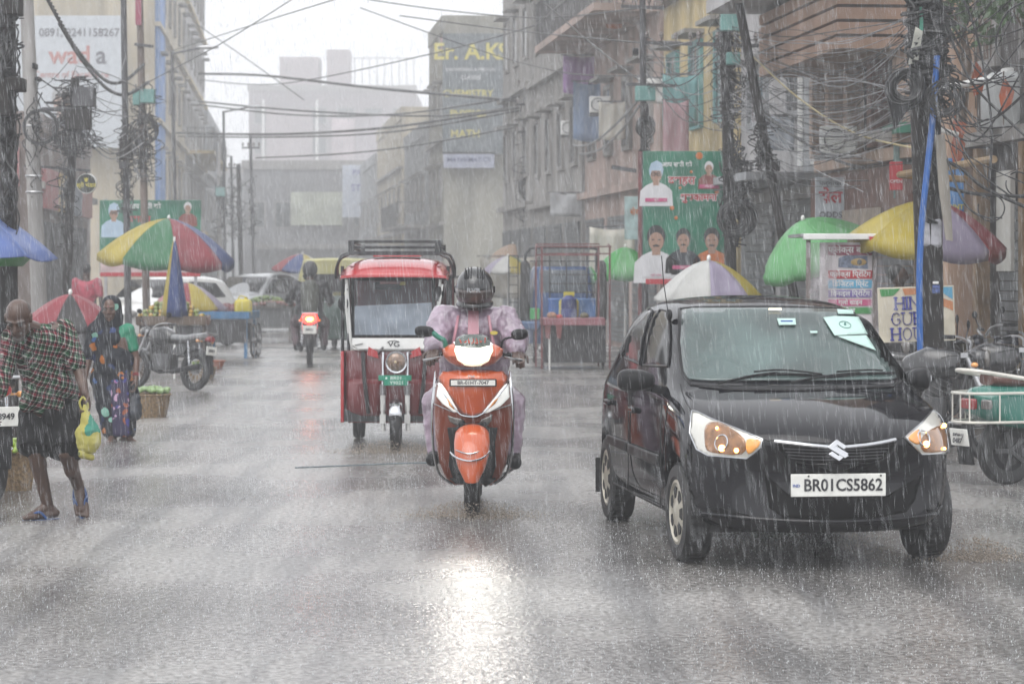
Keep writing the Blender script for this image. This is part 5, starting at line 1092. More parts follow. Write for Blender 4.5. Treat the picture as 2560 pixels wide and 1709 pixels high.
# closed umbrella standing on the orange seller's cart
cu = thing('folded_umbrella', 'furled tall umbrella in blue, yellow and green standing by oranges', 'umbrella', ((436 - 1280) / F * 37.6, 37.6, 0))
q = MB(); NM = ['yellow', 'blue', 'blue', 'green', 'red', 'blue']
for i in range(6):
    q.m = sorted(set(NM)).index(NM[i]); a0, a1 = R(180 + 60 * i), R(240 + 60 * i); vs = []
    for k in range(9):
        f = k / 8; z = 1.98 - 1.10 * f; rr = .015 + .185 * f ** .9
        for j in range(6):
            t = j / 5; a = a0 + (a1 - a0) * t; r2 = rr * (1 - .28 * math.sin(math.pi * t)); vs.append((r2 * math.cos(a), r2 * math.sin(a) * .8, z))
    q.add(vs, [(k * 6 + j, k * 6 + j + 1, (k + 1) * 6 + j + 1, (k + 1) * 6 + j) for k in range(8) for j in range(5)])
q.build('canopy', [UC[c] for c in sorted(set(NM))], cu, ang=60, solid=.004)
q = MB(); q.cyl((0, 0, 0), (0, 0, 2.02), .017, n=10); q.build('pole', WHITEP, cu)
# ---- push carts
WOODB = mat('wet_wood', (.09, .06, .04), .5, var=.4, scale=5)
def cart(label, px, Y, w, d, h, top, cat='cart', rz=0, legs=True, skirt=None, name='push_cart'):
    c = thing(name, label, cat, ((px - 1280) / F * Y, Y, 0), rz)
    q = MB(); q.box((0, 0, h), (w, d, .05)); q.build('table_top', top, c, bevel=.006)
    q = MB()
    for y in (-d / 2, d / 2): q.box((0, y, h + .05), (w + .02, .025, .12))
    for x in (-w / 2, w / 2): q.box((x, 0, h + .048), (.025, d, .115))
    q.build('rim_board', top, c)
    for x in (-w / 2 + .06, w / 2 - .06):
        for y in (-d / 2 + .08, d / 2 - .08): q = MB(); q.bar((x, y, .0 if legs else .3), (x, y, h - .02), .055, .055); q.build('leg', top, c)
    for y in (-d * .2, d * .25):
        for x in (-w / 2 - .03, w / 2 + .03): spoked(c, 'wheel', (x, y, .3), .3, .04)
        q = MB(); q.cyl((-w / 2, y, .3), (w / 2, y, .3), .014, n=8); q.build('axle', STEEL, c)
    if skirt: q = MB(); q.box((0, -d / 2 + .05, h - .23), (w * .9, .02, .40)); q.box((0, .05, h - .26), (w * .8, d * .7, .3)); q.build('under_cloth', skirt, c)
    return c
BLUEC = mat('cart_blue', (.045, .16, .32), .4, var=.25); DARKB = mat('dark_cloth', (.03, .03, .033), .6, var=.4)
ca = cart('fruit cart heaped with small green and yellow oranges', 434, 38, .98, .9, .78, WOODB, rz=R(3), skirt=DARKB)
ORM = [mat('orange_fruit', (.40, .24, .03), .4, var=.25, scale=9, coat=.3), mat('green_fruit', (.16, .20, .035), .4, var=.25, scale=9, coat=.3)]
fm = []
for i, m in enumerate(ORM):
    q = MB(); q.ell((0, 0, 0), (.036, .036, .034), n=12, m=8); o = q.build('orange', m); fm.append(o)
k = 0; pr = random.Random(5)
for lay in range(4):
    nx, ny = 13 - 2 * lay, 6 - lay
    for i in range(nx):
        for j in range(ny):
            if j > 2 and lay < 3: continue
            o = fm[k % 2 if pr.random() < .7 else 1]
            if k > 1: o = o.copy(); COL.objects.link(o)
            elif k < 2: o = fm[k]
            o.location = ca.location + Vector(((i - (nx - 1) / 2) * .072 + pr.uniform(-.01, .01), -.36 + j * .075 + lay * .03, .895 + lay * .056 + pr.uniform(-.005, .005)))
            yl = o.data == fm[0].data
            tag(o, 'ripe yellow orange in the heap on the fruit cart' if yl else 'greenish unripe orange in the heap on the fruit cart', 'orange', 'oranges heaped on the fruit cart'); k += 1
cb2 = cart('blue edged wooden cart with dark cloth and bundles', 574, 46.5, .86, 1.1, .70, BLUEC, rz=R(-4), skirt=DARKB)
def loose(name, label, cat, px, Y, z, fn, m, group=None, **kw):
    q = MB(); fn(q); o = q.build(name, m, None, **kw); o.location = ((px - 1280) / F * Y, Y, z); return tag(o, label, cat, group)
JY = mat('can_yellow', (.50, .42, .02), .35, var=.1)
def jerry(q): q.rings([[Vector((p.x, p.y, z)) for p in catmull([(-w, -w * .8, 0), (w, -w * .8, 0), (w, w * .8, 0), (-w, w * .8, 0)], 4, True)] for z, w in ((0, .11), (.02, .125), (.24, .125), (.28, .10), (.30, .05))]); q.cyl((.05, 0, .28), (.05, 0, .33), .03); q.tube(catmull([(-.09, 0, .27), (-.06, 0, .34), (.02, 0, .335), (.05, 0, .29)], 4), .012, 6)
loose('jerry_can', 'yellow plastic jerry can standing on the blue cart', 'can', 608, 46.2, .73, jerry, JY)
loose('sack', 'maroon cloth bundle lying on the blue cart', 'sack', 565, 46.5, .735, lambda q: (q.cap((-.15, .1, .07), (.14, .12, .10), .08, .11), q.ell((0, .1, .14), (.12, .1, .08))), mat('maroon_cloth', (.13, .03, .035), .6, bump=.4, bscale=14), remesh=.012, smooth=2, disp=(.03, .08))
loose('fish_heap', 'pink and white sliced melon heap on the blue cart', 'melon', 552, 46.2, .73, lambda q: [q.ell((-.2 + .07 * i, -.2 + .05 * (i % 3), .03), (.05, .04, .03), (0, .3 * i, i)) for i in range(7)], mat('melon_pink', (.40, .17, .15), .4, var=.4, scale=25))
cc = cart('plain cart heaped with leafy vegetables and red onions', 672, 56, 1.05, 1.2, .74, mat('grey_wood', (.12, .11, .10), .6), rz=R(3), skirt=mat('grey_sheet', (.10, .105, .11), .5))
def heap(n, w, d, h, r, rr):
    def f(q):
        for i in range(n):
            x, y = rr.uniform(-w, w), rr.uniform(-d, d); q.ell((x, y, h * (1 - (x / w) ** 2) * (1 - (y / d) ** 2 * .6) + r * .5), (r, r * rr.uniform(.5, .9), r * .7), (rr.random(), rr.random(), rr.random() * 3), 8, 5)
    return f
o = loose('vegetables', 'green leafy vegetables heaped on the plain cart', 'vegetables', 668, 56.2, .76, heap(90, .48, .4, .16, .05, random.Random(2)), mat('veg_green', (.13, .19, .05), .5, var=.5, scale=20)); o['kind'] = 'stuff'
o = loose('onions', 'red onions spread along the plain cart', 'onions', 684, 55.5, .76, heap(70, .46, .15, .07, .04, random.Random(3)), mat('onion_red', (.22, .09, .08), .4, var=.4, scale=20)); o['kind'] = 'stuff'
# baskets of vegetables on the road edge
BASK = mat('cane_basket', (.20, .13, .06), .6, var=.5, scale=40, bump=.8, bscale=90)
def basket(label, px, Y, r, h, col, seed, vlabel, vname='vegetables', long=1.0, sc=1.0):
    b = thing('basket', label, 'basket', ((px - 1280) / F * Y, Y, 0)); q = MB()
    q.lathe([(r * .8, 0), (r * .92, h * .5), (r, h), (r * .93, h - .008), (r * .7, h * .5)], 26)
    q.build('weave', BASK, b); q = MB(); q.torus((0, 0, h), r, .013, (0, 0, 1), 28, 6); q.build('rim', BASK, b)
    rr = random.Random(seed)
    for i in range(26):
        a, d = rr.uniform(0, 6.28), r * .85 * math.sqrt(rr.random()); q = MB(); s = rr.uniform(.035, .05) * sc
        q.ell((0, 0, 0), (s * .75, s * long, s * .7), n=10, m=7); o = q.build(vname, col, None, loc=b.location + Vector((d * math.cos(a), d * math.sin(a), h + .02 + .05 * (1 - d / r) + rr.uniform(0, .02))), rot=(rr.uniform(-.3, .3), rr.uniform(-.3, .3), rr.uniform(0, 6.28)))
        tag(o, vlabel, vname, vlabel)
    return b
basket('cane basket of pale green gourds at the road edge behind the woman', 374, 28.0, .22, .24, mat('gourd_green', (.20, .30, .12), .4, var=.4, scale=12, coat=.3), 4, 'pale green gourd piled in the road edge basket', 'gourd', 1.3)
basket('cane basket of glossy green chillies beside plate 8949 motorcycle', 40, 18.9, .14, .27, mat('chilli_green', (.28, .42, .02), .3, var=.35, scale=12, coat=.6), 6, 'long yellow-green chilli in the basket by the motorcycle', 'chilli', 2.6, .8)
basket('low basket of greens by the parked motorcycle wheel', 505, 37.5, .20, .16, mat('veg_green', (.13, .19, .05)), 9, 'bunch of greens in the low basket', 'greens', 1.2)
loose('tub', 'orange plastic tub on the road beside the blue cart', 'tub', 528, 41, 0, lambda q: q.lathe([(.16, 0), (.22, .13), (.235, .135), (.21, .12), (.14, .02)], 24), mat('tub_orange', (.42, .11, .04), .4))
# ---- cage cart (pink table, red frame) and loader behind
PINK = mat('cart_pink', (.27, .10, .12), .45, var=.25); REDF = mat('frame_red', (.15, .045, .045), .4, var=.35)
X0 = lambda cx, Y: ((1240 + .2424 * cx - 1280) / F * Y)
pk = thing('vending_cart', 'pink vending cart with tall red pipe frame and fruit', 'cart', (X0(800, 41), 41, 0)); cxm = lambda x: (x - 800) * .2424 / F * 41; czm = lambda y: 1.6 - (580 + .2424 * y - 665) / F * 41
q = MB(); q.box((cxm(790), .1, czm(920)), (cxm(1120) - cxm(460), .9, .11)); q.build('table_top', PINK, pk, bevel=.008)
for cx, y in ((470, -.35), (1165, -.35), (415, .5), (1068, .5)): q = MB(); q.bar((cxm(cx), y, .02), (cxm(cx), y, czm(150)), .03, .03); q.build('post', REDF, pk)
for y, z, a, b_ in ((-.35, czm(152), 405, 1185), (.5, czm(122), 415, 1080), (-.35, czm(225), 470, 1165), (.5, czm(235), 415, 1068)): q = MB(); q.bar((cxm(a), y, z), (cxm(b_), y, z), .022, .022); q.build('cross_bar', REDF, pk)
for cx in (415, 1165): q = MB(); q.bar((cxm(cx), -.35, czm(150)), (cxm(cx), .5, czm(125)), .022, .022); q.build('cross_bar', REDF, pk)
for i, y in enumerate((300, 440, 535, 625, 712)): q = MB(); q.bar((cxm(560 if i else 350), .62, czm(y)), (cxm(1040), .62, czm(y)), .02, .02); q.build('cage_bar', RB, pk)
for cx in (560, 735, 950): q = MB(); q.bar((cxm(cx), .62, czm(960)), (cxm(cx), .62, czm(232)), .022, .022); q.build('cage_bar', RB, pk)
q = MB(); q.box((0, .2, .42), (1.0, .75, .62)); q.build('under_cloth', DARKB, pk)
for cx in (530, 645): q = MB(); q.prism([(-.05, 0), (.05, 0), (.03, -.22), (-.03, -.2)], CAMF((cxm(cx), -.37, czm(950))), .01); q.build('red_rag', REDF, pk)
q = MB(); q.cyl((cxm(550), -.30, 0), (cxm(548), -.30, .62), .015); q.build('prop', WHITEP, pk)
for s in (cxm(480), cxm(1110)): spoked(pk, 'wheel', (s, .35, .3), .3, .045)
MEL = mat('melon_striped', (.10, .09, .05), .4, var=.6, scale=14)
for cx, cy_, r, m_, lb, cat in ((575, 845, .06, mat('basket_mixed', (.34, .18, .11), .5, var=.6, scale=18), 'mixed cut fruit mound on the pink vending cart', 'fruit'), (910, 845, .055, MEL, 'brown striped melon on the pink vending cart', 'melon'), (655, 800, .04, mat('tomato_red', (.4, .03, .02), .3), 'small red bag of fruit on the pink vending cart', 'fruit')):
    loose('fruit', lb, cat, 1240 + .2424 * cx, 40.9, czm(965) + .11 + r * .8, lambda q, r=r: (q.ell((0, 0, 0), (r * 1.3, r, r)), q.ell((r * .7, .02, -.01), (r * .7, r * .8, r * .7))), m_, remesh=.008, smooth=1)
loose('drum', 'navy blue plastic drum standing on the vending cart', 'drum', 1240 + .2424 * 752, 41.25, czm(965) + .11, lambda q: q.lathe([(.10, 0), (.125, .02), (.128, .13), (.118, .15), (.125, .17), (.12, .30), (.06, .345), (.05, .36)], 22), mat('drum_navy', (.02, .035, .16), .35))
loose('jerry_can', 'yellow jerry can with orange lid behind the navy drum', 'can', 1240 + .2424 * 752, 41.5, czm(965) + .13, lambda q: (jerry(q), q.box((0, 0, .36), (.17, .1, .06))), JY)
for cx, m_, lb in ((640, mat('crate_blue', (.03, .11, .34), .4, var=.3), 'bright blue crate on vending cart below the jerry can'), (930, mat('crate_blue2', (.035, .12, .30), .4, var=.3), 'rounded blue crate on vending cart beside the navy drum')):
    loose('crate', lb, 'crate', 1240 + .2424 * cx, 41.65, czm(965) + .11, lambda q: (q.box((0, 0, .14), (.30, .3, .28)), q.box((0, 0, .29), (.32, .32, .03))), m_, bevel=.02)
ld = thing('cargo_rickshaw', 'blue cargo three-wheeler with black cage posts and side ladder', 'rickshaw', (X0(690, 43.5), 43.5, 0)); lx = lambda x: (x - 690) * .2424 / F * 43.5; lz = lambda y: 1.6 - (580 + .2424 * y - 665) / F * 43.5
LB = paint('loader_blue', (.025, .07, .19), .35)
q = MB(); q.rings([[Vector((p.x, p.y, z)) for p in catmull([(-w, .7, 0), (-w, .1, 0), (-w * .7, -.05, 0), (w * .7, -.05, 0), (w, .1, 0), (w, .7, 0)], 3, True)] for z, w in ((.32, .50), (.6, .52), (lz(900), .52), (lz(650), .50), (lz(400), .46), (lz(355), .42))]); q.build('cab', LB, ld, ang=45)
q = MB(); q.box((0, -.065, (lz(620) + lz(390)) / 2), (.78, .015, lz(390) - lz(620))); q.build('windscreen', mat('dull_glass', (.10, .12, .14), .1, var=.3, coat=1), ld, bevel=.004)
for a, b_ in ((230, 370), (1040, 1140)): q = MB(); q.cap((lx((a + b_) / 2), .0, lz(880)), (lx((a + b_) / 2), .0, lz(350)), .105, .095, .85); q.build('side_roll', mat('tyre_roll', (.022, .022, .023), .6, var=.4, bump=.6, bscale=30), ld)
q = MB()
for x in (132, 228): q.bar((lx(x), -.02, lz(925)), (lx(x), -.02, lz(240)), .018, .018)
for y in (242, 365, 455, 545, 635, 725, 820, 915): q.bar((lx(132), -.02, lz(y)), (lx(228), -.02, lz(y)), .014, .014)
q.build('ladder', RB, ld)
q = MB(); q.tube(catmull([(lx(300), 0, lz(420)), (lx(300), 0, lz(260)), (lx(340), 0, lz(185)), (lx(420), 0, lz(160)), (lx(1000), 0, lz(165)), (lx(1030), 0, lz(260)), (lx(1035), 0, lz(420))], 5), .025, 8); q.build('cage_hoop', RB, ld)
q = MB(); q.box((0, 1.3, .62), (1.1, 1.5, .1)); q.box((0, 1.3, .9), (1.06, 1.46, .5)); q.build('cargo_bed', LB, ld, bevel=.02)
q = MB(); q.box((lx(340), -.12, lz(960)), (.36, .2, .14)); q.build('blue_bumper', mat('bumper_blue', (.07, .12, .23), .5), ld, bevel=.03)
q = MB(); q.box((lx(400), -.1, lz(840)), (.16, .1, .18)); q.build('green_box', mat('box_green', (.05, .33, .10), .5), ld, bevel=.01)
for x in (lx(400), lx(1000)): spoked(ld, 'wheel', (x, .1, .28), .28, .06)
spoked(ld, 'wheel', (0, 1.6, .28), .28, .06)
# ---- yellow-top auto rickshaw beyond the motorcyclist
ar = thing('auto_rickshaw', 'yellow and green auto rickshaw seen behind the tail-lamp motorcycle', 'rickshaw', ((846 - 1280) / F * 50, 50, 0), R(6))
q = MB(); q.rings([[Vector((p.x, y, p.z)) for p in catmull([(-w, 0, z0), (-w, 0, z1 - .12), (-w * .75, 0, z1), (w * .75, 0, z1), (w, 0, z1 - .12), (w, 0, z0)], 3, True)] for y, w, z0, z1 in ((0, .62, 1.1, 1.70), (.1, .65, 1.05, 1.74), (1.4, .65, 1.05, 1.74), (1.7, .5, 1.1, 1.66))]); q.build('hood', mat('hood_yellow', (.38, .36, .16), .45), ar, ang=60)
q = MB(); q.rings([[Vector((p.x, y, p.z)) for p in catmull([(-w, 0, z0), (-w, 0, z1), (w, 0, z1), (w, 0, z0)], 3, True)] for y, w, z0, z1 in ((-.02, .6, .3, .95), (.1, .66, .28, 1.05), (1.6, .64, .28, 1.0), (2.2, .3, .4, .9))]); q.build('body', mat('auto_green', (.02, .05, .04), .4, coat=.3), ar, ang=60)
q = MB(); q.box((0, -.03, 1.28), (1.0, .02, .34)); q.build('rear_window', DARK, ar); q = MB(); q.box((.38, -.05, .62), (.26, .03, .24)); q.build('yellow_band', mat('band_yellow', (.42, .30, .03), .5), ar)
for x in (-.5, .5): q = MB(); wheel(q, None, (x, .2, .22), .22, .11); q.build('wheel', RUBBER, ar)
q = MB(); wheel(q, None, (0, 2.0, .22), .22, .11); q.build('wheel', RUBBER, ar)
for s in (-1, 1): q = MB(); q.box((s * .52, -.05, .85), (.1, .03, .1)); q.build('tail_lamp', mat('tail_off', (.25, .01, .01)), ar)
# ---- far cars
def far_car(label, px, Y, rz, col):
    c = thing('parked_car', label, 'car', ((px - 1280) / F * Y, Y, 0), rz)
    car_body().build('body', paint('far_car_%02x%02x%02x' % tuple(int(v * 255) for v in col), col, .3), c, sub=2)
    for s in (-1, 1):
        q = MB(); f = lambda y, z: Vector((s * (.713 - (z - .915) / .457 * .128), y, z))
        q.add([f(1.15, .95), f(1.62, 1.27), f(2.04, 1.29), f(2.04, .95)], [(0, 1, 2, 3)]); q.add([f(2.12, .95), f(2.12, 1.29), f(2.75, 1.26), f(3.0, .99)], [(0, 1, 2, 3)]); q.build('side_window', tint, c, solid=.006)
        for y in (.70, 3.06): q = MB(); wheel(q, None, (s * .68, y, .268), .268, .165); q.lathe([(.02, 0), (.16, .0), (.16, .19), (.02, .19)], 20, facing((s * .68 - .09, y, .268), (0, 1, 0), (0, 0, 1))); q.build('wheel', RUBBER, c)
    q = MB(); q.add([(-.58, 1.02, .985), (.58, 1.02, .985), (.53, 1.53, 1.335), (-.53, 1.53, 1.335)], [(0, 1, 2, 3)]); q.build('windscreen', tint, c, solid=.006)
    q = MB(); q.add([(-.50, 3.435, 1.0), (.50, 3.435, 1.0), (.46, 3.345, 1.27), (-.46, 3.345, 1.27)], [(0, 1, 2, 3)]); q.build('rear_window', tint, c, solid=.006)
    for s in (-1, 1):
        q = MB(); q.ell((s * .55, .12, .68), (.12, .06, .07), (0, 0, s * .5)); q.build('headlight', CLEAR, c); q = MB(); q.box((s * .6, 3.52, .75), (.1, .06, .18)); q.build('tail_lamp', mat('tail_off', (.25, .01, .01)), c)
far_car('white hatchback parked behind the tall fruit cart umbrella', 262, 51, R(-30), (.62, .62, .61)); far_car('dull silver car parked further along behind the blue cart', 540, 63, R(-24), (.20, .21, .22))
# ---- standing people
def stander(label, px, Y, h, top, low, rz=0, skin=SKIN, hair=True, long_=False):
    p = thing('person', label, 'person', ((px - 1280) / F * Y, Y, 0), rz); s = h / 1.65; V = lambda x, y, z: Vector((x, y, z)) * s
    b = MB(); b.cap(V(0, 0, 1.33), V(0, -.01, 1.50), .055 * s, .05 * s); b.ell(V(0, -.01, 1.545), tuple(v * s for v in (.075, .095, .105))); b.ell(V(0, -.105, 1.53), (.014 * s, .018 * s, .024 * s))
    sh = [V(k * .19, 0, 1.34) for k in (-1, 1)]; el = [V(k * .25, .02, 1.06) for k in (-1, 1)]; ha = [V(k * .25, -.06, .82) for k in (-1, 1)]
    torso(b, V(0, 0, .88), V(0, 0, 1.24), sh, .11 * s, .11 * s)
    for i, k in enumerate((-1, 1)):
        limb(b, [sh[i], el[i], ha[i]], [.046, .038, .026]); hand(b, ha[i], (0, -.2, -1), (-k, 0, 0), -k, .8)
        limb(b, [V(k * .09, 0, .86), V(k * .10, -.02, .47), V(k * .10, .03, .08)], [.085, .055, .036]); foot(b, V(k * .10, .03, .08), (k * .2, -1, 0), .95)
    b.build('body', skin, p, remesh=.009, smooth=2)
    t = MB(); torso(t, V(0, 0, .90), V(0, 0, 1.24), sh, .12, .125, .06, .075)
    for i in range(2): t.cap(sh[i], sh[i].lerp(el[i], .75), .075, .065)
    t.build('kurta' if long_ else 'shirt', top, p, remesh=.012, smooth=3, disp=(.03, .08))
    t = MB(); t.cap(V(-.05, 0, .88), V(.05, 0, .88), .125)
    for k in (-1, 1): limb(t, [V(k * .085, 0, .86), V(k * .10, -.02, .47), V(k * .10, .02, .14)], [.12, .10, .075 if not long_ else .13])
    t.build('skirt' if long_ else 'trousers', low, p, remesh=.012, smooth=3, disp=(.03, .08))
    t = MB(); t.ell(V(0, .02, 1.57), tuple(v * s for v in (.082, .098, .10))); 
    if long_: t.ell(V(0, .09, 1.50), (.05, .05, .06))
    t.build('hair', mat('black_hair', (.008, .007, .007), .35), p); return p
C_ = lambda n, c: mat(n, c, .6, var=.25, scale=10)
stander('man in red shirt standing with back turned beyond the red umbrella', 216, 45, 1.64, C_('shirt_red', (.32, .03, .06)), C_('trouser_dark', (.03, .03, .035)), R(180))
stander('woman in orange and pink dress standing by shop fronts', 2532, 27.5, 1.52, C_('dress_orange', (.36, .10, .03)), C_('dress_pink', (.26, .09, .11)), R(40), long_=True)
stander('stall keeper half hidden behind the plastic sheeted printing stall', 2246, 26.9, 1.60, C_('shirt_tan', (.20, .16, .12)), C_('trouser_dark', (.03, .03, .035)), R(60))
# driver inside the hatchback
dr = thing('person', 'driver dimly seen through misted windscreen holding steering wheel', 'person', CAR_LOC, CAR_RZ)
b = MB(); dz = -.02; sh = [Vector((-.34 + k * .19, 1.98, 1.00 + dz)) for k in (-1, 1)]
torso(b, Vector((-.34, 2.02, .66)), Vector((-.34, 2.0, .92)), sh, .12, .12); b.cap((-.34, 2.0, 1.0), (-.34, 1.98, 1.15), .055, .052); head(b, Vector((-.34, 1.96, 1.20)), Matrix.Identity(3), .95)
for i, k in enumerate((-1, 1)): e = Vector((-.34 + k * .27, 1.72, .86)); h_ = Vector((-.34 + k * .15, 1.44, 1.0)); limb(b, [sh[i], e, h_], [.05, .042, .03]); hand(b, h_, (0, -.6, .6), (0, -.6, -.6), -k, 1.5)
for k in (-1, 1): limb(b, [Vector((-.34 + k * .09, 1.9, .64)), Vector((-.34 + k * .11, 1.5, .68)), Vector((-.34 + k * .11, 1.25, .40))], [.085, .06, .04])
b.build('body', SKIN, dr, remesh=.009, smooth=2)
t = MB(); torso(t, Vector((-.34, 2.02, .68)), Vector((-.34, 2.0, .92)), sh, .15, .15)
for i, k in enumerate((-1, 1)): t.cap(sh[i], Vector((-.34 + k * .27, 1.72, .86)), .07, .06)
t.build('shirt', C_('shirt_grey', (.12, .13, .14)), dr, remesh=.012, smooth=2)
t = MB(); t.ell((-.34, 1.985, 1.24), (.082, .098, .09)); t.build('hair', mat('black_hair', (.008, .007, .007), .35), dr)
# ================================================================ buildings along the street
TH = math.atan(.1)
XR = lambda Y: 7.34 - .1 * Y                                # right-hand facade line
XL = lambda Y: -11.5 - .082 * (Y - 85)
RAIL = mat('railing_iron', (.12, .12, .125), .5, .3, var=.4); SILL = mat('sill_concrete', (.22, .21, .20), .6, var=.3, streak=True)
PANE = mat('window_pane', (.035, .045, .05), .12, var=.4, scale=2, coat=.6); SHUT = mat('roller_shutter', (.13, .14, .15), .45, .4, var=.35, scale=5, streak=True)
def wall(name, c): return mat(name, c, .7, var=.34, scale=1.3, streak=True, bump=.3, bscale=7)
def shutter(parent, c, w, h, m=SHUT, rot=None, nm='shutter'):
    """ribbed roller shutter in the plane x = c.x"""
    q = MB()
    for i in range(int(h / .1)): q.box((0, 0, -h / 2 + .05 + i * .1), (.03, w, .085))
    return q.build(nm, m, parent, loc=c)
def window(parent, c, w, h, ax, frame, bars=0):
    """framed window with pane; ax 'y' lies along y facing -x (or +x), ax 'x' lies along x facing -y"""
    q = MB(); d = lambda a, z, t: (t, a, z) if ax == 'y' else (a, t, z); b = lambda a, z, t: (t, a, z)
    for s in (-1, 1):
        q.box(d(s * w / 2, 0, 0), d(.09, h + .09, .10)); q.box(d(0, s * h / 2, 0), d(w - .09, .09, .095))
    if bars:
        for i in range(1, bars): q.box(d(-w / 2 + w * i / bars, 0, 0), d(.035, h - .09, .04))
    f = q.build('window', frame, parent, loc=c)
    q = MB(); q.box((0, 0, 0), d(w - .09, h - .09, .03)); q.build('pane', PANE, f)
    return f
def building(label, Y0, Y1, H, wm, side=1, depth=8, nwin=3, fl=3.1, z0=3.3, frame=None, balc=(), bm=None, win=(1.0, 1.35), shut=2, setx=0, endwin=0, skip=(), parapet=.6, cat='building', bars=3, name='building'):
    X = XR if side > 0 else XL; th = TH if side > 0 else math.atan(.082)
    L = (Y1 - Y0) / math.cos(th); b = thing(name, label, cat, (X(Y0) + setx, Y0, 0), th); s = side; fr = frame or SILL
    q = MB(); q.box((s * depth / 2, L / 2, H / 2), (depth, L, H)); q.build('wall', wm, b)
    q = MB()
    for i in range(4):
        e = ((s * depth / 2, .08, depth, .16), (s * depth / 2, L - .08, depth, .16), (s * .08 - s * .06, L / 2, .16, L - .34), (s * (depth - .08), L / 2, .16, L - .34))[i]
        q.box((e[0], e[1], H + parapet / 2), (e[2], e[3], parapet))
    q.build('parapet', bm or wm, b)
    nf = int((H - z0) / fl + .3)
    for f in range(max(1, nf)):
        z = z0 + f * fl
        q = MB(); q.box((-s * .06, L / 2, z - .1), (.25, L, .14)); q.build('floor_band', bm or SILL, b)
        if z + 2.3 > H: continue
        for i in range(nwin):
            if (f, i) in skip: continue
            y = L * (i + .5) / nwin; window(b, (-s * .02, y, z + 1.35), min(win[0], L / nwin * .75), win[1], 'y', fr, bars)
            q = MB(); q.box((-s * .16, y, z + 1.35 + win[1] / 2 + .16), (.34, win[0] + .3, .07)); q.build('sunshade', SILL, b)
        for i in range(endwin): window(b, (s * (depth * (i + .5) / (endwin + 1.5)), -.02, z + 1.4), win[0], win[1], 'x', fr, bars)
        if f in balc:
            bl = bpy.data.objects.new('balcony', None); COL.objects.link(bl); bl.parent = b
            q = MB(); q.box((-s * .60, L / 2, z - .05), (1.1, L * .92, .14)); q.build('slab', bm or SILL, bl)
            q = MB(); q.box((-s * 1.12, L / 2, z + .95), (.05, L * .92, .05)); q.box((-s * 1.12, L / 2, z + .5), (.03, L * .92, .03))
            for i in range(int(L * .92 / .14)): q.box((-s * 1.12, L * .04 + .07 + i * .14, z + .48), (.018, .018, .95))
            for i in range(8): q.box((-s * (.02 + i * .14), L * .04, z + .48), (.018, .018, .95))
            q.box((-s * .55, L * .04, z + .95), (1.1, .05, .05)); q.build('railing', RAIL, bl)
    for i in range(shut): shutter(b, (-s * .03, L * (i + .5) / max(1, shut), 1.35), L / max(1, shut) * .8, 2.5)
    return b
def part_box(parent, name, c, d, m, bevel=0, rot=None): q = MB(); q.box(c, d, rot); return q.build(name, m, parent, bevel=bevel)
W_ = {k: wall('wall_' + k, v) for k, v in dict(dark=(.045, .040, .038), peach=(.36, .26, .20), pale=(.33, .32, .32), beige=(.42, .33, .16), pink=(.32, .24, .21), tan=(.22, .21, .20), grey=(.24, .25, .26), cream=(.40, .35, .26), olive=(.25, .24, .20), blue=(.10, .20, .42), brown=(.13, .095, .08)).items()}
BROWN = mat('brown_band', (.12, .06, .045), .6, var=.3); SLAT = wall('slat_peach', (.33, .21, .15))
# right side, from the camera onwards
r1 = building('dark weathered shop building with terrace plants behind the blue-piped pole', 22.5, 28.3, 7.6, W_['dark'], nwin=3, shut=0, z0=3.0, depth=6, bars=4, setx=.3)
part_box(r1, 'pillar', (-.15, 5.35, 3.0), (.32, .3, 6.0), wall('pillar_peach', (.42, .28, .20)))
for i, (y, m) in enumerate(((.7, SHUT), (2.3, wall('wall_yellow', (.30, .22, .05))), (3.6, SHUT))): shutter(r1, (-.04, y, 1.2), 1.1, 2.3, m)
for y in (1.5, 3.0, 4.6): part_box(r1, 'timber_post', (-.12, y, 1.4), (.14, .14, 2.8), mat('timber', (.20, .13, .07), .5, var=.3))
q = MB(); q.tube([(-1.2, .5, 3.22), (-1.25, 2.4, 3.24), (-1.2, 3.4, 3.20), (-1.0, 3.7, 3.0), (-.6, 3.75, 2.9)], .03, 8); q.build('drain_pipe', WHITEP, r1)
q = MB(); q.tube([(-1.2, .4, 2.52), (-1.2, 3.7, 2.50), (-.5, 3.8, 2.46)], .035, 8); q.build('bamboo_rail', mat('bamboo', (.28, .18, .08), .5, var=.3), r1)
for y, w, c in ((3.9, .5, (.40, .39, .36)), (1.1, .62, (.44, .44, .42)), (2.0, .4, (.30, .29, .27))): part_box(r1, 'door_panel', (-.07, y, 2.05 if y > 3 else 3.75), (.05, w, 1.0), wall('panel_%d' % int(c[0] * 100), c))
r2 = building('peach building with slatted upper balcony and dark columns', 28.6, 33.4, 8.2, W_['peach'], nwin=0, shut=1, z0=2.95, depth=7, bm=W_['peach'])
part_box(r2, 'end_cladding', (1.1, -.05, 2.2), (2.16, .06, 4.4), W_['dark']); part_box(r2, 'end_board', (.5, -.11, 1.7), (.5, .04, .9), wall('panel_39', (.40, .39, .36)))
for k in range(5): part_box(r2, 'slat_band', (-.50, 2.3, 4.02 + .16 * k), (.9, 4.4, .125), SLAT)
part_box(r2, 'canopy_slab', (-.75, 2.4, 4.86), (1.6, 5.0, .16), W_['pale']); part_box(r2, 'recess_shade', (-.04, 2.3, 3.45), (.05, 4.3, .95), DARK)  # dark panel on the wall face stands for shade between the columns
for y in (.3, 1.5, 2.7, 3.7, 4.6): part_box(r2, 'column', (-.16, y, 3.45), (.22, .2, 1.0), W_['peach'] if y != 1.5 else BROWN)
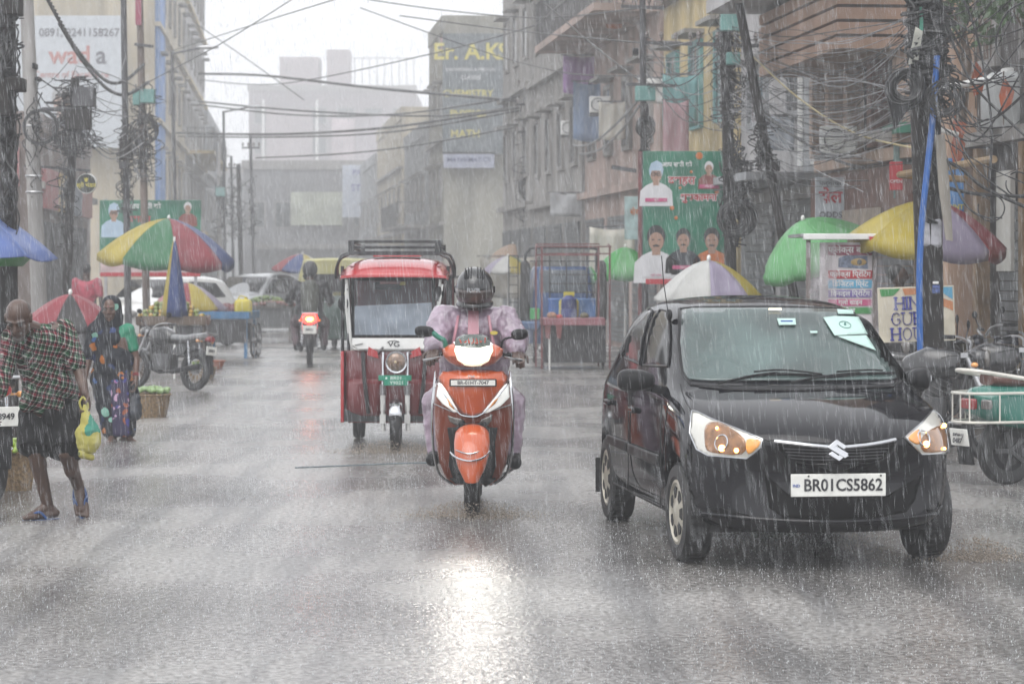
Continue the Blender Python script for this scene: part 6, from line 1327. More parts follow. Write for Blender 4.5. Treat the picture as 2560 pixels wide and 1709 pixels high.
part_box(r2, 'brown_fascia', (-.12, 2.4, 2.45), (.22, 4.8, .5), BROWN); q = MB()
for i in range(24): q.box((-.26, 1.0 + .08 * i, 2.05), (.02, .045, .42))
q.build('slat_screen', mat('slat_cream', (.36, .30, .25), .6, var=.2), r2)
r3 = building('pale grey building with white arch frame and barred window', 33.6, 39.3, 9.0, W_['pale'], nwin=2, shut=2, z0=2.65, depth=7, win=(1.3, .75), bars=6, frame=W_['grey'])
ar_ = MB(); pts = [(-.10, .55 + .40 * math.cos(t) * 1.0, 3.9 + .66 * math.sin(t)) for t in [math.pi * i / 14 for i in range(15)]]; ar_.tube([(-.10, .95, 2.9)] + pts + [(-.10, .15, 2.9)], .055, 6); ar_.build('arch', WHITEP, r3); part_box(r3, 'arch_panel', (-.05, .55, 3.3), (.07, .74, 1.5), W_['grey'])
part_box(r3, 'ledge', (-.5, 2.8, 2.75), (1.0, 5.4, .1), W_['grey'])
r4 = building('beige building with teal windows and open white gable', 39.6, 46.6, 10.5, W_['beige'], nwin=3, shut=2, z0=3.2, depth=8, frame=mat('teal_frame', (.10, .27, .27), .5, var=.2), bm=W_['brown'])
r5 = building('pinkish concrete building with hanging balconies', 47, 57.5, 9.4, W_['pink'], nwin=4, shut=3, z0=3.2, balc=(1,), depth=8, bm=W_['pink'])
r6 = building('tall grey tan building with stepped roofline', 58, 68, 13.0, W_['tan'], nwin=4, shut=3, z0=3.2, depth=9, endwin=1)
r6b = building('lower stepped tan block adjoining tall tan building', 68.2, 76, 9.3, W_['tan'], nwin=3, shut=3, depth=9, endwin=0)
part_box(r6b, 'stair_head', (2.0, 1.6, 10.3), (2.6, 2.4, 1.6), W_['tan'])
r7 = building('coaching centre block covered in tall dark signboards', 99, 107, 10.4, W_['olive'], nwin=3, shut=2, depth=12, endwin=0)
building('narrow shop block with stained walls beyond the sign block', 109, 124, 7.0, W_['grey'], nwin=5, shut=4, depth=10, balc=(0,)); building('cream block with flat roof far down the right row', 126, 150, 8.6, W_['cream'], nwin=6, shut=5, depth=10); building('long hazy row building at the far bend', 152, 205, 7.5, W_['grey'], nwin=9, shut=6, depth=12)
# left side
l1 = building('cream corner block with blue panel and huge white hoarding', 85, 108, 17.5, W_['cream'], side=-1, depth=14, nwin=6, shut=5, endwin=0, bm=W_['cream'])
part_box(l1, 'blue_panel', (.05, 2.4, 10.2), (.12, 4.6, 13), W_['blue'])
l2 = building('tall pale block with stacked balconies after the cream corner', 109, 131, 16.5, W_['pale'], side=-1, depth=12, nwin=6, shut=5, balc=(1,), bm=W_['beige'])
building('low hazy block past the tall left row', 134, 170, 9.0, W_['grey'], side=-1, depth=12, nwin=7, shut=6)
l0 = building('low shop row with pink and yellow fascia boards', 52, 66, 4.3, W_['brown'], side=-1, depth=9, nwin=0, shut=0, setx=-.6, parapet=.35)
for i, (y, c) in enumerate(((1.6, (.32, .10, .10)), (4.6, (.38, .26, .08)), (7.6, (.10, .12, .16)), (10.8, (.30, .12, .10)))):
    part_box(l0, 'fascia', (.14, y, 3.15), (.12, 2.7, .8), mat('fascia_%d' % i, c, .5, var=.3)); part_box(l0, 'shop_shade_panel', (.03, y, 1.3), (.08, 2.5, 2.4), DARK)  # solid dark panels paint the shade inside the shops
for x0, w, c in ((-1.5, 2.4, (.34, .13, .13)), (-4.2, 2.6, (.40, .28, .12)), (-7.2, 2.8, (.16, .12, .12))):
    part_box(l0, 'end_fascia', (x0, -.08, 3.55), (w, .12, .75), mat('end_fascia_%d' % int(-x0), c, .5, var=.3)); part_box(l0, 'end_shade_panel', (x0, -.05, 1.5), (w * .85, .08, 2.6), DARK); part_box(l0, 'end_board', (x0 + .3, -.09, 2.75), (w * .7, .10, .5), mat('end_board_%d' % int(-x0), tuple(.8 - v for v in (.45, .5, .5)), .5, var=.4, scale=9))  # dark end panels likewise paint shade, the wall behind is closed
# closing blocks at the far bend
def block(label, px0, px1, Y, ztop, depth, m, nw, name='building'):
    x0, x1 = (px0 - 1280) / F * Y, (px1 - 1280) / F * Y; b = thing(name, label, 'building', ((x0 + x1) / 2, Y, 0)); w = x1 - x0
    part_box(b, 'wall', (0, depth / 2, ztop / 2), (w, depth, ztop), m); part_box(b, 'parapet', (0, .1, ztop + .3), (w + .3, .5, .6), SILL)
    for f in range(int(ztop / 3.2) - 1):
        for i in range(nw): window(b, (-w / 2 + w * (i + .5) / nw, -.03, 3.6 + f * 3.2 + 1.4), min(2.2, w / nw * .6), 1.7, 'x', SILL, 2)
    return b
HOARD = mat('hoarding_grey', (.30, .25, .26), .6, var=.15, scale=.3)
f1 = block('huge hazy mall block closing the far end of the street', 622, 1038, 285, 20.5, 20, mat('far_wall', (.20, .17, .18), .7, var=.2, scale=.2), 6)
part_box(f1, 'roof_block', (-3.6, 3, 22.6), (4.2, 5, 3.2), HOARD); part_box(f1, 'roof_block', (.6, 3, 22.9), (2.4, 5, 4.2), HOARD)
q = MB()
for i in range(9): q.box((2.4 + .8 * i, 1, 22.5), (.08, .08, 3.2))
q.box((5.6, 1, 24.1), (6.6, .08, .08)); q.build('roof_frame', RAIL, f1)
q = MB(); q.tube([(-7.4, -.3, 19.5), (-7.4, -.3, 12.0), (-4.6, -.3, 8.6), (-1.6, -.3, 12.0), (-1.6, -.3, 19.5)], .14, 4); q.build('facade_outline', WHITEP, f1)
part_box(f1, 'poster_panel', (1.3, -.2, 12.0), (2.6, .15, 11), mat('poster_pale', (.42, .34, .36), .6, var=.3, scale=.5)); part_box(f1, 'poster_panel', (5.2, -.2, 13.5), (5.4, .15, 9), mat('poster_dull', (.24, .20, .22), .6, var=.4, scale=.4)); part_box(f1, 'blank_panel', (-4.6, -.2, 15), (5.0, .14, 7), HOARD)  # last panel is a blank board in even hoarding grey
block('hazy lower block left of the far mall', 530, 625, 240, 10.0, 14, W_['grey'], 3); block('pale green roofed block right of the far mall', 1020, 1100, 230, 11.5, 12, W_['cream'], 2)
m1 = block('grey market block across the far bend with white hoarding', 610, 1065, 175, 8.0, 12, mat('mid_wall', (.17, .17, .18), .7, var=.25, scale=.4), 7)
part_box(m1, 'arch_sign', (-1.2, -.3, 5.4), (3.4, .3, 2.2), mat('hoard_green', (.36, .38, .30), .6, var=.3, scale=.8)); part_box(m1, 'fascia', (0, -.4, 2.9), (11, .8, .3), SILL)
# ---------------- trees and potted plants
def tree(label, x, Y, z, h, r, seed, trunk=True, name='tree'):
    t = thing(name, label, 'tree' if name == 'tree' else 'plant', (x, Y, z)); rr = random.Random(seed); q = MB()
    q.tube([(0, 0, 0), (.05 * h, 0, h * .4), (0, .03, h * .7)], [h * .03 + .01, h * .022 + .008, h * .012 + .004], 8)
    for i in range(6):
        a = rr.uniform(0, 6.28); q.tube([(.02 * h, 0, h * (.35 + .05 * i)), (math.cos(a) * r * .6, math.sin(a) * r * .6, h * (.6 + .06 * i))], [h * .012 + .003, .004], 5)
    q.build('trunk', WOODB, t); q = MB()
    for i in range(420):
        a, ph, d = rr.uniform(0, 6.28), rr.uniform(-1, 1), rr.random() ** .5; c = Vector((math.cos(a) * r * d * math.sqrt(1 - ph * ph * .6), math.sin(a) * r * d, h * .72 + ph * r * .8 * d)); s = r * rr.uniform(.08, .16)
        n = Vector((rr.gauss(0, 1), rr.gauss(0, 1), rr.gauss(0, 1))).normalized(); u = n.orthogonal().normalized(); v = n.cross(u)
        q.add([c + u * s, c + v * s * .45, c - u * s, c - v * s * .45], [(0, 1, 2, 3)])
    q.build('crown', mat('leaf_green', (.035, .075, .02), .5, var=.5, scale=6), t); return t
tree('leafy plant growing from upper terrace of dark shop building', 4.35, 25.6, 3.0, 1.5, .5, 3, name='plant'); tree('drooping plant on dark terrace rail above orange flag', 4.75, 24.3, 3.2, 1.3, .45, 5, name='plant')
tree('bushy green plant on the pinkish balcony', .9, 55, 6.3, 2.2, 1.0, 8, name='plant'); tree('small tree rising over the stepped tan roof', .8, 74.5, 9.3, 3.0, 1.2, 9)
# ================================================================ signs and banners
def board(name, label, cat, px, py, Y, w, h, m, d=.05, rz=0, ry=0):
    b = thing(name, label, cat, pt(px, py, Y), rz); b.rotation_euler = (0, ry, rz)
    q = MB(); q.box((0, 0, 0), (w, d, h)); q.build('board', m, b, bevel=.004); return b
def letters(parent, s, size, x, z, m, bold=0., sx=1., d=.006, y=-.03, it=0): return tmesh(s, size, CAMF(Vector((x, y, z))), d, bold=bold, sx=sx, italic=it).build('lettering', m, parent)
T = {k: mat('ink_' + k, v, .5, var=0) for k, v in dict(blue=(.035, .04, .27), red=(.42, .02, .03), white=(.72, .72, .72), yellow=(.55, .48, .10), grey=(.10, .10, .12), pink=(.50, .08, .20), navy=(.03, .04, .14), orange=(.5, .14, .02), sky=(.10, .36, .55), purple=(.16, .11, .34), green=(.05, .25, .07)).items()}
GREENB = mat('banner_green', (.01, .15, .085), .35, var=.35, scale=2.5, coat=.2)
FACE = mat('print_skin', (.36, .22, .16), .5, var=.12, scale=30); HAIRP = mat('print_black', (.015, .014, .016), .5, var=0); CLW = mat('print_white', (.62, .62, .64), .5, var=.1)
def portrait(parent, x, z, s, cl, hairm=HAIRP, hat=None, must=True, glasses=False, y=-.028):
    """flat printed bust"""
    def pr_(nm, pts, m, k): q = MB(); q.prism([(x + a * s, z + b * s) for a, b in pts], CAMF((0, y - .0015 * k, 0)), .0012); return q.build(nm, m, parent)
    O = lambda cx, cz, rx, rz, n=18: [(cx + rx * math.cos(2 * math.pi * i / n), cz + rz * math.sin(2 * math.pi * i / n)) for i in range(n)]
    pr_('printed_clothes', [(-.5, -.75), (.5, -.75), (.47, -.30), (.30, -.14), (.10, -.05), (-.10, -.05), (-.30, -.14), (-.47, -.30)], cl, 0); pr_('printed_neck', [(-.09, -.14), (.09, -.14), (.10, .06), (-.10, .06)], FACE, 1)
    pr_('printed_hair', O(0, .27, .205, .255), hat or hairm, 1); pr_('printed_face', O(0, .16, .165, .205), FACE, 2)
    if hat: pr_('printed_cap', [(-.22, .30), (.22, .30), (.17, .52), (.02, .60), (-.15, .52)], hat, 3)
    if must: pr_('printed_moustache', [(-.085, .07), (0, .10), (.085, .07), (.06, .045), (-.06, .045)], HAIRP, 3)
    for k in (-1, 1): pr_('printed_eye', O(k * .07, .20, .03, .015, 10), HAIRP, 3)
    if glasses:
        for k in (-1, 1): q = MB(); q.torus((x + k * .075 * s, y - .006, z + .20 * s), .058 * s, .006, (0, 1, 0), 14, 4); q.build('printed_glasses', HAIRP, parent)
PW, PH_ = 1.13, 1.81
po = board('banner', 'tall green greeting banner printed with five busts and red white lettering', 'banner', 1711, 544, 36, PW, PH_, GREENB)
P_ = lambda px, py: ((px - 1711) / F * 36, (544 - py) / F * 36)
SK = mat('cap_blue', (.38, .50, .62), .5, var=.1); ORW = mat('print_orange', (.5, .14, .03), .5, var=.25, scale=20)
for (px, py), s, cl, kw in (((1640, 452), .46, CLW, dict(hat=SK, glasses=True, must=False, hairm=CLW)), ((1772, 432), .30, mat('print_rust', (.22, .06, .05), .5), dict(hairm=CLW, must=False)), ((1640, 622), .62, CLW, {}), ((1708, 618), .50, mat('print_charcoal', (.03, .035, .045), .5), {}), ((1779, 620), .54, ORW, dict(must=True))): x, z = P_(px, py); portrait(po, x, z, s, cl, **kw)
for s_, sz, px, py, m, bo in (('आप सभी को', .085, 1692, 412, T['white'], .002), ('दशहरा', .15, 1704, 452, T['white'], .010), ('दशहरा', .15, 1704, 452, T['red'], .003), ('शुभकामना', .13, 1746, 494, T['white'], .010), ('शुभकामना', .13, 1746, 494, T['red'], .003)): x, z = P_(px, py); letters(po, s_, sz, x, z, m, bo, y=-.030 - (.003 if m is T['red'] else 0), d=.003)
for px, py, w in ((1640, 500, .30), (1772, 466, .26), (1640, 688, .40), (1708, 668, .30), (1780, 674, .28)): x, z = P_(px, py); part_box(po, 'caption_strip', (x, -.034, z), (w, .006, .05), T['pink'] if py != 688 else CLW); 
for s_, px, py in (('श्री', 1640, 500), ('सभापति', 1772, 466), ('श्री महेश', 1640, 688), ('सदस', 1708, 668), ('सचिव', 1780, 674)): x, z = P_(px, py); letters(po, s_, .042, x, z, T['white'] if py != 688 else T['pink'], y=-.0385, d=.002)
for px, py, r in ((1748, 390, .05), (1680, 520, .03), (1690, 545, .025), (1792, 480, .03), (1728, 430, .02), (1700, 470, .02)): x, z = P_(px, py); q = MB(); q.ell((x, -.026, z), (r, .006, r)); q.build('printed_lantern', T['orange'], po)
part_box(po, 'footer', (-.18, -.029, -.87), (.7, .006, .07), T['red'])
for px in (1600, 1818): q = MB(); q.box(((px - 1711) / F * 36, .06, -.42), (.05, .05, 2.65)); q.build('post', REDF if px < 1700 else RB, po)
g2 = board('banner', 'green banner with white cap bust behind the tall striped umbrella', 'banner', 376, 596, 47, 1.80, 1.36, GREENB); P2 = lambda px, py: ((px - 376) / F * 47, (596 - py) / F * 47)
for (px, py), s, cl, kw in (((285, 545), .46, SK, dict(hat=SK, glasses=True, must=False, hairm=CLW)), ((470, 530), .34, mat('print_rust', (.22, .06, .05), .5), dict(hairm=CLW, must=False))): x, z = P2(px, py); portrait(g2, x, z, s, cl, **kw)
x, z = P2(362, 516); letters(g2, 'आप सभी को', .12, x, z, T['white'], .003); x, z = P2(350, 548); letters(g2, 'दशहरा', .16, x, z, T['red'], .004)
part_box(g2, 'caption_panel', (0, -.028, -.50), (1.78, .008, .34), mat('panel_pinkwhite', (.50, .38, .38), .5, var=.2)); part_box(g2, 'footer', (0, -.030, -.64), (1.79, .008, .07), T['red'])
for x, s_ in ((-.5, 'श्री नारायण'), (.35, 'प्रदेश अध्यक्ष')): letters(g2, s_, .10, x, -.46, T['pink'], y=-.034)
for x in (-.8, .8): part_box(g2, 'post', (x, .05, -.4), (.05, .05, 2.2), STEEL)
# guest house board with slab-serif letters
SERIF = {'H': [(0, 0, 0, 1), (.7, 0, .7, 1), (0, .5, .7, .5)], 'I': [(0, 0, 0, 1)], 'N': [(0, 0, 0, 1), (.75, 0, .75, 1), (0, 1, .75, 0)], 'D': 'D', 'G': 'G', 'U': 'U', 'E': [(0, 0, 0, 1), (0, 0, .55, 0), (0, .5, .42, .5), (0, 1, .55, 1), (.55, 0, .55, .2), (.55, 1, .55, .8)], 'S': 'S', 'T': [(.33, 0, .33, 1), (0, 1, .66, 1), (0, 1, 0, .78), (.66, 1, .66, .78)], 'O': 'O'}
ADV = dict(H=.98, I=.30, N=1.05, D=.95, G=.98, U=1.0, E=.82, S=.80, T=.92, O=1.0)
def slab(parent, word, h, x, z, m):
    tot = sum(ADV[c] for c in word) * h; cx = x - tot / 2; w = .19 * h
    for c in word:
        q = MB(); ox = cx + .1 * h
        def st(a, b, c_, d, t=w): q.bar((ox + a * h, -.030, z + (b - .5) * h), (ox + c_ * h, -.030, z + (d - .5) * h), t, .006) if abs(a - c_) > 1e-6 and abs(b - d) > 1e-6 else q.box((ox + (a + c_) / 2 * h, -.030, z + ((b + d) / 2 - .5) * h), (abs(c_ - a) * h + t, .006, abs(d - b) * h + (t if a == c_ else t * .62)))
        k = SERIF[c]
        if isinstance(k, list):
            for s_ in k: st(*s_)
            if c in 'HIN':
                for s_ in k[:1 if c == 'I' else 2]:
                    for zz in (0, 1): q.box((ox + s_[0] * h, -.031, z + (zz - .5) * h), (.36 * h, .006, .12 * h))
            if c == 'T': q.box((ox + .33 * h, -.031, z - .5 * h), (.36 * h, .006, .12 * h))
        else:
            arc = {'O': (0, 360), 'G': (40, 330), 'D': (-90, 90), 'S': None, 'U': (180, 360)}[c]
            if c == 'S': P = [(.52, .82), (.40, 1.0), (.16, .98), (.04, .78), (.2, .56), (.42, .44), (.54, .22), (.42, .02), (.16, 0), (.02, .2)]
            elif c == 'U': P = [(.0, 1.02), (0, .35), (.1, .05), (.36, -.03), (.62, .05), (.72, .35), (.72, 1.02)]
            elif c == 'D': P = [(0, 0), (0, 1), (.35, 1), (.64, .8), (.68, .5), (.64, .2), (.35, 0), (0, 0)]
            elif c == 'G': P = [(.66, .78), (.5, 1), (.2, .98), (.02, .7), (.02, .3), (.2, .02), (.5, 0), (.68, .2), (.68, .46), (.44, .46)]
            else: P = [(.36 + .36 * math.cos(t), .5 + .52 * math.sin(t)) for t in [2 * math.pi * i / 16 for i in range(17)]]
            K = catmull([(ox + a * h, -.030, z + (b - .5) * h) for a, b in P], 3); 
            for i in range(len(K) - 1): q.bar(K[i], K[i + 1] + (K[i + 1] - K[i]) * .35, w * .92 if c != 'S' else w * .85, .006)
            if c == 'U':
                for a in (0, .72): q.box((ox + a * h, -.031, z + .5 * h), (.36 * h, .006, .12 * h))
        q.build('letter_' + c.lower(), m, parent); cx += ADV[c] * h
gh = board('sign_board', 'cream HIND GUEST HOUSE board leaning beside the blue-piped pole', 'sign', 2291, 785, 23.3, .67, .485, mat('cream_board', (.58, .53, .42), .45, var=.14, scale=6), ry=R(-2))
for w_, z in (('HIND', .10), ('GUEST', -.035), ('HOUSE', -.17)): slab(gh, w_, .100, -.03 if w_ == 'HIND' else -.005, z, T['blue'])
q = MB(); q.prism([(-.32, .23), (-.14, .23), (-.20, .17), (-.31, .165)], CAMF((0, -.027, 0)), .003); q.build('flag_green', T['green'], gh); q = MB(); q.prism([(-.12, .23), (.14, .23), (.10, .18), (-.10, .17)], CAMF((0, -.027, 0)), .003); q.build('flag_orange', mat('swash_orange', (.5, .2, .08), .5), gh)
q = MB(); q.prism([(.18, .23), (.32, .23), (.32, .12), (.26, .16)], CAMF((0, -.027, 0)), .003); q.build('swirl_blue', T['sky'], gh); q = MB(); q.prism([(.17, .16), (.32, .10), (.32, .02), (.20, .08)], CAMF((0, -.027, 0)), .003); q.build('swash_peach', mat('swash_orange', (.5, .2, .08)), gh)
for x in (-.28, .28): part_box(gh, 'leg', (x, .04, -.55), (.035, .035, 1.3), RB)
# printing stall: tin roof bar, printed banner, plastic sheet
ps = thing('market_stall', 'printing stall with Hindi price banner under draped clear plastic', 'stall', pt(2105, 690, 25.2)); ps.location.z = 0
bx = lambda px: (px - 2105) / F * 25.2; bz = lambda py: 1.6 - (py - 665) / F * 25.2
part_box(ps, 'banner', (bx(2115), 0, (bz(606) + bz(860)) / 2), (.50, .02, bz(606) - bz(860)), mat('banner_white', (.60, .56, .57), .45, var=.12, scale=5))
for s_, z0_, z1_, m, sz in (('फ्लेक्स बोर्ड', 612, 638, mat('strip_maroon', (.26, .05, .09), .5), .085), ('फ्लेक्स प्रिंटिंग', 676, 696, T['red'], .068), ('डिजिटल प्रिंट', 700, 720, T['sky'], .068), ('विनाइल प्रिंटिंग', 725, 743, T['purple'], .066), ('ग्लो साइन', 748, 764, T['pink'], .06), ('बैनर', 768, 784, T['green'], .06)):
    part_box(ps, 'colour_strip', (bx(2125), -.014, (bz(z0_) + bz(z1_)) / 2), (.42, .008, bz(z0_) - bz(z1_)), m); letters(ps, s_, sz, bx(2125), (bz(z0_) + bz(z1_)) / 2, T['white'], .001, y=-.021, d=.004)
q = MB(); q.prism([(bx(2095), bz(668)), (bx(2170), bz(672)), (bx(2168), bz(640)), (bx(2120), bz(636)), (bx(2096), bz(645))], CAMF((0, -.013, 0)), .003); q.build('printed_photo', mat('photo_slate', (.14, .17, .24), .5, var=.5, scale=30), ps)
q = MB(); q.ell((bx(2146), -.016, bz(655)), (.075, .006, .035)); e_ = q.build('printed_eye', mat('eye_gold', (.40, .26, .08), .4, var=.3), ps); q = MB(); q.ell((bx(2148), -.022, bz(655)), (.024, .004, .026)); q.build('iris', HAIRP, e_)
part_box(ps, 'roof_bar', (bx(2105), -.10, bz(592)), (.76, .14, .055), WHITEP, .006); part_box(ps, 'roof_sheet', (bx(2105), .5, bz(588)), (.8, 1.2, .03), mat('tin_sheet', (.30, .30, .31), .4, .5, var=.3))
for px in (2020, 2186): part_box(ps, 'post', (bx(px), -.03, bz(600) / 2), (.04, .04, bz(600)), WOODB)
q = MB(); Kp = []
for i in range(9):
    t = i / 8; Kp.append([Vector((bx(2176 + 6 * math.sin(j * 1.3)) + t * (.02 + .28 * (j / 6)), -.12 - .05 * t + .03 * math.sin(i * 1.7 + j), bz(606 + (250 * j / 6)))) for j in range(7)])
q.add([p for r in Kp for p in r], [(i * 7 + j, i * 7 + j + 1, (i + 1) * 7 + j + 1, (i + 1) * 7 + j) for i in range(8) for j in range(6)]); PLAS = mat('clear_plastic', (.55, .52, .54), .2, var=.3, scale=8, alpha=.38, coat=.6); q.build('plastic_sheet', PLAS, ps)
q = MB(); Kp = [[Vector((bx(2012 + 75 * i / 8), -.10 - .04 * math.sin(i * 1.5 + j * .7), bz(606 + 230 * j / 6))) for j in range(7)] for i in range(9)]; q.add([p for r in Kp for p in r], [(i * 7 + j, i * 7 + j + 1, (i + 1) * 7 + j + 1, (i + 1) * 7 + j) for i in range(8) for j in range(6)]); q.build('plastic_sheet', PLAS, ps)
part_box(ps, 'counter', (bx(2150), .45, .45), (.9, .7, .9), DARKB)
q = MB(); q.prism([(bx(2165), bz(592)), (bx(2188), bz(592)), (bx(2180), bz(606)), (bx(2168), bz(604))], CAMF((0, -.18, 0)), .02); q.build('red_ribbon', T['red'], ps)
# other signs
bb = board('hoarding', 'huge white coaching hoarding with grey phone number on cream block', 'sign', 172, 205, 84.0, 3.5, 4.2, mat('hoarding_white', (.46, .49, .52), .5, var=.08), d=.2)
letters(bb, '0891, 9241158267', .36, .35, 1.55, T['grey'], .006, sx=.95, y=-.11); letters(bb, 's', .8, -1.15, .82, T['grey'], .015, y=-.11); letters(bb, 'wad', .8, .05, .82, mat('ink_dullred', (.40, .15, .13), .5, var=0), .015, y=-.11); letters(bb, 'a', .8, 1.05, .82, T['grey'], .015, y=-.11); letters(bb, 'Centre of Excellence', .28, .1, .22, mat('ink_dullred', (.40, .15, .13)), .002, y=-.11); portrait(bb, -.2, -.95, 1.6, mat('print_dull', (.16, .17, .2), .5), hairm=mat('print_grey', (.3, .3, .3), .5), must=False, y=-.11)
DS = mat('sign_slate', (.10, .118, .13), .5, var=.2)
def sgn(px, py, Y, w, h, m, label, txt, name='sign_board', d=.12):
    b = board(name, label, 'sign', px, py, Y, w, h, m, d=d)
    for s_, sz, x, z, tm, bo in txt: letters(b, s_, sz, x, z, tm, bo, y=-d / 2 - .006)
    return b
sgn(1190, 235, 98.6, 2.5, 4.5, DS, 'tall slate signboard reading Er. A.K S with yellow letters', [('Er. A.K', .85, -.35, 1.55, T['yellow'], .02), ('S', .85, 1.02, 1.55, T['yellow'], .02), ('ENGINEERING & MEDICAL', .16, -.2, .9, T['white'], 0), ('CLASSES', .2, -.2, .6, T['white'], 0), ('CHEMISTRY', .36, -.3, 0, T['yellow'], .006), ('PHYSICS', .36, -.3, -.75, T['yellow'], .006), ('MATH', .4, -.4, -1.5, T['yellow'], .006)])
sgn(1168, 112, 98.7, 2.0, .55, mat('sign_rose', (.36, .22, .24), .5), 'rose strip sign above tall slate signboard', [('COACHING', .3, 0, 0, T['white'], .003)]); sgn(1172, 400, 98.6, 1.9, .6, mat('sign_pale', (.30, .32, .40), .5), 'pale blue sign board below the slate signboard', [('MATHEMATICS', .24, 0, 0, T['navy'], .002)])
sgn(912, 478, 172, 2.9, 3.4, mat('hoarding_pale', (.46, .50, .58), .5), 'white hoarding with blue lettering in front of the grey market block', [('PATNA', .5, 0, 1.2, T['blue'], .01), ('STORE', .6, 0, .2, T['blue'], .01)], d=.3)
sgn(1983, 32, 38.2, .82, .62, mat('sign_white', (.50, .54, .58), .5), 'white and blue phone sign projecting from the pale grey building', [('line no.', .12, .12, -.05, T['grey'], .001)], d=.06)
x_ = bpy.data.objects['sign_board.005']; part_box(x_, 'blue_strip', (0, -.035, -.24), (.82, .012, .17), T['sky']); letters(x_, '8540007', .16, 0, -.24, T['white'], .003, y=-.045)
sgn(2076, 498, 31.5, .36, .52, mat('sign_white', (.5, .5, .5)), 'white sale sign with red Hindi word beside the mint umbrella', [('सेल', .2, 0, .02, T['red'], .006), ('फर्नीचर', .09, 0, .19, T['grey'], .001), ('ODDS', .10, 0, -.19, T['grey'], .001)], d=.04)
sgn(2240, 440, 28.0, .14, .30, T['red'], 'small red and white pennant sign left of the blue-piped pole', [('OPEN', .05, 0, -.06, T['white'], 0)], d=.02)
v1 = sgn(2385, 470, 27.6, .20, .62, mat('sign_bluebright', (.05, .20, .48), .4, var=.2), 'vertical bright blue shop sign with yellow letters behind umbrella', [('PRINT', .07, 0, -.2, T['yellow'], .002), ('NEW', .07, 0, .1, T['white'], .001)], d=.03); sgn(2347, 455, 27.7, .16, .58, mat('sign_greyblue', (.28, .30, .36), .5), 'vertical grey shop sign with navy letters behind the pole', [(c, .09, 0, .22 - .09 * i, T['navy'], .002) for i, c in enumerate('PHOTOS')], d=.03)
sgn(1590, 545, 46, .40, .75, mat('sign_aqua', (.34, .46, .46), .5, var=.3), 'aqua poster strip hanging left of the tall green banner', [('सेवा', .14, 0, .1, T['orange'], .003)], d=.03)
gt = board('awning', 'green tin awning with pale sheet over the shop beside the pole', 'awning', 2330, 325, 29.2, .95, .12, mat('awning_green', (.02, .14, .09), .4, var=.3), d=1.1); part_box(gt, 'hanging_sheet', (-.28, -.2, -.40), (.35, .02, .72), mat('sheet_aqua', (.17, .25, .24), .5, var=.3)); part_box(gt, 'fascia', (-.7, -.2, -.08), (.6, .04, .12), SILL)
# round bracket sign
rs_ = thing('round_sign', 'round black sign with yellow letters on a bracket arm', 'sign', pt(217, 459, 33.5)); q = MB(); M = facing((0, 0, 0), (1, 0, 0), (0, 0, 1))
q.lathe([(.115, -.04), (.125, -.04), (.13, .0), (.125, .04), (.115, .04)], 30, M); q.build('rim', ALU, rs_); q = MB(); q.lathe([(.118, -.03), (.118, .043)], 30, M); q.build('face', mat('sign_black', (.03, .035, .03), .4), rs_)
letters(rs_, 'श्री भंडार', .07, 0, -.025, T['yellow'], .001, y=-.05); q = MB(); q.prism([(-.012, .02), (.012, .02), (.03, .075), (.01, .06), (0, .08), (-.01, .06), (-.03, .075)], CAMF((0, -.048, 0)), .003); q.build('crest', T['yellow'], rs_)
q = MB(); q.bar(pt(62, 414, 33.4) - rs_.location, pt(226, 427, 33.4) - rs_.location, .03, .03); q.bar((0, -.02, .12), (0, -.02, .17), .02, .02); q.build('bracket_arm', RB, rs_)
# flags, water tank, air conditioners
for i, (px, py, Y, lb) in enumerate(((2440, 195, 26, 'topmost orange flag left of the white water tank'), (2510, 235, 25.6, 'orange flag hanging across the white water tank'), (2392, 310, 26.2, 'lower orange flag by the cream drain pipe'), (2388, 365, 26.4, 'lowest orange flag above the vertical blue sign'))):
    f = thing('flag', lb, 'flag', pt(px, py, Y)); q = MB(); q.prism([(0, .16), (.10, .02), (.06, -.14), (-.02, -.18), (-.05, -.02)], CAMF((0, 0, 0)), .012); q.build('cloth', mat('flag_orange', (.40, .09, .03), .6, var=.3), f); q = MB(); q.cyl((.0, .02, -.3), (.0, .02, .22), .008, n=6); q.build('staff', WOODB, f)
wt = thing('water_tank', 'white plastic water tank on the dark terrace', 'tank', pt(2522, 250, 26.4)); q = MB(); q.lathe([(.05, .28), (.18, .27), (.27, .2), (.28, .0), (.275, -.28), (.26, -.3)], 26); q.build('tank', mat('tank_white', (.48, .50, .50), .5, var=.15), wt)
q = MB(); q.lathe([(.08, .27), (.08, .31), (.03, .32)], 16); q.build('lid', WHITEP, wt)
for i, (px, py, Y, lb) in enumerate(((1500, 262, 52, 'white air conditioner on the pinkish wall above the balcony'), (1425, 320, 60, 'white air conditioner low on the tall tan wall'), (2095, 350, 30.6, 'white air conditioner under the peach balcony'))):
    a = thing('air_conditioner', lb, 'air conditioner', pt(px, py, Y)); q = MB(); q.box((0, 0, 0), (.42, .2, .32)); q.build('casing', WHITEP, a, bevel=.02); q = MB(); q.torus((-.05, -.11, 0), .12, .008, (0, 1, 0), 24, 6); q.build('fan_grille', RAIL, a); q = MB(); q.box((0, .3, -.18), (.4, .7, .03)); q.build('bracket', RAIL, a)

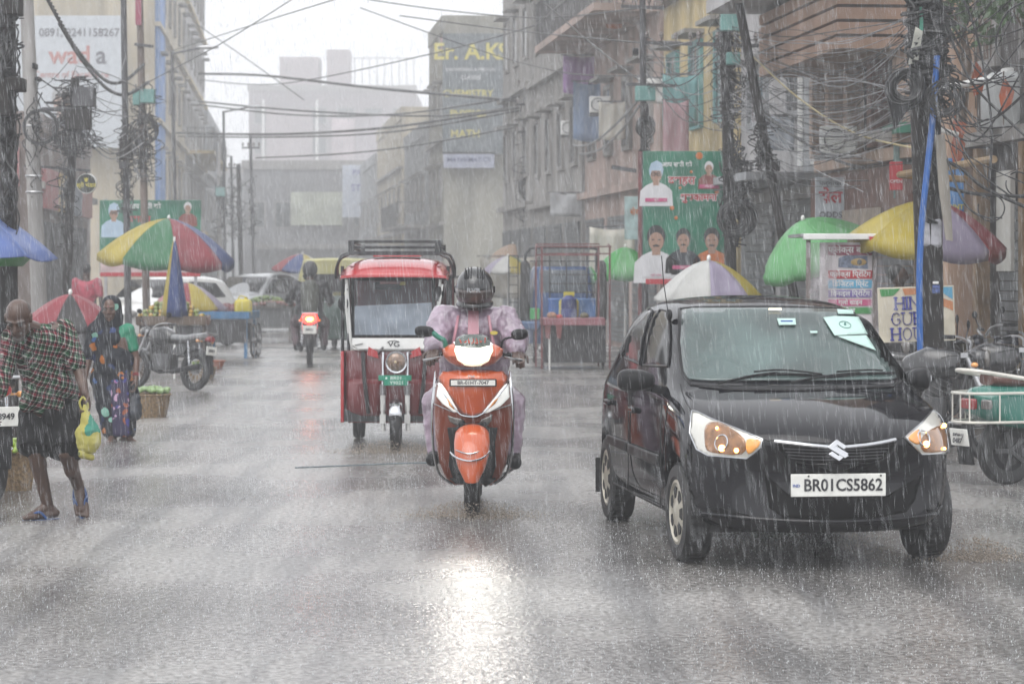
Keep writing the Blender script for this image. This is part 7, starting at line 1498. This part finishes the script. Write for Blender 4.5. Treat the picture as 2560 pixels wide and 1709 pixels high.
for px, py, Y, w, h, c, lb, nm in ((1458, 185, 56, .85, .8, (.30, .16, .36), 'purple cloth hanging on the pinkish building front', 'cloth'), (1475, 275, 55, .7, 1.2, (.20, .27, .40), 'blue grey shutter panel hung below the purple cloth', 'panel'), (1530, 300, 50, .5, .7, (.52, .50, .44), 'cream sheet drying on the pinkish balcony', 'sheet'), (1535, 40, 50, .3, .45, (.45, .15, .05), 'small orange pennant high on the pinkish building', 'cloth'), (1700, 250, 41.5, .55, .8, (.14, .30, .30), 'teal plastic sheet nailed on the beige building', 'sheet'), (1665, 225, 43, .9, .4, (.55, .55, .54), 'white tin sheet propped above the teal sheet', 'sheet'), (1690, 330, 41, .4, 1.0, (.36, .22, .24), 'rose coloured cloth strip hanging near iron pole', 'cloth'), (1450, 510, 58, 1.3, .5, (.42, .43, .44), 'pale tarpaulin sagging above distant stalls', 'tarpaulin'), (1960, 330, 35.5, .5, .45, (.33, .36, .40), 'dusty grey sign board under the barred window', 'sign board'), (1530, 630, 47, .8, .9, (.08, .16, .13), 'dark green tarpaulin behind the green umbrella', 'tarpaulin'), (1275, 690, 66, 1.5, 1.0, (.28, .26, .22), 'faded stall sheet far behind the rider', 'sheet')):
    b = thing(nm.replace(' ', '_'), lb, nm, pt(px, py, Y)); rr_ = random.Random(px); q = MB(); NX, NZ = 8, 6
    V = [Vector((w * (i / NX - .5), .05 * w * math.sin(i * 1.7 + j * .5 + px), h * (.5 - j / NZ) - .06 * h * math.sin(math.pi * i / NX))) for j in range(NZ + 1) for i in range(NX + 1)]
    q.add(V, [(j * (NX + 1) + i, j * (NX + 1) + i + 1, (j + 1) * (NX + 1) + i + 1, (j + 1) * (NX + 1) + i) for j in range(NZ) for i in range(NX)]); q.build('fabric', mat('hung_%d' % px, c, .6, var=.3, scale=3, streak=True), b, solid=.01, ang=60)
    q = MB(); q.bar((-w * .55, .03, h * .5), (w * .55, .03, h * .5), .03, .03); q.bar((0, .03, h * .5), (0, 1.2, h * .5), .03, .03); q.build('hanging_bar', RAIL, b)
# ================================================================ poles and wires
IRON = mat('pole_iron', (.055, .055, .06), .5, .3, var=.4, streak=True); CONC = mat('pole_concrete', (.26, .25, .24), .6, var=.35, scale=4, streak=True); DWOOD = mat('pole_dark', (.018, .015, .014), .6, spec=.2, var=.5, scale=4, streak=True, bump=.5, bscale=12)
WIRE = mat('wire_black', (.012, .012, .013), .5, var=.2); WIREG = mat('wire_grey', (.22, .22, .23), .5, var=.2); BOXT = mat('box_teal', (.12, .27, .25), .5, var=.25)
def pole(label, p0, p1, r0, r1, m, n=10, name='utility_pole', cat='pole', group=None):
    """pixel ends (px, py, Y); p1 lower end is set on the ground below"""
    a = pt(*p0); b = pt(*p1); d = (b - a).normalized(); b = b + d * (b.z / max(.01, -d.z)); o = thing(name, label, cat, (b.x, b.y, 0), 0, group); q = MB()
    K = [b.lerp(a, i / 6) - o.location for i in range(7)]; q.tube(K, [r0 + (r1 - r0) * i / 6 for i in range(7)], n); q.build('shaft', m, o); o['_top'] = tuple(a - o.location); return o
def L3(o, px, py, Y): return pt(px, py, Y) - o.location
def arm(o, x0, x1, py, Y, dy=0, ins=True, t=.05):
    a, b = L3(o, x0, py, Y), L3(o, x1, py + dy, Y); q = MB(); q.bar(a + Vector((0, -.08, 0)), b + Vector((0, -.08, 0)), t, t); c = q.build('cross_arm', IRON, o)
    if ins:
        for k in range(4):
            p = a.lerp(b, .04 + .92 * k / 3) + Vector((0, -.08, .02)); q = MB(); q.lathe([(.012, 0), (.012, .05), (.035, .06), (.025, .09), (.04, .10), (.02, .15)], 10, Matrix.Translation(p)); q.build('insulator', mat('insulator', (.07, .05, .045), .3, coat=.5), c)
def pbox(o, px, py, Y, w, h, m=BOXT, d=.25, nm='junction_box'): part_box(o, nm, L3(o, px, py, Y) + Vector((0, -.12, 0)), (w, d, h), m, .01)
def tangle(o, px, py0, py1, Y, w, n, seed, m=WIRE, r=.008, nm='cable_tangle'):
    rr = random.Random(seed); q = MB()
    for i in range(n):
        z0, z1 = sorted((rr.uniform(py0, py1), rr.uniform(py0, py1))); c = [L3(o, px + rr.gauss(0, w), z0 + (z1 - z0) * k / 5, Y) + Vector((0, rr.uniform(-.16, .05), 0)) for k in range(6)]; q.tube(catmull(c, 4), r * rr.uniform(.6, 1.5), 5, cap=False)
    q.build(nm, m, o)
def loops(o, px, py, Y, rad, n, seed, m=WIRE, r=.008, nm='cable_coil'):
    rr = random.Random(seed); q = MB()
    for i in range(n): q.torus(L3(o, px, py, Y) + Vector((rr.gauss(0, .02), -.14 + rr.uniform(-.06, .06), rr.gauss(0, .02))), rad * rr.uniform(.75, 1.1), r, (rr.uniform(-.4, .4), 1, rr.uniform(-.3, .3)), 26, 5)
    return q.build(nm, m, o)
pA = pole('thick dark pole wrapped in cables at the picture edge', (18, -60, 24), (22, 700, 24), .085, .075, DWOOD); tangle(pA, 22, -40, 420, 24, 16, 60, 1); tangle(pA, 26, 250, 640, 24, 10, 26, 2); pbox(pA, 14, 250, 24, .15, .32, DWOOD); pbox(pA, 45, 215, 24, .16, .12, DWOOD); pbox(pA, 40, 15, 24, .14, .2, DWOOD)
pB = pole('grey concrete pole carrying a hanging black cable ring', (64, -60, 33), (98, 760, 33), .105, .085, CONC)
for z in (315, 440, 480): q = MB(); q.torus(L3(pB, 64 + (z + 60) * .041, z, 33), .10, .012, (0, 0, 1), 20, 6); q.build('clamp_band', STEEL, pB)
tangle(pB, 85, 180, 520, 33, 12, 16, 3, r=.006); pbox(pB, 92, 168, 33, .035, .07, BLKP); pbox(pB, 100, 200, 33, .05, .05, BLKP)
cr = thing('cable_ring', 'big ring of black cable hung on the concrete pole', 'cable', pt(101, 318, 32.75)); q = MB()
for k in range(9): q.torus((math.cos(k) * .012, .01 * math.sin(2 * k), math.sin(k) * .012), .205, .010, (0, 1, 0), 40, 6)
q.build('coil', WIRE, cr)
pC = pole('dark leaning stump pole topped by tangled junction boxes', (188, 195, 38), (166, 735, 38), .075, .06, DWOOD); pbox(pC, 215, 245, 38, .30, .28, IRON); pbox(pC, 150, 275, 38, .45, .05, IRON); pbox(pC, 200, 300, 38, .35, .3, DWOOD); tangle(pC, 190, 190, 400, 38, 30, 60, 4); tangle(pC, 165, 330, 620, 38, 14, 24, 5); loops(pC, 170, 330, 38, .2, 10, 6)
pD = pole('slim grey steel pole rising past the tall umbrella', (308, -50, 44), (320, 760, 44), .062, .05, IRON); tangle(pD, 315, 300, 560, 44, 12, 40, 7); pbox(pD, 318, 375, 44, .2, .35, DWOOD); pbox(pD, 312, 415, 44, .12, .12, IRON)
pE = pole('wooden pole with two teal junction boxes near umbrella', (348, -50, 46), (366, 760, 46), .07, .06, mat('pole_brown', (.13, .10, .085), .6, var=.4, streak=True)); pbox(pE, 372, 242, 46, .24, .24); pbox(pE, 345, 246, 46, .12, .26); arm(pE, 338, 385, 112, 46, 6, False); tangle(pE, 362, 200, 470, 46, 20, 50, 8); loops(pE, 365, 330, 46, .22, 8, 9)
q = MB(); q.box(L3(pE, 346, 20, 45.9), (.10, .04, .6)); q.build('maroon_strip', mat('strip_maroon', (.26, .05, .09)), pE)
def lamp_arm(o, p0, p1, Y): q = MB(); q.tube([L3(o, *p0, Y), L3(o, *p1, Y)], .03, 6); c = q.build('lamp_arm', IRON, o); q = MB(); q.ell(L3(o, *p1, Y) + Vector((0, -.05, -.02)), (.30, .09, .06)); q.build('lamp_head', STEEL, c)
pF = pole('slender street lamp with long arm before the pale tower', (430, 128, 70), (442, 745, 70), .06, .045, IRON, name='street_lamp', cat='street lamp'); lamp_arm(pF, (430, 134), (520, 117), 70)
for i, (px, py, Y, lab, mm) in enumerate(((546, 356, 88, 'stout square-topped pole in the hazy cluster', CONC), (559, 278, 92, 'tall hazy street lamp pole with short arm', IRON), (578, 390, 95, 'hazy pole with crossed arm beside street lamp', IRON), (596, 410, 90, 'hazy short timber pole in the far cluster', DWOOD), (626, 340, 84, 'hazy pole with dangling cables at the road edge', IRON))):
    o = pole(lab, (px, py, Y), (px + 2 + 2 * i, 720, Y), .09 if i in (0, 3) else .055, .08 if i in (0, 3) else .045, mm, group='hazy pole cluster'); tangle(o, px + 4, 430, 600, Y, 8, 14, 20 + i, r=.012)
    if i == 1: lamp_arm(o, (px, 280), (636, 266), Y)
    if i in (2, 4): arm(o, px - 20, px + 24, py + 30, Y, 0, True)
    if i == 0: pbox(o, 552, 480, Y, .3, .3)
for i, (px, lab) in enumerate(((1336, 'twin transformer pole on the side nearer the sign block'), (1386, 'twin transformer pole on the side nearer the pink wall'))):
    o = pole(lab, (px, 195, 70), (px + 4, 740, 70), .075, .065, IRON, group='transformer pole pair'); tangle(o, px, 230, 620, 70, 26, 44, 40 + i, r=.012); arm(o, px - 42, px + 40, 215 + 6 * i, 70); arm(o, px - 46, px + 44, 262, 70); arm(o, px - 40, px + 40, 330, 70, 0, False); loops(o, px, 470 + 60 * i, 70, .4, 8, 60 + i, r=.012)
    if i: part_box(o, 'transformer', L3(o, px - 26, 300, 70) + Vector((0, .1, 0)), (.5, .5, .6), IRON)
pG = pole('straight iron pole with three cross arms above green banner', (1606, -40, 40), (1612, 745, 40), .058, .05, IRON)
for py, a, b in ((18, 1552, 1660), (108, 1612, 1730), (212, 1565, 1690)): arm(pG, a, b, py, 40, 4, py < 200)
pbox(pG, 1612, 236, 40, .30, .22); pbox(pG, 1610, 278, 40, .12, .2, DWOOD); pbox(pG, 1588, 132, 40, .09, .1, BLKP); loops(pG, 1610, 318, 40, .13, 14, 70, r=.010); tangle(pG, 1612, 260, 470, 40, 8, 24, 71); arm(pG, 1528, 1590, 418, 40, 10, False, .06)
pH = pole('gnarled dark pole wrapped in wires behind the banner', (1812, -40, 34.5), (1828, 745, 34.5), .085, .075, DWOOD); arm(pH, 1740, 1895, 112, 34.5, 4); pbox(pH, 1826, 58, 34.5, .28, .24); pbox(pH, 1830, 150, 34.5, .18, .16); tangle(pH, 1822, 0, 330, 34.5, 18, 50, 72); tangle(pH, 1835, 330, 620, 34.5, 16, 60, 73); loops(pH, 1836, 545, 34.5, .22, 22, 74, r=.010); tangle(pH, 1860, 380, 520, 34.5, 16, 24, 75)
pI = pole('slanting dark timber pole leaning across the pale grey building', (1838, -40, 32), (1958, 600, 32), .065, .055, DWOOD); tangle(pI, 1905, 300, 460, 32, 14, 26, 76); pbox(pI, 1935, 415, 32, .1, .14, DWOOD)
# big pole by the guest house board
pJ = pole('massive black pole with blue pipe and cable coils', (2306, -60, 22.6), (2328, 900, 22.6), .105, .14, DWOOD, 14); tangle(pJ, 2310, -40, 260, 22.6, 22, 70, 80); tangle(pJ, 2318, 200, 560, 22.6, 14, 46, 81, r=.007); tangle(pJ, 2350, 100, 300, 22.4, 14, 20, 82, r=.006)
q = MB()
for k, dx in enumerate((-.012, .012, .0)): q.tube(catmull([L3(pJ, 2342, 140, 22.35) + Vector((dx, -.02 * k, 0)), L3(pJ, 2333, 280, 22.35) + Vector((dx, -.02 * k, 0)), L3(pJ, 2318, 420, 22.35) + Vector((dx, -.02 * k, 0)), L3(pJ, 2304, 560, 22.35) + Vector((dx, -.02 * k, 0)), L3(pJ, 2298, 700, 22.35) + Vector((dx, -.02 * k, 0)), L3(pJ, 2300, 880, 22.35) + Vector((dx, -.02 * k, 0))], 6), .013, 8)
q.build('blue_pipe', mat('pipe_blue', (.01, .10, .36), .35, var=.1), pJ); tangle(pJ, 2312, -80, 200, 22.5, 26, 60, 90, r=.012); loops(pJ, 2258, 225, 22.4, .13, 22, 83, r=.012); loops(pJ, 2352, 250, 22.3, .13, 14, 84, r=.006)
part_box(pJ, 'painted_patch', L3(pJ, 2326, 583, 22.6) + Vector((0, -.07, 0)), (.165, .10, .25), mat('patch_grey', (.34, .34, .37), .6, var=.3, scale=12), .03); part_box(pJ, 'sticker', L3(pJ, 2331, 722, 22.6) + Vector((.01, -.11, 0)), (.07, .012, .07), mat('sticker_navy', (.05, .08, .22), .5, var=.8, scale=60)); part_box(pJ, 'sticker', L3(pJ, 2331, 706, 22.6) + Vector((.01, -.11, 0)), (.05, .012, .02), WHITEP)
q = MB(); q.prism([(-.05, .45), (.03, .45), (.07, .05), (.10, -.45), (.04, -.44), (-.02, .0)], CAMF(L3(pJ, 2352, 470, 22.4)), .02); q.build('loose_plank', mat('plank_grey', (.23, .21, .18), .6, var=.4, streak=True), pJ); q = MB(); q.prism([(.0, .16), (.06, .12), (.02, -.14), (-.06, -.16)], CAMF(L3(pJ, 2288, 115, 22.4)), .03); q.build('torn_cloth', mat('cloth_pale', (.34, .34, .30), .7, var=.3), pJ); part_box(pJ, 'green_rag', L3(pJ, 2303, 48, 22.4), (.03, .03, .2), mat('green_tape', (.02, .16, .11)))
fl = thing('floodlight', 'black floodlight bracketed low on the massive pole', 'lamp', pt(2243, 282, 22.3)); q = MB(); q.prism([(-.09, .10), (.03, .13), (.10, .05), (-.03, -.14)], CAMF((0, 0, 0)), .09); q.build('housing', BLKP, fl, bevel=.006); q = MB(); q.bar((.02, .02, .0), (.20, .1, .13), .03, .03); q.build('bracket', BLKP, fl)
# ---- overhead cables
def cable(P, r, label, m=WIRE, twist=False, group=None, n=5):
    P = [pt(*p) for p in P]; K = catmull(P, 10) if len(P) > 2 else [P[0].lerp(P[1], i / 10) - Vector((0, 0, 1)) * 4 * (i / 10) * (1 - i / 10) * (P[1] - P[0]).length * .02 for i in range(11)]
    o0 = K[0].copy(); q = MB()
    if twist:
        KK = [K[i].lerp(K[i + 1], j / 6) for i in range(len(K) - 1) for j in range(6)]
        for s in (0, math.pi): q.tube([p - o0 + Vector((math.cos(i * .9 + s), 0, math.sin(i * .9 + s))) * r * .8 for i, p in enumerate(KK)], r, 5)
    else: q.tube([p - o0 for p in K], r, n)
    o = q.build('overhead_cable', m); o.location = o0; return tag(o, label, 'cable', group or 'overhead cables')
cable([(110, -20, 30), (190, 120, 38), (262, 200, 44), (310, 203, 45), (360, 160, 46)], .018, 'upper twisted thick cable sagging from the top edge to wooden pole', twist=True)
cable([(150, -20, 30), (105, -30, 30), (150, 60, 34), (205, 150, 40), (268, 222, 43), (318, 236, 45), (372, 205, 46)][2:], .018, 'lower twisted thick cable sagging from the top edge to wooden pole', twist=True)
cable([(496, 185, 105), (665, 190, 100), (950, 222, 85), (1362, 258, 70)], .05, 'thickest dark cable crossing the white sky above the mall')
cable([(496, 254, 100), (760, 278, 95), (1090, 290, 85), (1340, 258, 70)], .035, 'long sagging cable crossing in front of the far mall, upper of pair'); cable([(496, 262, 100), (740, 288, 95), (1000, 285, 85), (1336, 236, 70)], .03, 'long sagging cable crossing in front of the far mall, lower of pair')
cable([(440, 333, 100), (700, 336, 95), (980, 318, 85), (1340, 262, 70)], .045, 'low cable dipping past the street lamps'); cable([(440, 341, 100), (700, 343, 95), (980, 330, 85), (1336, 270, 70)], .03, 'lower companion of the low cable past street lamps'); cable([(640, 395, 90), (850, 385, 85), (1050, 362, 80), (1386, 300, 70)], .025, 'thin cable rising from hazy cluster to the transformer poles')
cable([(430, 128, 70), (640, 60, 60), (900, -20, 45)], .012, 'thin wire rising from the long street lamp arm into white sky'); cable([(372, 205, 46), (560, 105, 50), (760, -20, 45)], .010, 'thin wire slanting up from teal junction boxes into the sky'); cable([(490, 60, 100), (620, 150, 100), (760, 250, 95)], .02, 'thin wire slanting down across the sky to the mall'); cable([(500, 200, 100), (700, 210, 90), (1100, 130, 70), (1480, 20, 52)], .018, 'long thin wire climbing across the sky toward the pinkish building')
cable([(860, -10, 60), (1100, 25, 60), (1350, 45, 55), (1606, 20, 40)], .014, 'thin wire along top of sky to the three-armed pole'); cable([(1000, 40, 60), (1270, 75, 55), (1606, 108, 40)], .014, 'thin wire running past sign block to the three-armed pole'); cable([(1330, -20, 50), (1480, 110, 46), (1612, 212, 40)], .014, 'steep thin wire slanting down to the three-armed pole'); cable([(900, 20, 60), (1180, 120, 60), (1400, 180, 52), (1606, 190, 40)], .012, 'thin slack wire over the sign block roofline')
cable([(1395, 330, 70), (1430, 362, 60), (1480, 358, 52), (1540, 310, 46), (1596, 250, 40)], .022, 'upper pale looped cable between transformer and iron pole', WIREG); cable([(1395, 350, 70), (1440, 382, 60), (1495, 376, 52), (1550, 330, 46), (1598, 265, 40)], .022, 'lower pale looped cable between transformer and iron pole', WIREG)
rr = random.Random(11); GA = 'wires between iron pole and gnarled pole'; GB = 'wires fanning from the massive pole'; GC = 'drooping wires behind the mint umbrella'; GD = 'black cables over the dark shop terrace'
for i in range(16):
    a, b = rr.uniform(90, 300), rr.uniform(60, 330); cable([(1612, a, 40), (1712 + rr.uniform(-20, 20), (a + b) / 2 + rr.uniform(10, 70), 37), (1818, b, 34.5)], .006 * rr.uniform(.7, 1.5), 'thin wire strung between iron pole and gnarled dark pole', WIREG if i % 4 == 0 else WIRE, group=GA)
for i in range(52):
    a, b = rr.uniform(60, 330), rr.uniform(0, 330); c = (a + b) / 2 + rr.uniform(5, 120); cable([(1822, a, 34.5), (1960, c - 20, 31), (2120, c + rr.uniform(-40, 20), 27), (2306, b, 22.6)], .0042 * rr.uniform(.7, 1.6), 'thin wire fanning from gnarled pole to the massive pole', WIREG if i % 3 == 0 else WIRE, group=GB)
for i in range(14):
    a, b = rr.uniform(200, 420), rr.uniform(330, 480); cable([(1850 + rr.uniform(0, 60), a, 33), (1990, (a + b) / 2 + rr.uniform(20, 70), 30), (2180 + rr.uniform(-60, 100), b, 26)], .004 * rr.uniform(.7, 1.7), 'drooping wire low over the mint umbrella', WIREG if i % 3 == 0 else WIRE, group=GC)
cable([(1870, 130, 33), (1990, 240, 30), (2130, 330, 27), (2290, 372, 23)], .010, 'yellowish rope slanting from gnarled pole down to the massive pole', mat('rope_yellow', (.34, .28, .14), .7)); cable([(1880, 270, 33), (2000, 350, 30), (2090, 400, 28), (2160, 420, 26.5)], .016, 'thick drooping cable below the yellowish rope')
for i in range(34):
    y0 = rr.uniform(-20, 330); x1 = rr.uniform(2440, 2600); y1 = y0 + rr.uniform(-150, 330); cable([(2325, y0, 22.6), ((2325 + x1) / 2, (y0 + y1) / 2 + rr.uniform(0, 120), 22.2), (x1, y1, 21.8)], .0045 * rr.uniform(.6, 1.8), 'black cable slung from massive pole over dark shop terrace', group=GD)
cable([(2325, 388, 22.6), (2400, 420, 22.3), (2462, 470, 22.1), (2580, 525, 21.8)], .016, 'thick black bundle dropping from the pole past vertical signs'); cable([(2330, 460, 22.6), (2440, 485, 22.2), (2580, 492, 21.8)], .017, 'thick black bundle running level above the umbrella'); cable([(2400, -20, 22.2), (2440, 80, 22.2), (2470, 230, 22.2), (2480, 350, 22.2), (2472, 452, 22.2)], .011, 'single heavy cable hanging free beside the water tank')
cable([(2345, 0, 22.5), (2420, 190, 22.3), (2520, 300, 22.1), (2600, 370, 22)], .012, 'heavy cable sweeping down from pole top across the terrace'); cable([(2600, -10, 21.9), (2520, 30, 22), (2490, 110, 22.1), (2520, 160, 22), (2600, 165, 21.9)], .010, 'heavy cable looping at the upper picture corner')
for i, (px, py, rd, lb) in enumerate(((2478, 520, .11, 'loop of black cable hanging above the red umbrella panel'), (2545, 460, .10, 'loop of black cable by the vertical signs at picture edge'))):
    c = thing('cable_loop', lb, 'cable', pt(px, py, 22)); q = MB(); q.torus((0, 0, 0), rd, .006, (.3, 1, .1), 30, 6, .9, 6.6); q.tube([(0, 0, rd), (-.05, .1, rd + .25)], .005, 5); q.build('loop', WIRE, c)
for i in range(22):
    a = rr.uniform(150, 330); x0, x1 = rr.choice(((70, 190), (190, 315), (190, 360), (25, 180))); cable([(x0, a, 33 if x0 == 70 else 38), ((x0 + x1) / 2, a + rr.uniform(20, 110), 39), (x1, a + rr.uniform(-60, 120), 44 if x1 > 300 else 38)], .006 * rr.uniform(.6, 1.5), 'thin slack wire among the left-row poles near cable ring', WIREG if i % 3 == 0 else WIRE, group='slack wires by the cable ring')
# pale blue hose lying across the road
hs_ = MB(); K = catmull([pt(*p) - Vector((0, 0, 0)) for p in ()] or [Vector(((px - 1280) / F * gy(py), gy(py), .018)) for px, py in ((738, 1170), (860, 1165), (980, 1160), (1085, 1157), (1200, 1152))], 6); hs_.tube([p - K[0] - Vector((0, 0, .013)) for p in K], .0065, 6); o = hs_.build('hose', mat('hose_blue', (.12, .15, .165), .4)); o.location = K[0]; tag(o, 'thin blue hose lying across the wet road before the scooter', 'hose')
# ================================================================ rain, splashes and spray
def needles(N, name, label, mt, pos, vec, rad):
    d = vec / np.linalg.norm(vec, axis=1, keepdims=True); e1 = np.cross(d, np.array([[0, 1., 0]])); e1 /= np.linalg.norm(e1, axis=1, keepdims=True); e2 = np.cross(d, e1); rad = rad[:, None]
    V = np.empty((N, 5, 3)); V[:, 0] = pos - vec / 2; V[:, 4] = pos + vec / 2
    for k in range(3): a = 2 * math.pi * k / 3; V[:, 1 + k] = pos + vec * .15 + (e1 * math.cos(a) + e2 * math.sin(a)) * rad
    T_ = np.array([(0, 1, 2), (0, 2, 3), (0, 3, 1), (4, 2, 1), (4, 3, 2), (4, 1, 3)]); FI = (T_[None] + 5 * np.arange(N)[:, None, None]).reshape(-1)
    me = bpy.data.meshes.new(name); me.vertices.add(N * 5); me.vertices.foreach_set('co', V.reshape(-1)); me.loops.add(len(FI)); me.loops.foreach_set('vertex_index', FI.astype(np.int32)); me.polygons.add(N * 6); me.polygons.foreach_set('loop_start', np.arange(N * 6, dtype=np.int32) * 3); me.polygons.foreach_set('loop_total', np.full(N * 6, 3, dtype=np.int32)); me.update(calc_edges=True); me.materials.append(mt)
    o = bpy.data.objects.new(name, me); COL.objects.link(o); return tag(o, label, name.replace('_', ' '), kind='stuff')
RAINM = mat('rain_water', (.66, .68, .70), .2, var=0, spec=.6); RAINF = mat('rain_mist', (.70, .72, .74), .3, var=0, alpha=.6)
def inside(p):
    c = p - np.array(CAR_LOC); ca_, sa_ = math.cos(-CAR_RZ), math.sin(-CAR_RZ); lx_ = c[:, 0] * ca_ - c[:, 1] * sa_; ly = c[:, 0] * sa_ + c[:, 1] * ca_
    m = (np.abs(lx_) < .76) & (ly > -.02) & (ly < 3.55) & (p[:, 2] < 1.42)
    e = (np.abs(p[:, 0] - EX) < .47) & (p[:, 1] > EY - .1) & (p[:, 1] < EY + 2.4) & (p[:, 2] < 1.6)
    return m | e
def rainfall(N, y0, y1, r0, l0, name, label):
    u = rng.random(N); Y = (y0 ** 2.2 + u * (y1 ** 2.2 - y0 ** 2.2)) ** (1 / 2.2); top = 1.6 + Y * (700 / F) + .3
    p = np.stack([(rng.random(N) * 2 - 1) * (Y * .205 + .5), Y, rng.random(N) * top], 1); p = p[~inside(p)]; n = len(p)
    L = l0 * (.5 + rng.random(n)) ; sl_ = rng.normal(.10, .07, n); v = np.stack([sl_ * L, rng.normal(0, .03, n) * L, -L], 1)
    return needles(n, name, label, RAINM if y0 < 10 else RAINF, p, v, r0 * (.5 + .9 * rng.random(n)))
rainfall(24000, 5, 17, .00034, .065, 'rain', 'near rain streaks falling across the whole street'); rainfall(70000, 15, 55, .0008, .085, 'distant_rain', 'fine distant rain streaks veiling the stalls'); rainfall(90000, 48, 120, .0028, .12, 'far_rain', 'dense far rain veiling the end of the street')
def splashes(N, y0, y1):
    u = rng.random(N); Y = (y0 + u ** 1.3 * (y1 - y0)); p = np.stack([(rng.random(N) * 2 - 1) * (Y * .205 + .4), Y, np.zeros(N)], 1); n = N
    h = .004 + .016 * rng.random(n) ** 2.5; p[:, 2] = h * .5 + rng.random(n) ** 3 * .03; v = np.stack([rng.normal(0, .35, n) * h, rng.normal(0, .2, n) * h, h], 1)
    return needles(n, 'rain_splash', 'tiny splash crowns dotting the wet road', RAINM, p, v, .0009 + .0014 * rng.random(n))
splashes(50000, 7.5, 42)
def spray(name, label, c, N, sx, sy, h, col=RAINM):
    a = rng.normal(0, 1, (N, 3)); p = np.array(c) + a * np.array([sx, sy, 0]); p[:, 2] = h * rng.random(N) ** 2.2 * np.exp(-(a[:, 0] ** 2) * .3) + .004
    v = rng.normal(0, 1, (N, 3)) * .006; v[:, 2] += .008; return needles(N, name, label, col, p, v, .0016 + .0025 * rng.random(N))
BRW = mat('muddy_water', (.34, .29, .24), .25, var=0)
cw_ = CM @ Vector((.70, .62, 0)); spray('car_spray', 'brown water splashing off the hatchback front tyre', (cw_.x + .22, cw_.y, 0), 2200, .12, .10, .12, BRW)
spray('scooter_spray', 'grey water splashing round the scooter front tyre', (SX, SY - .12, 0), 3000, .19, .14, .10, BRW); spray('rickshaw_spray', 'grey water splashing round the rickshaw wheel', (EX, EY - .1, 0), 2600, .22, .16, .10, BRW)
spray('roof_spray', 'rain drops bouncing on the hatchback roof', tuple(CM @ Vector((0, 2.1, 1.44))), 1600, .32, .40, .07)
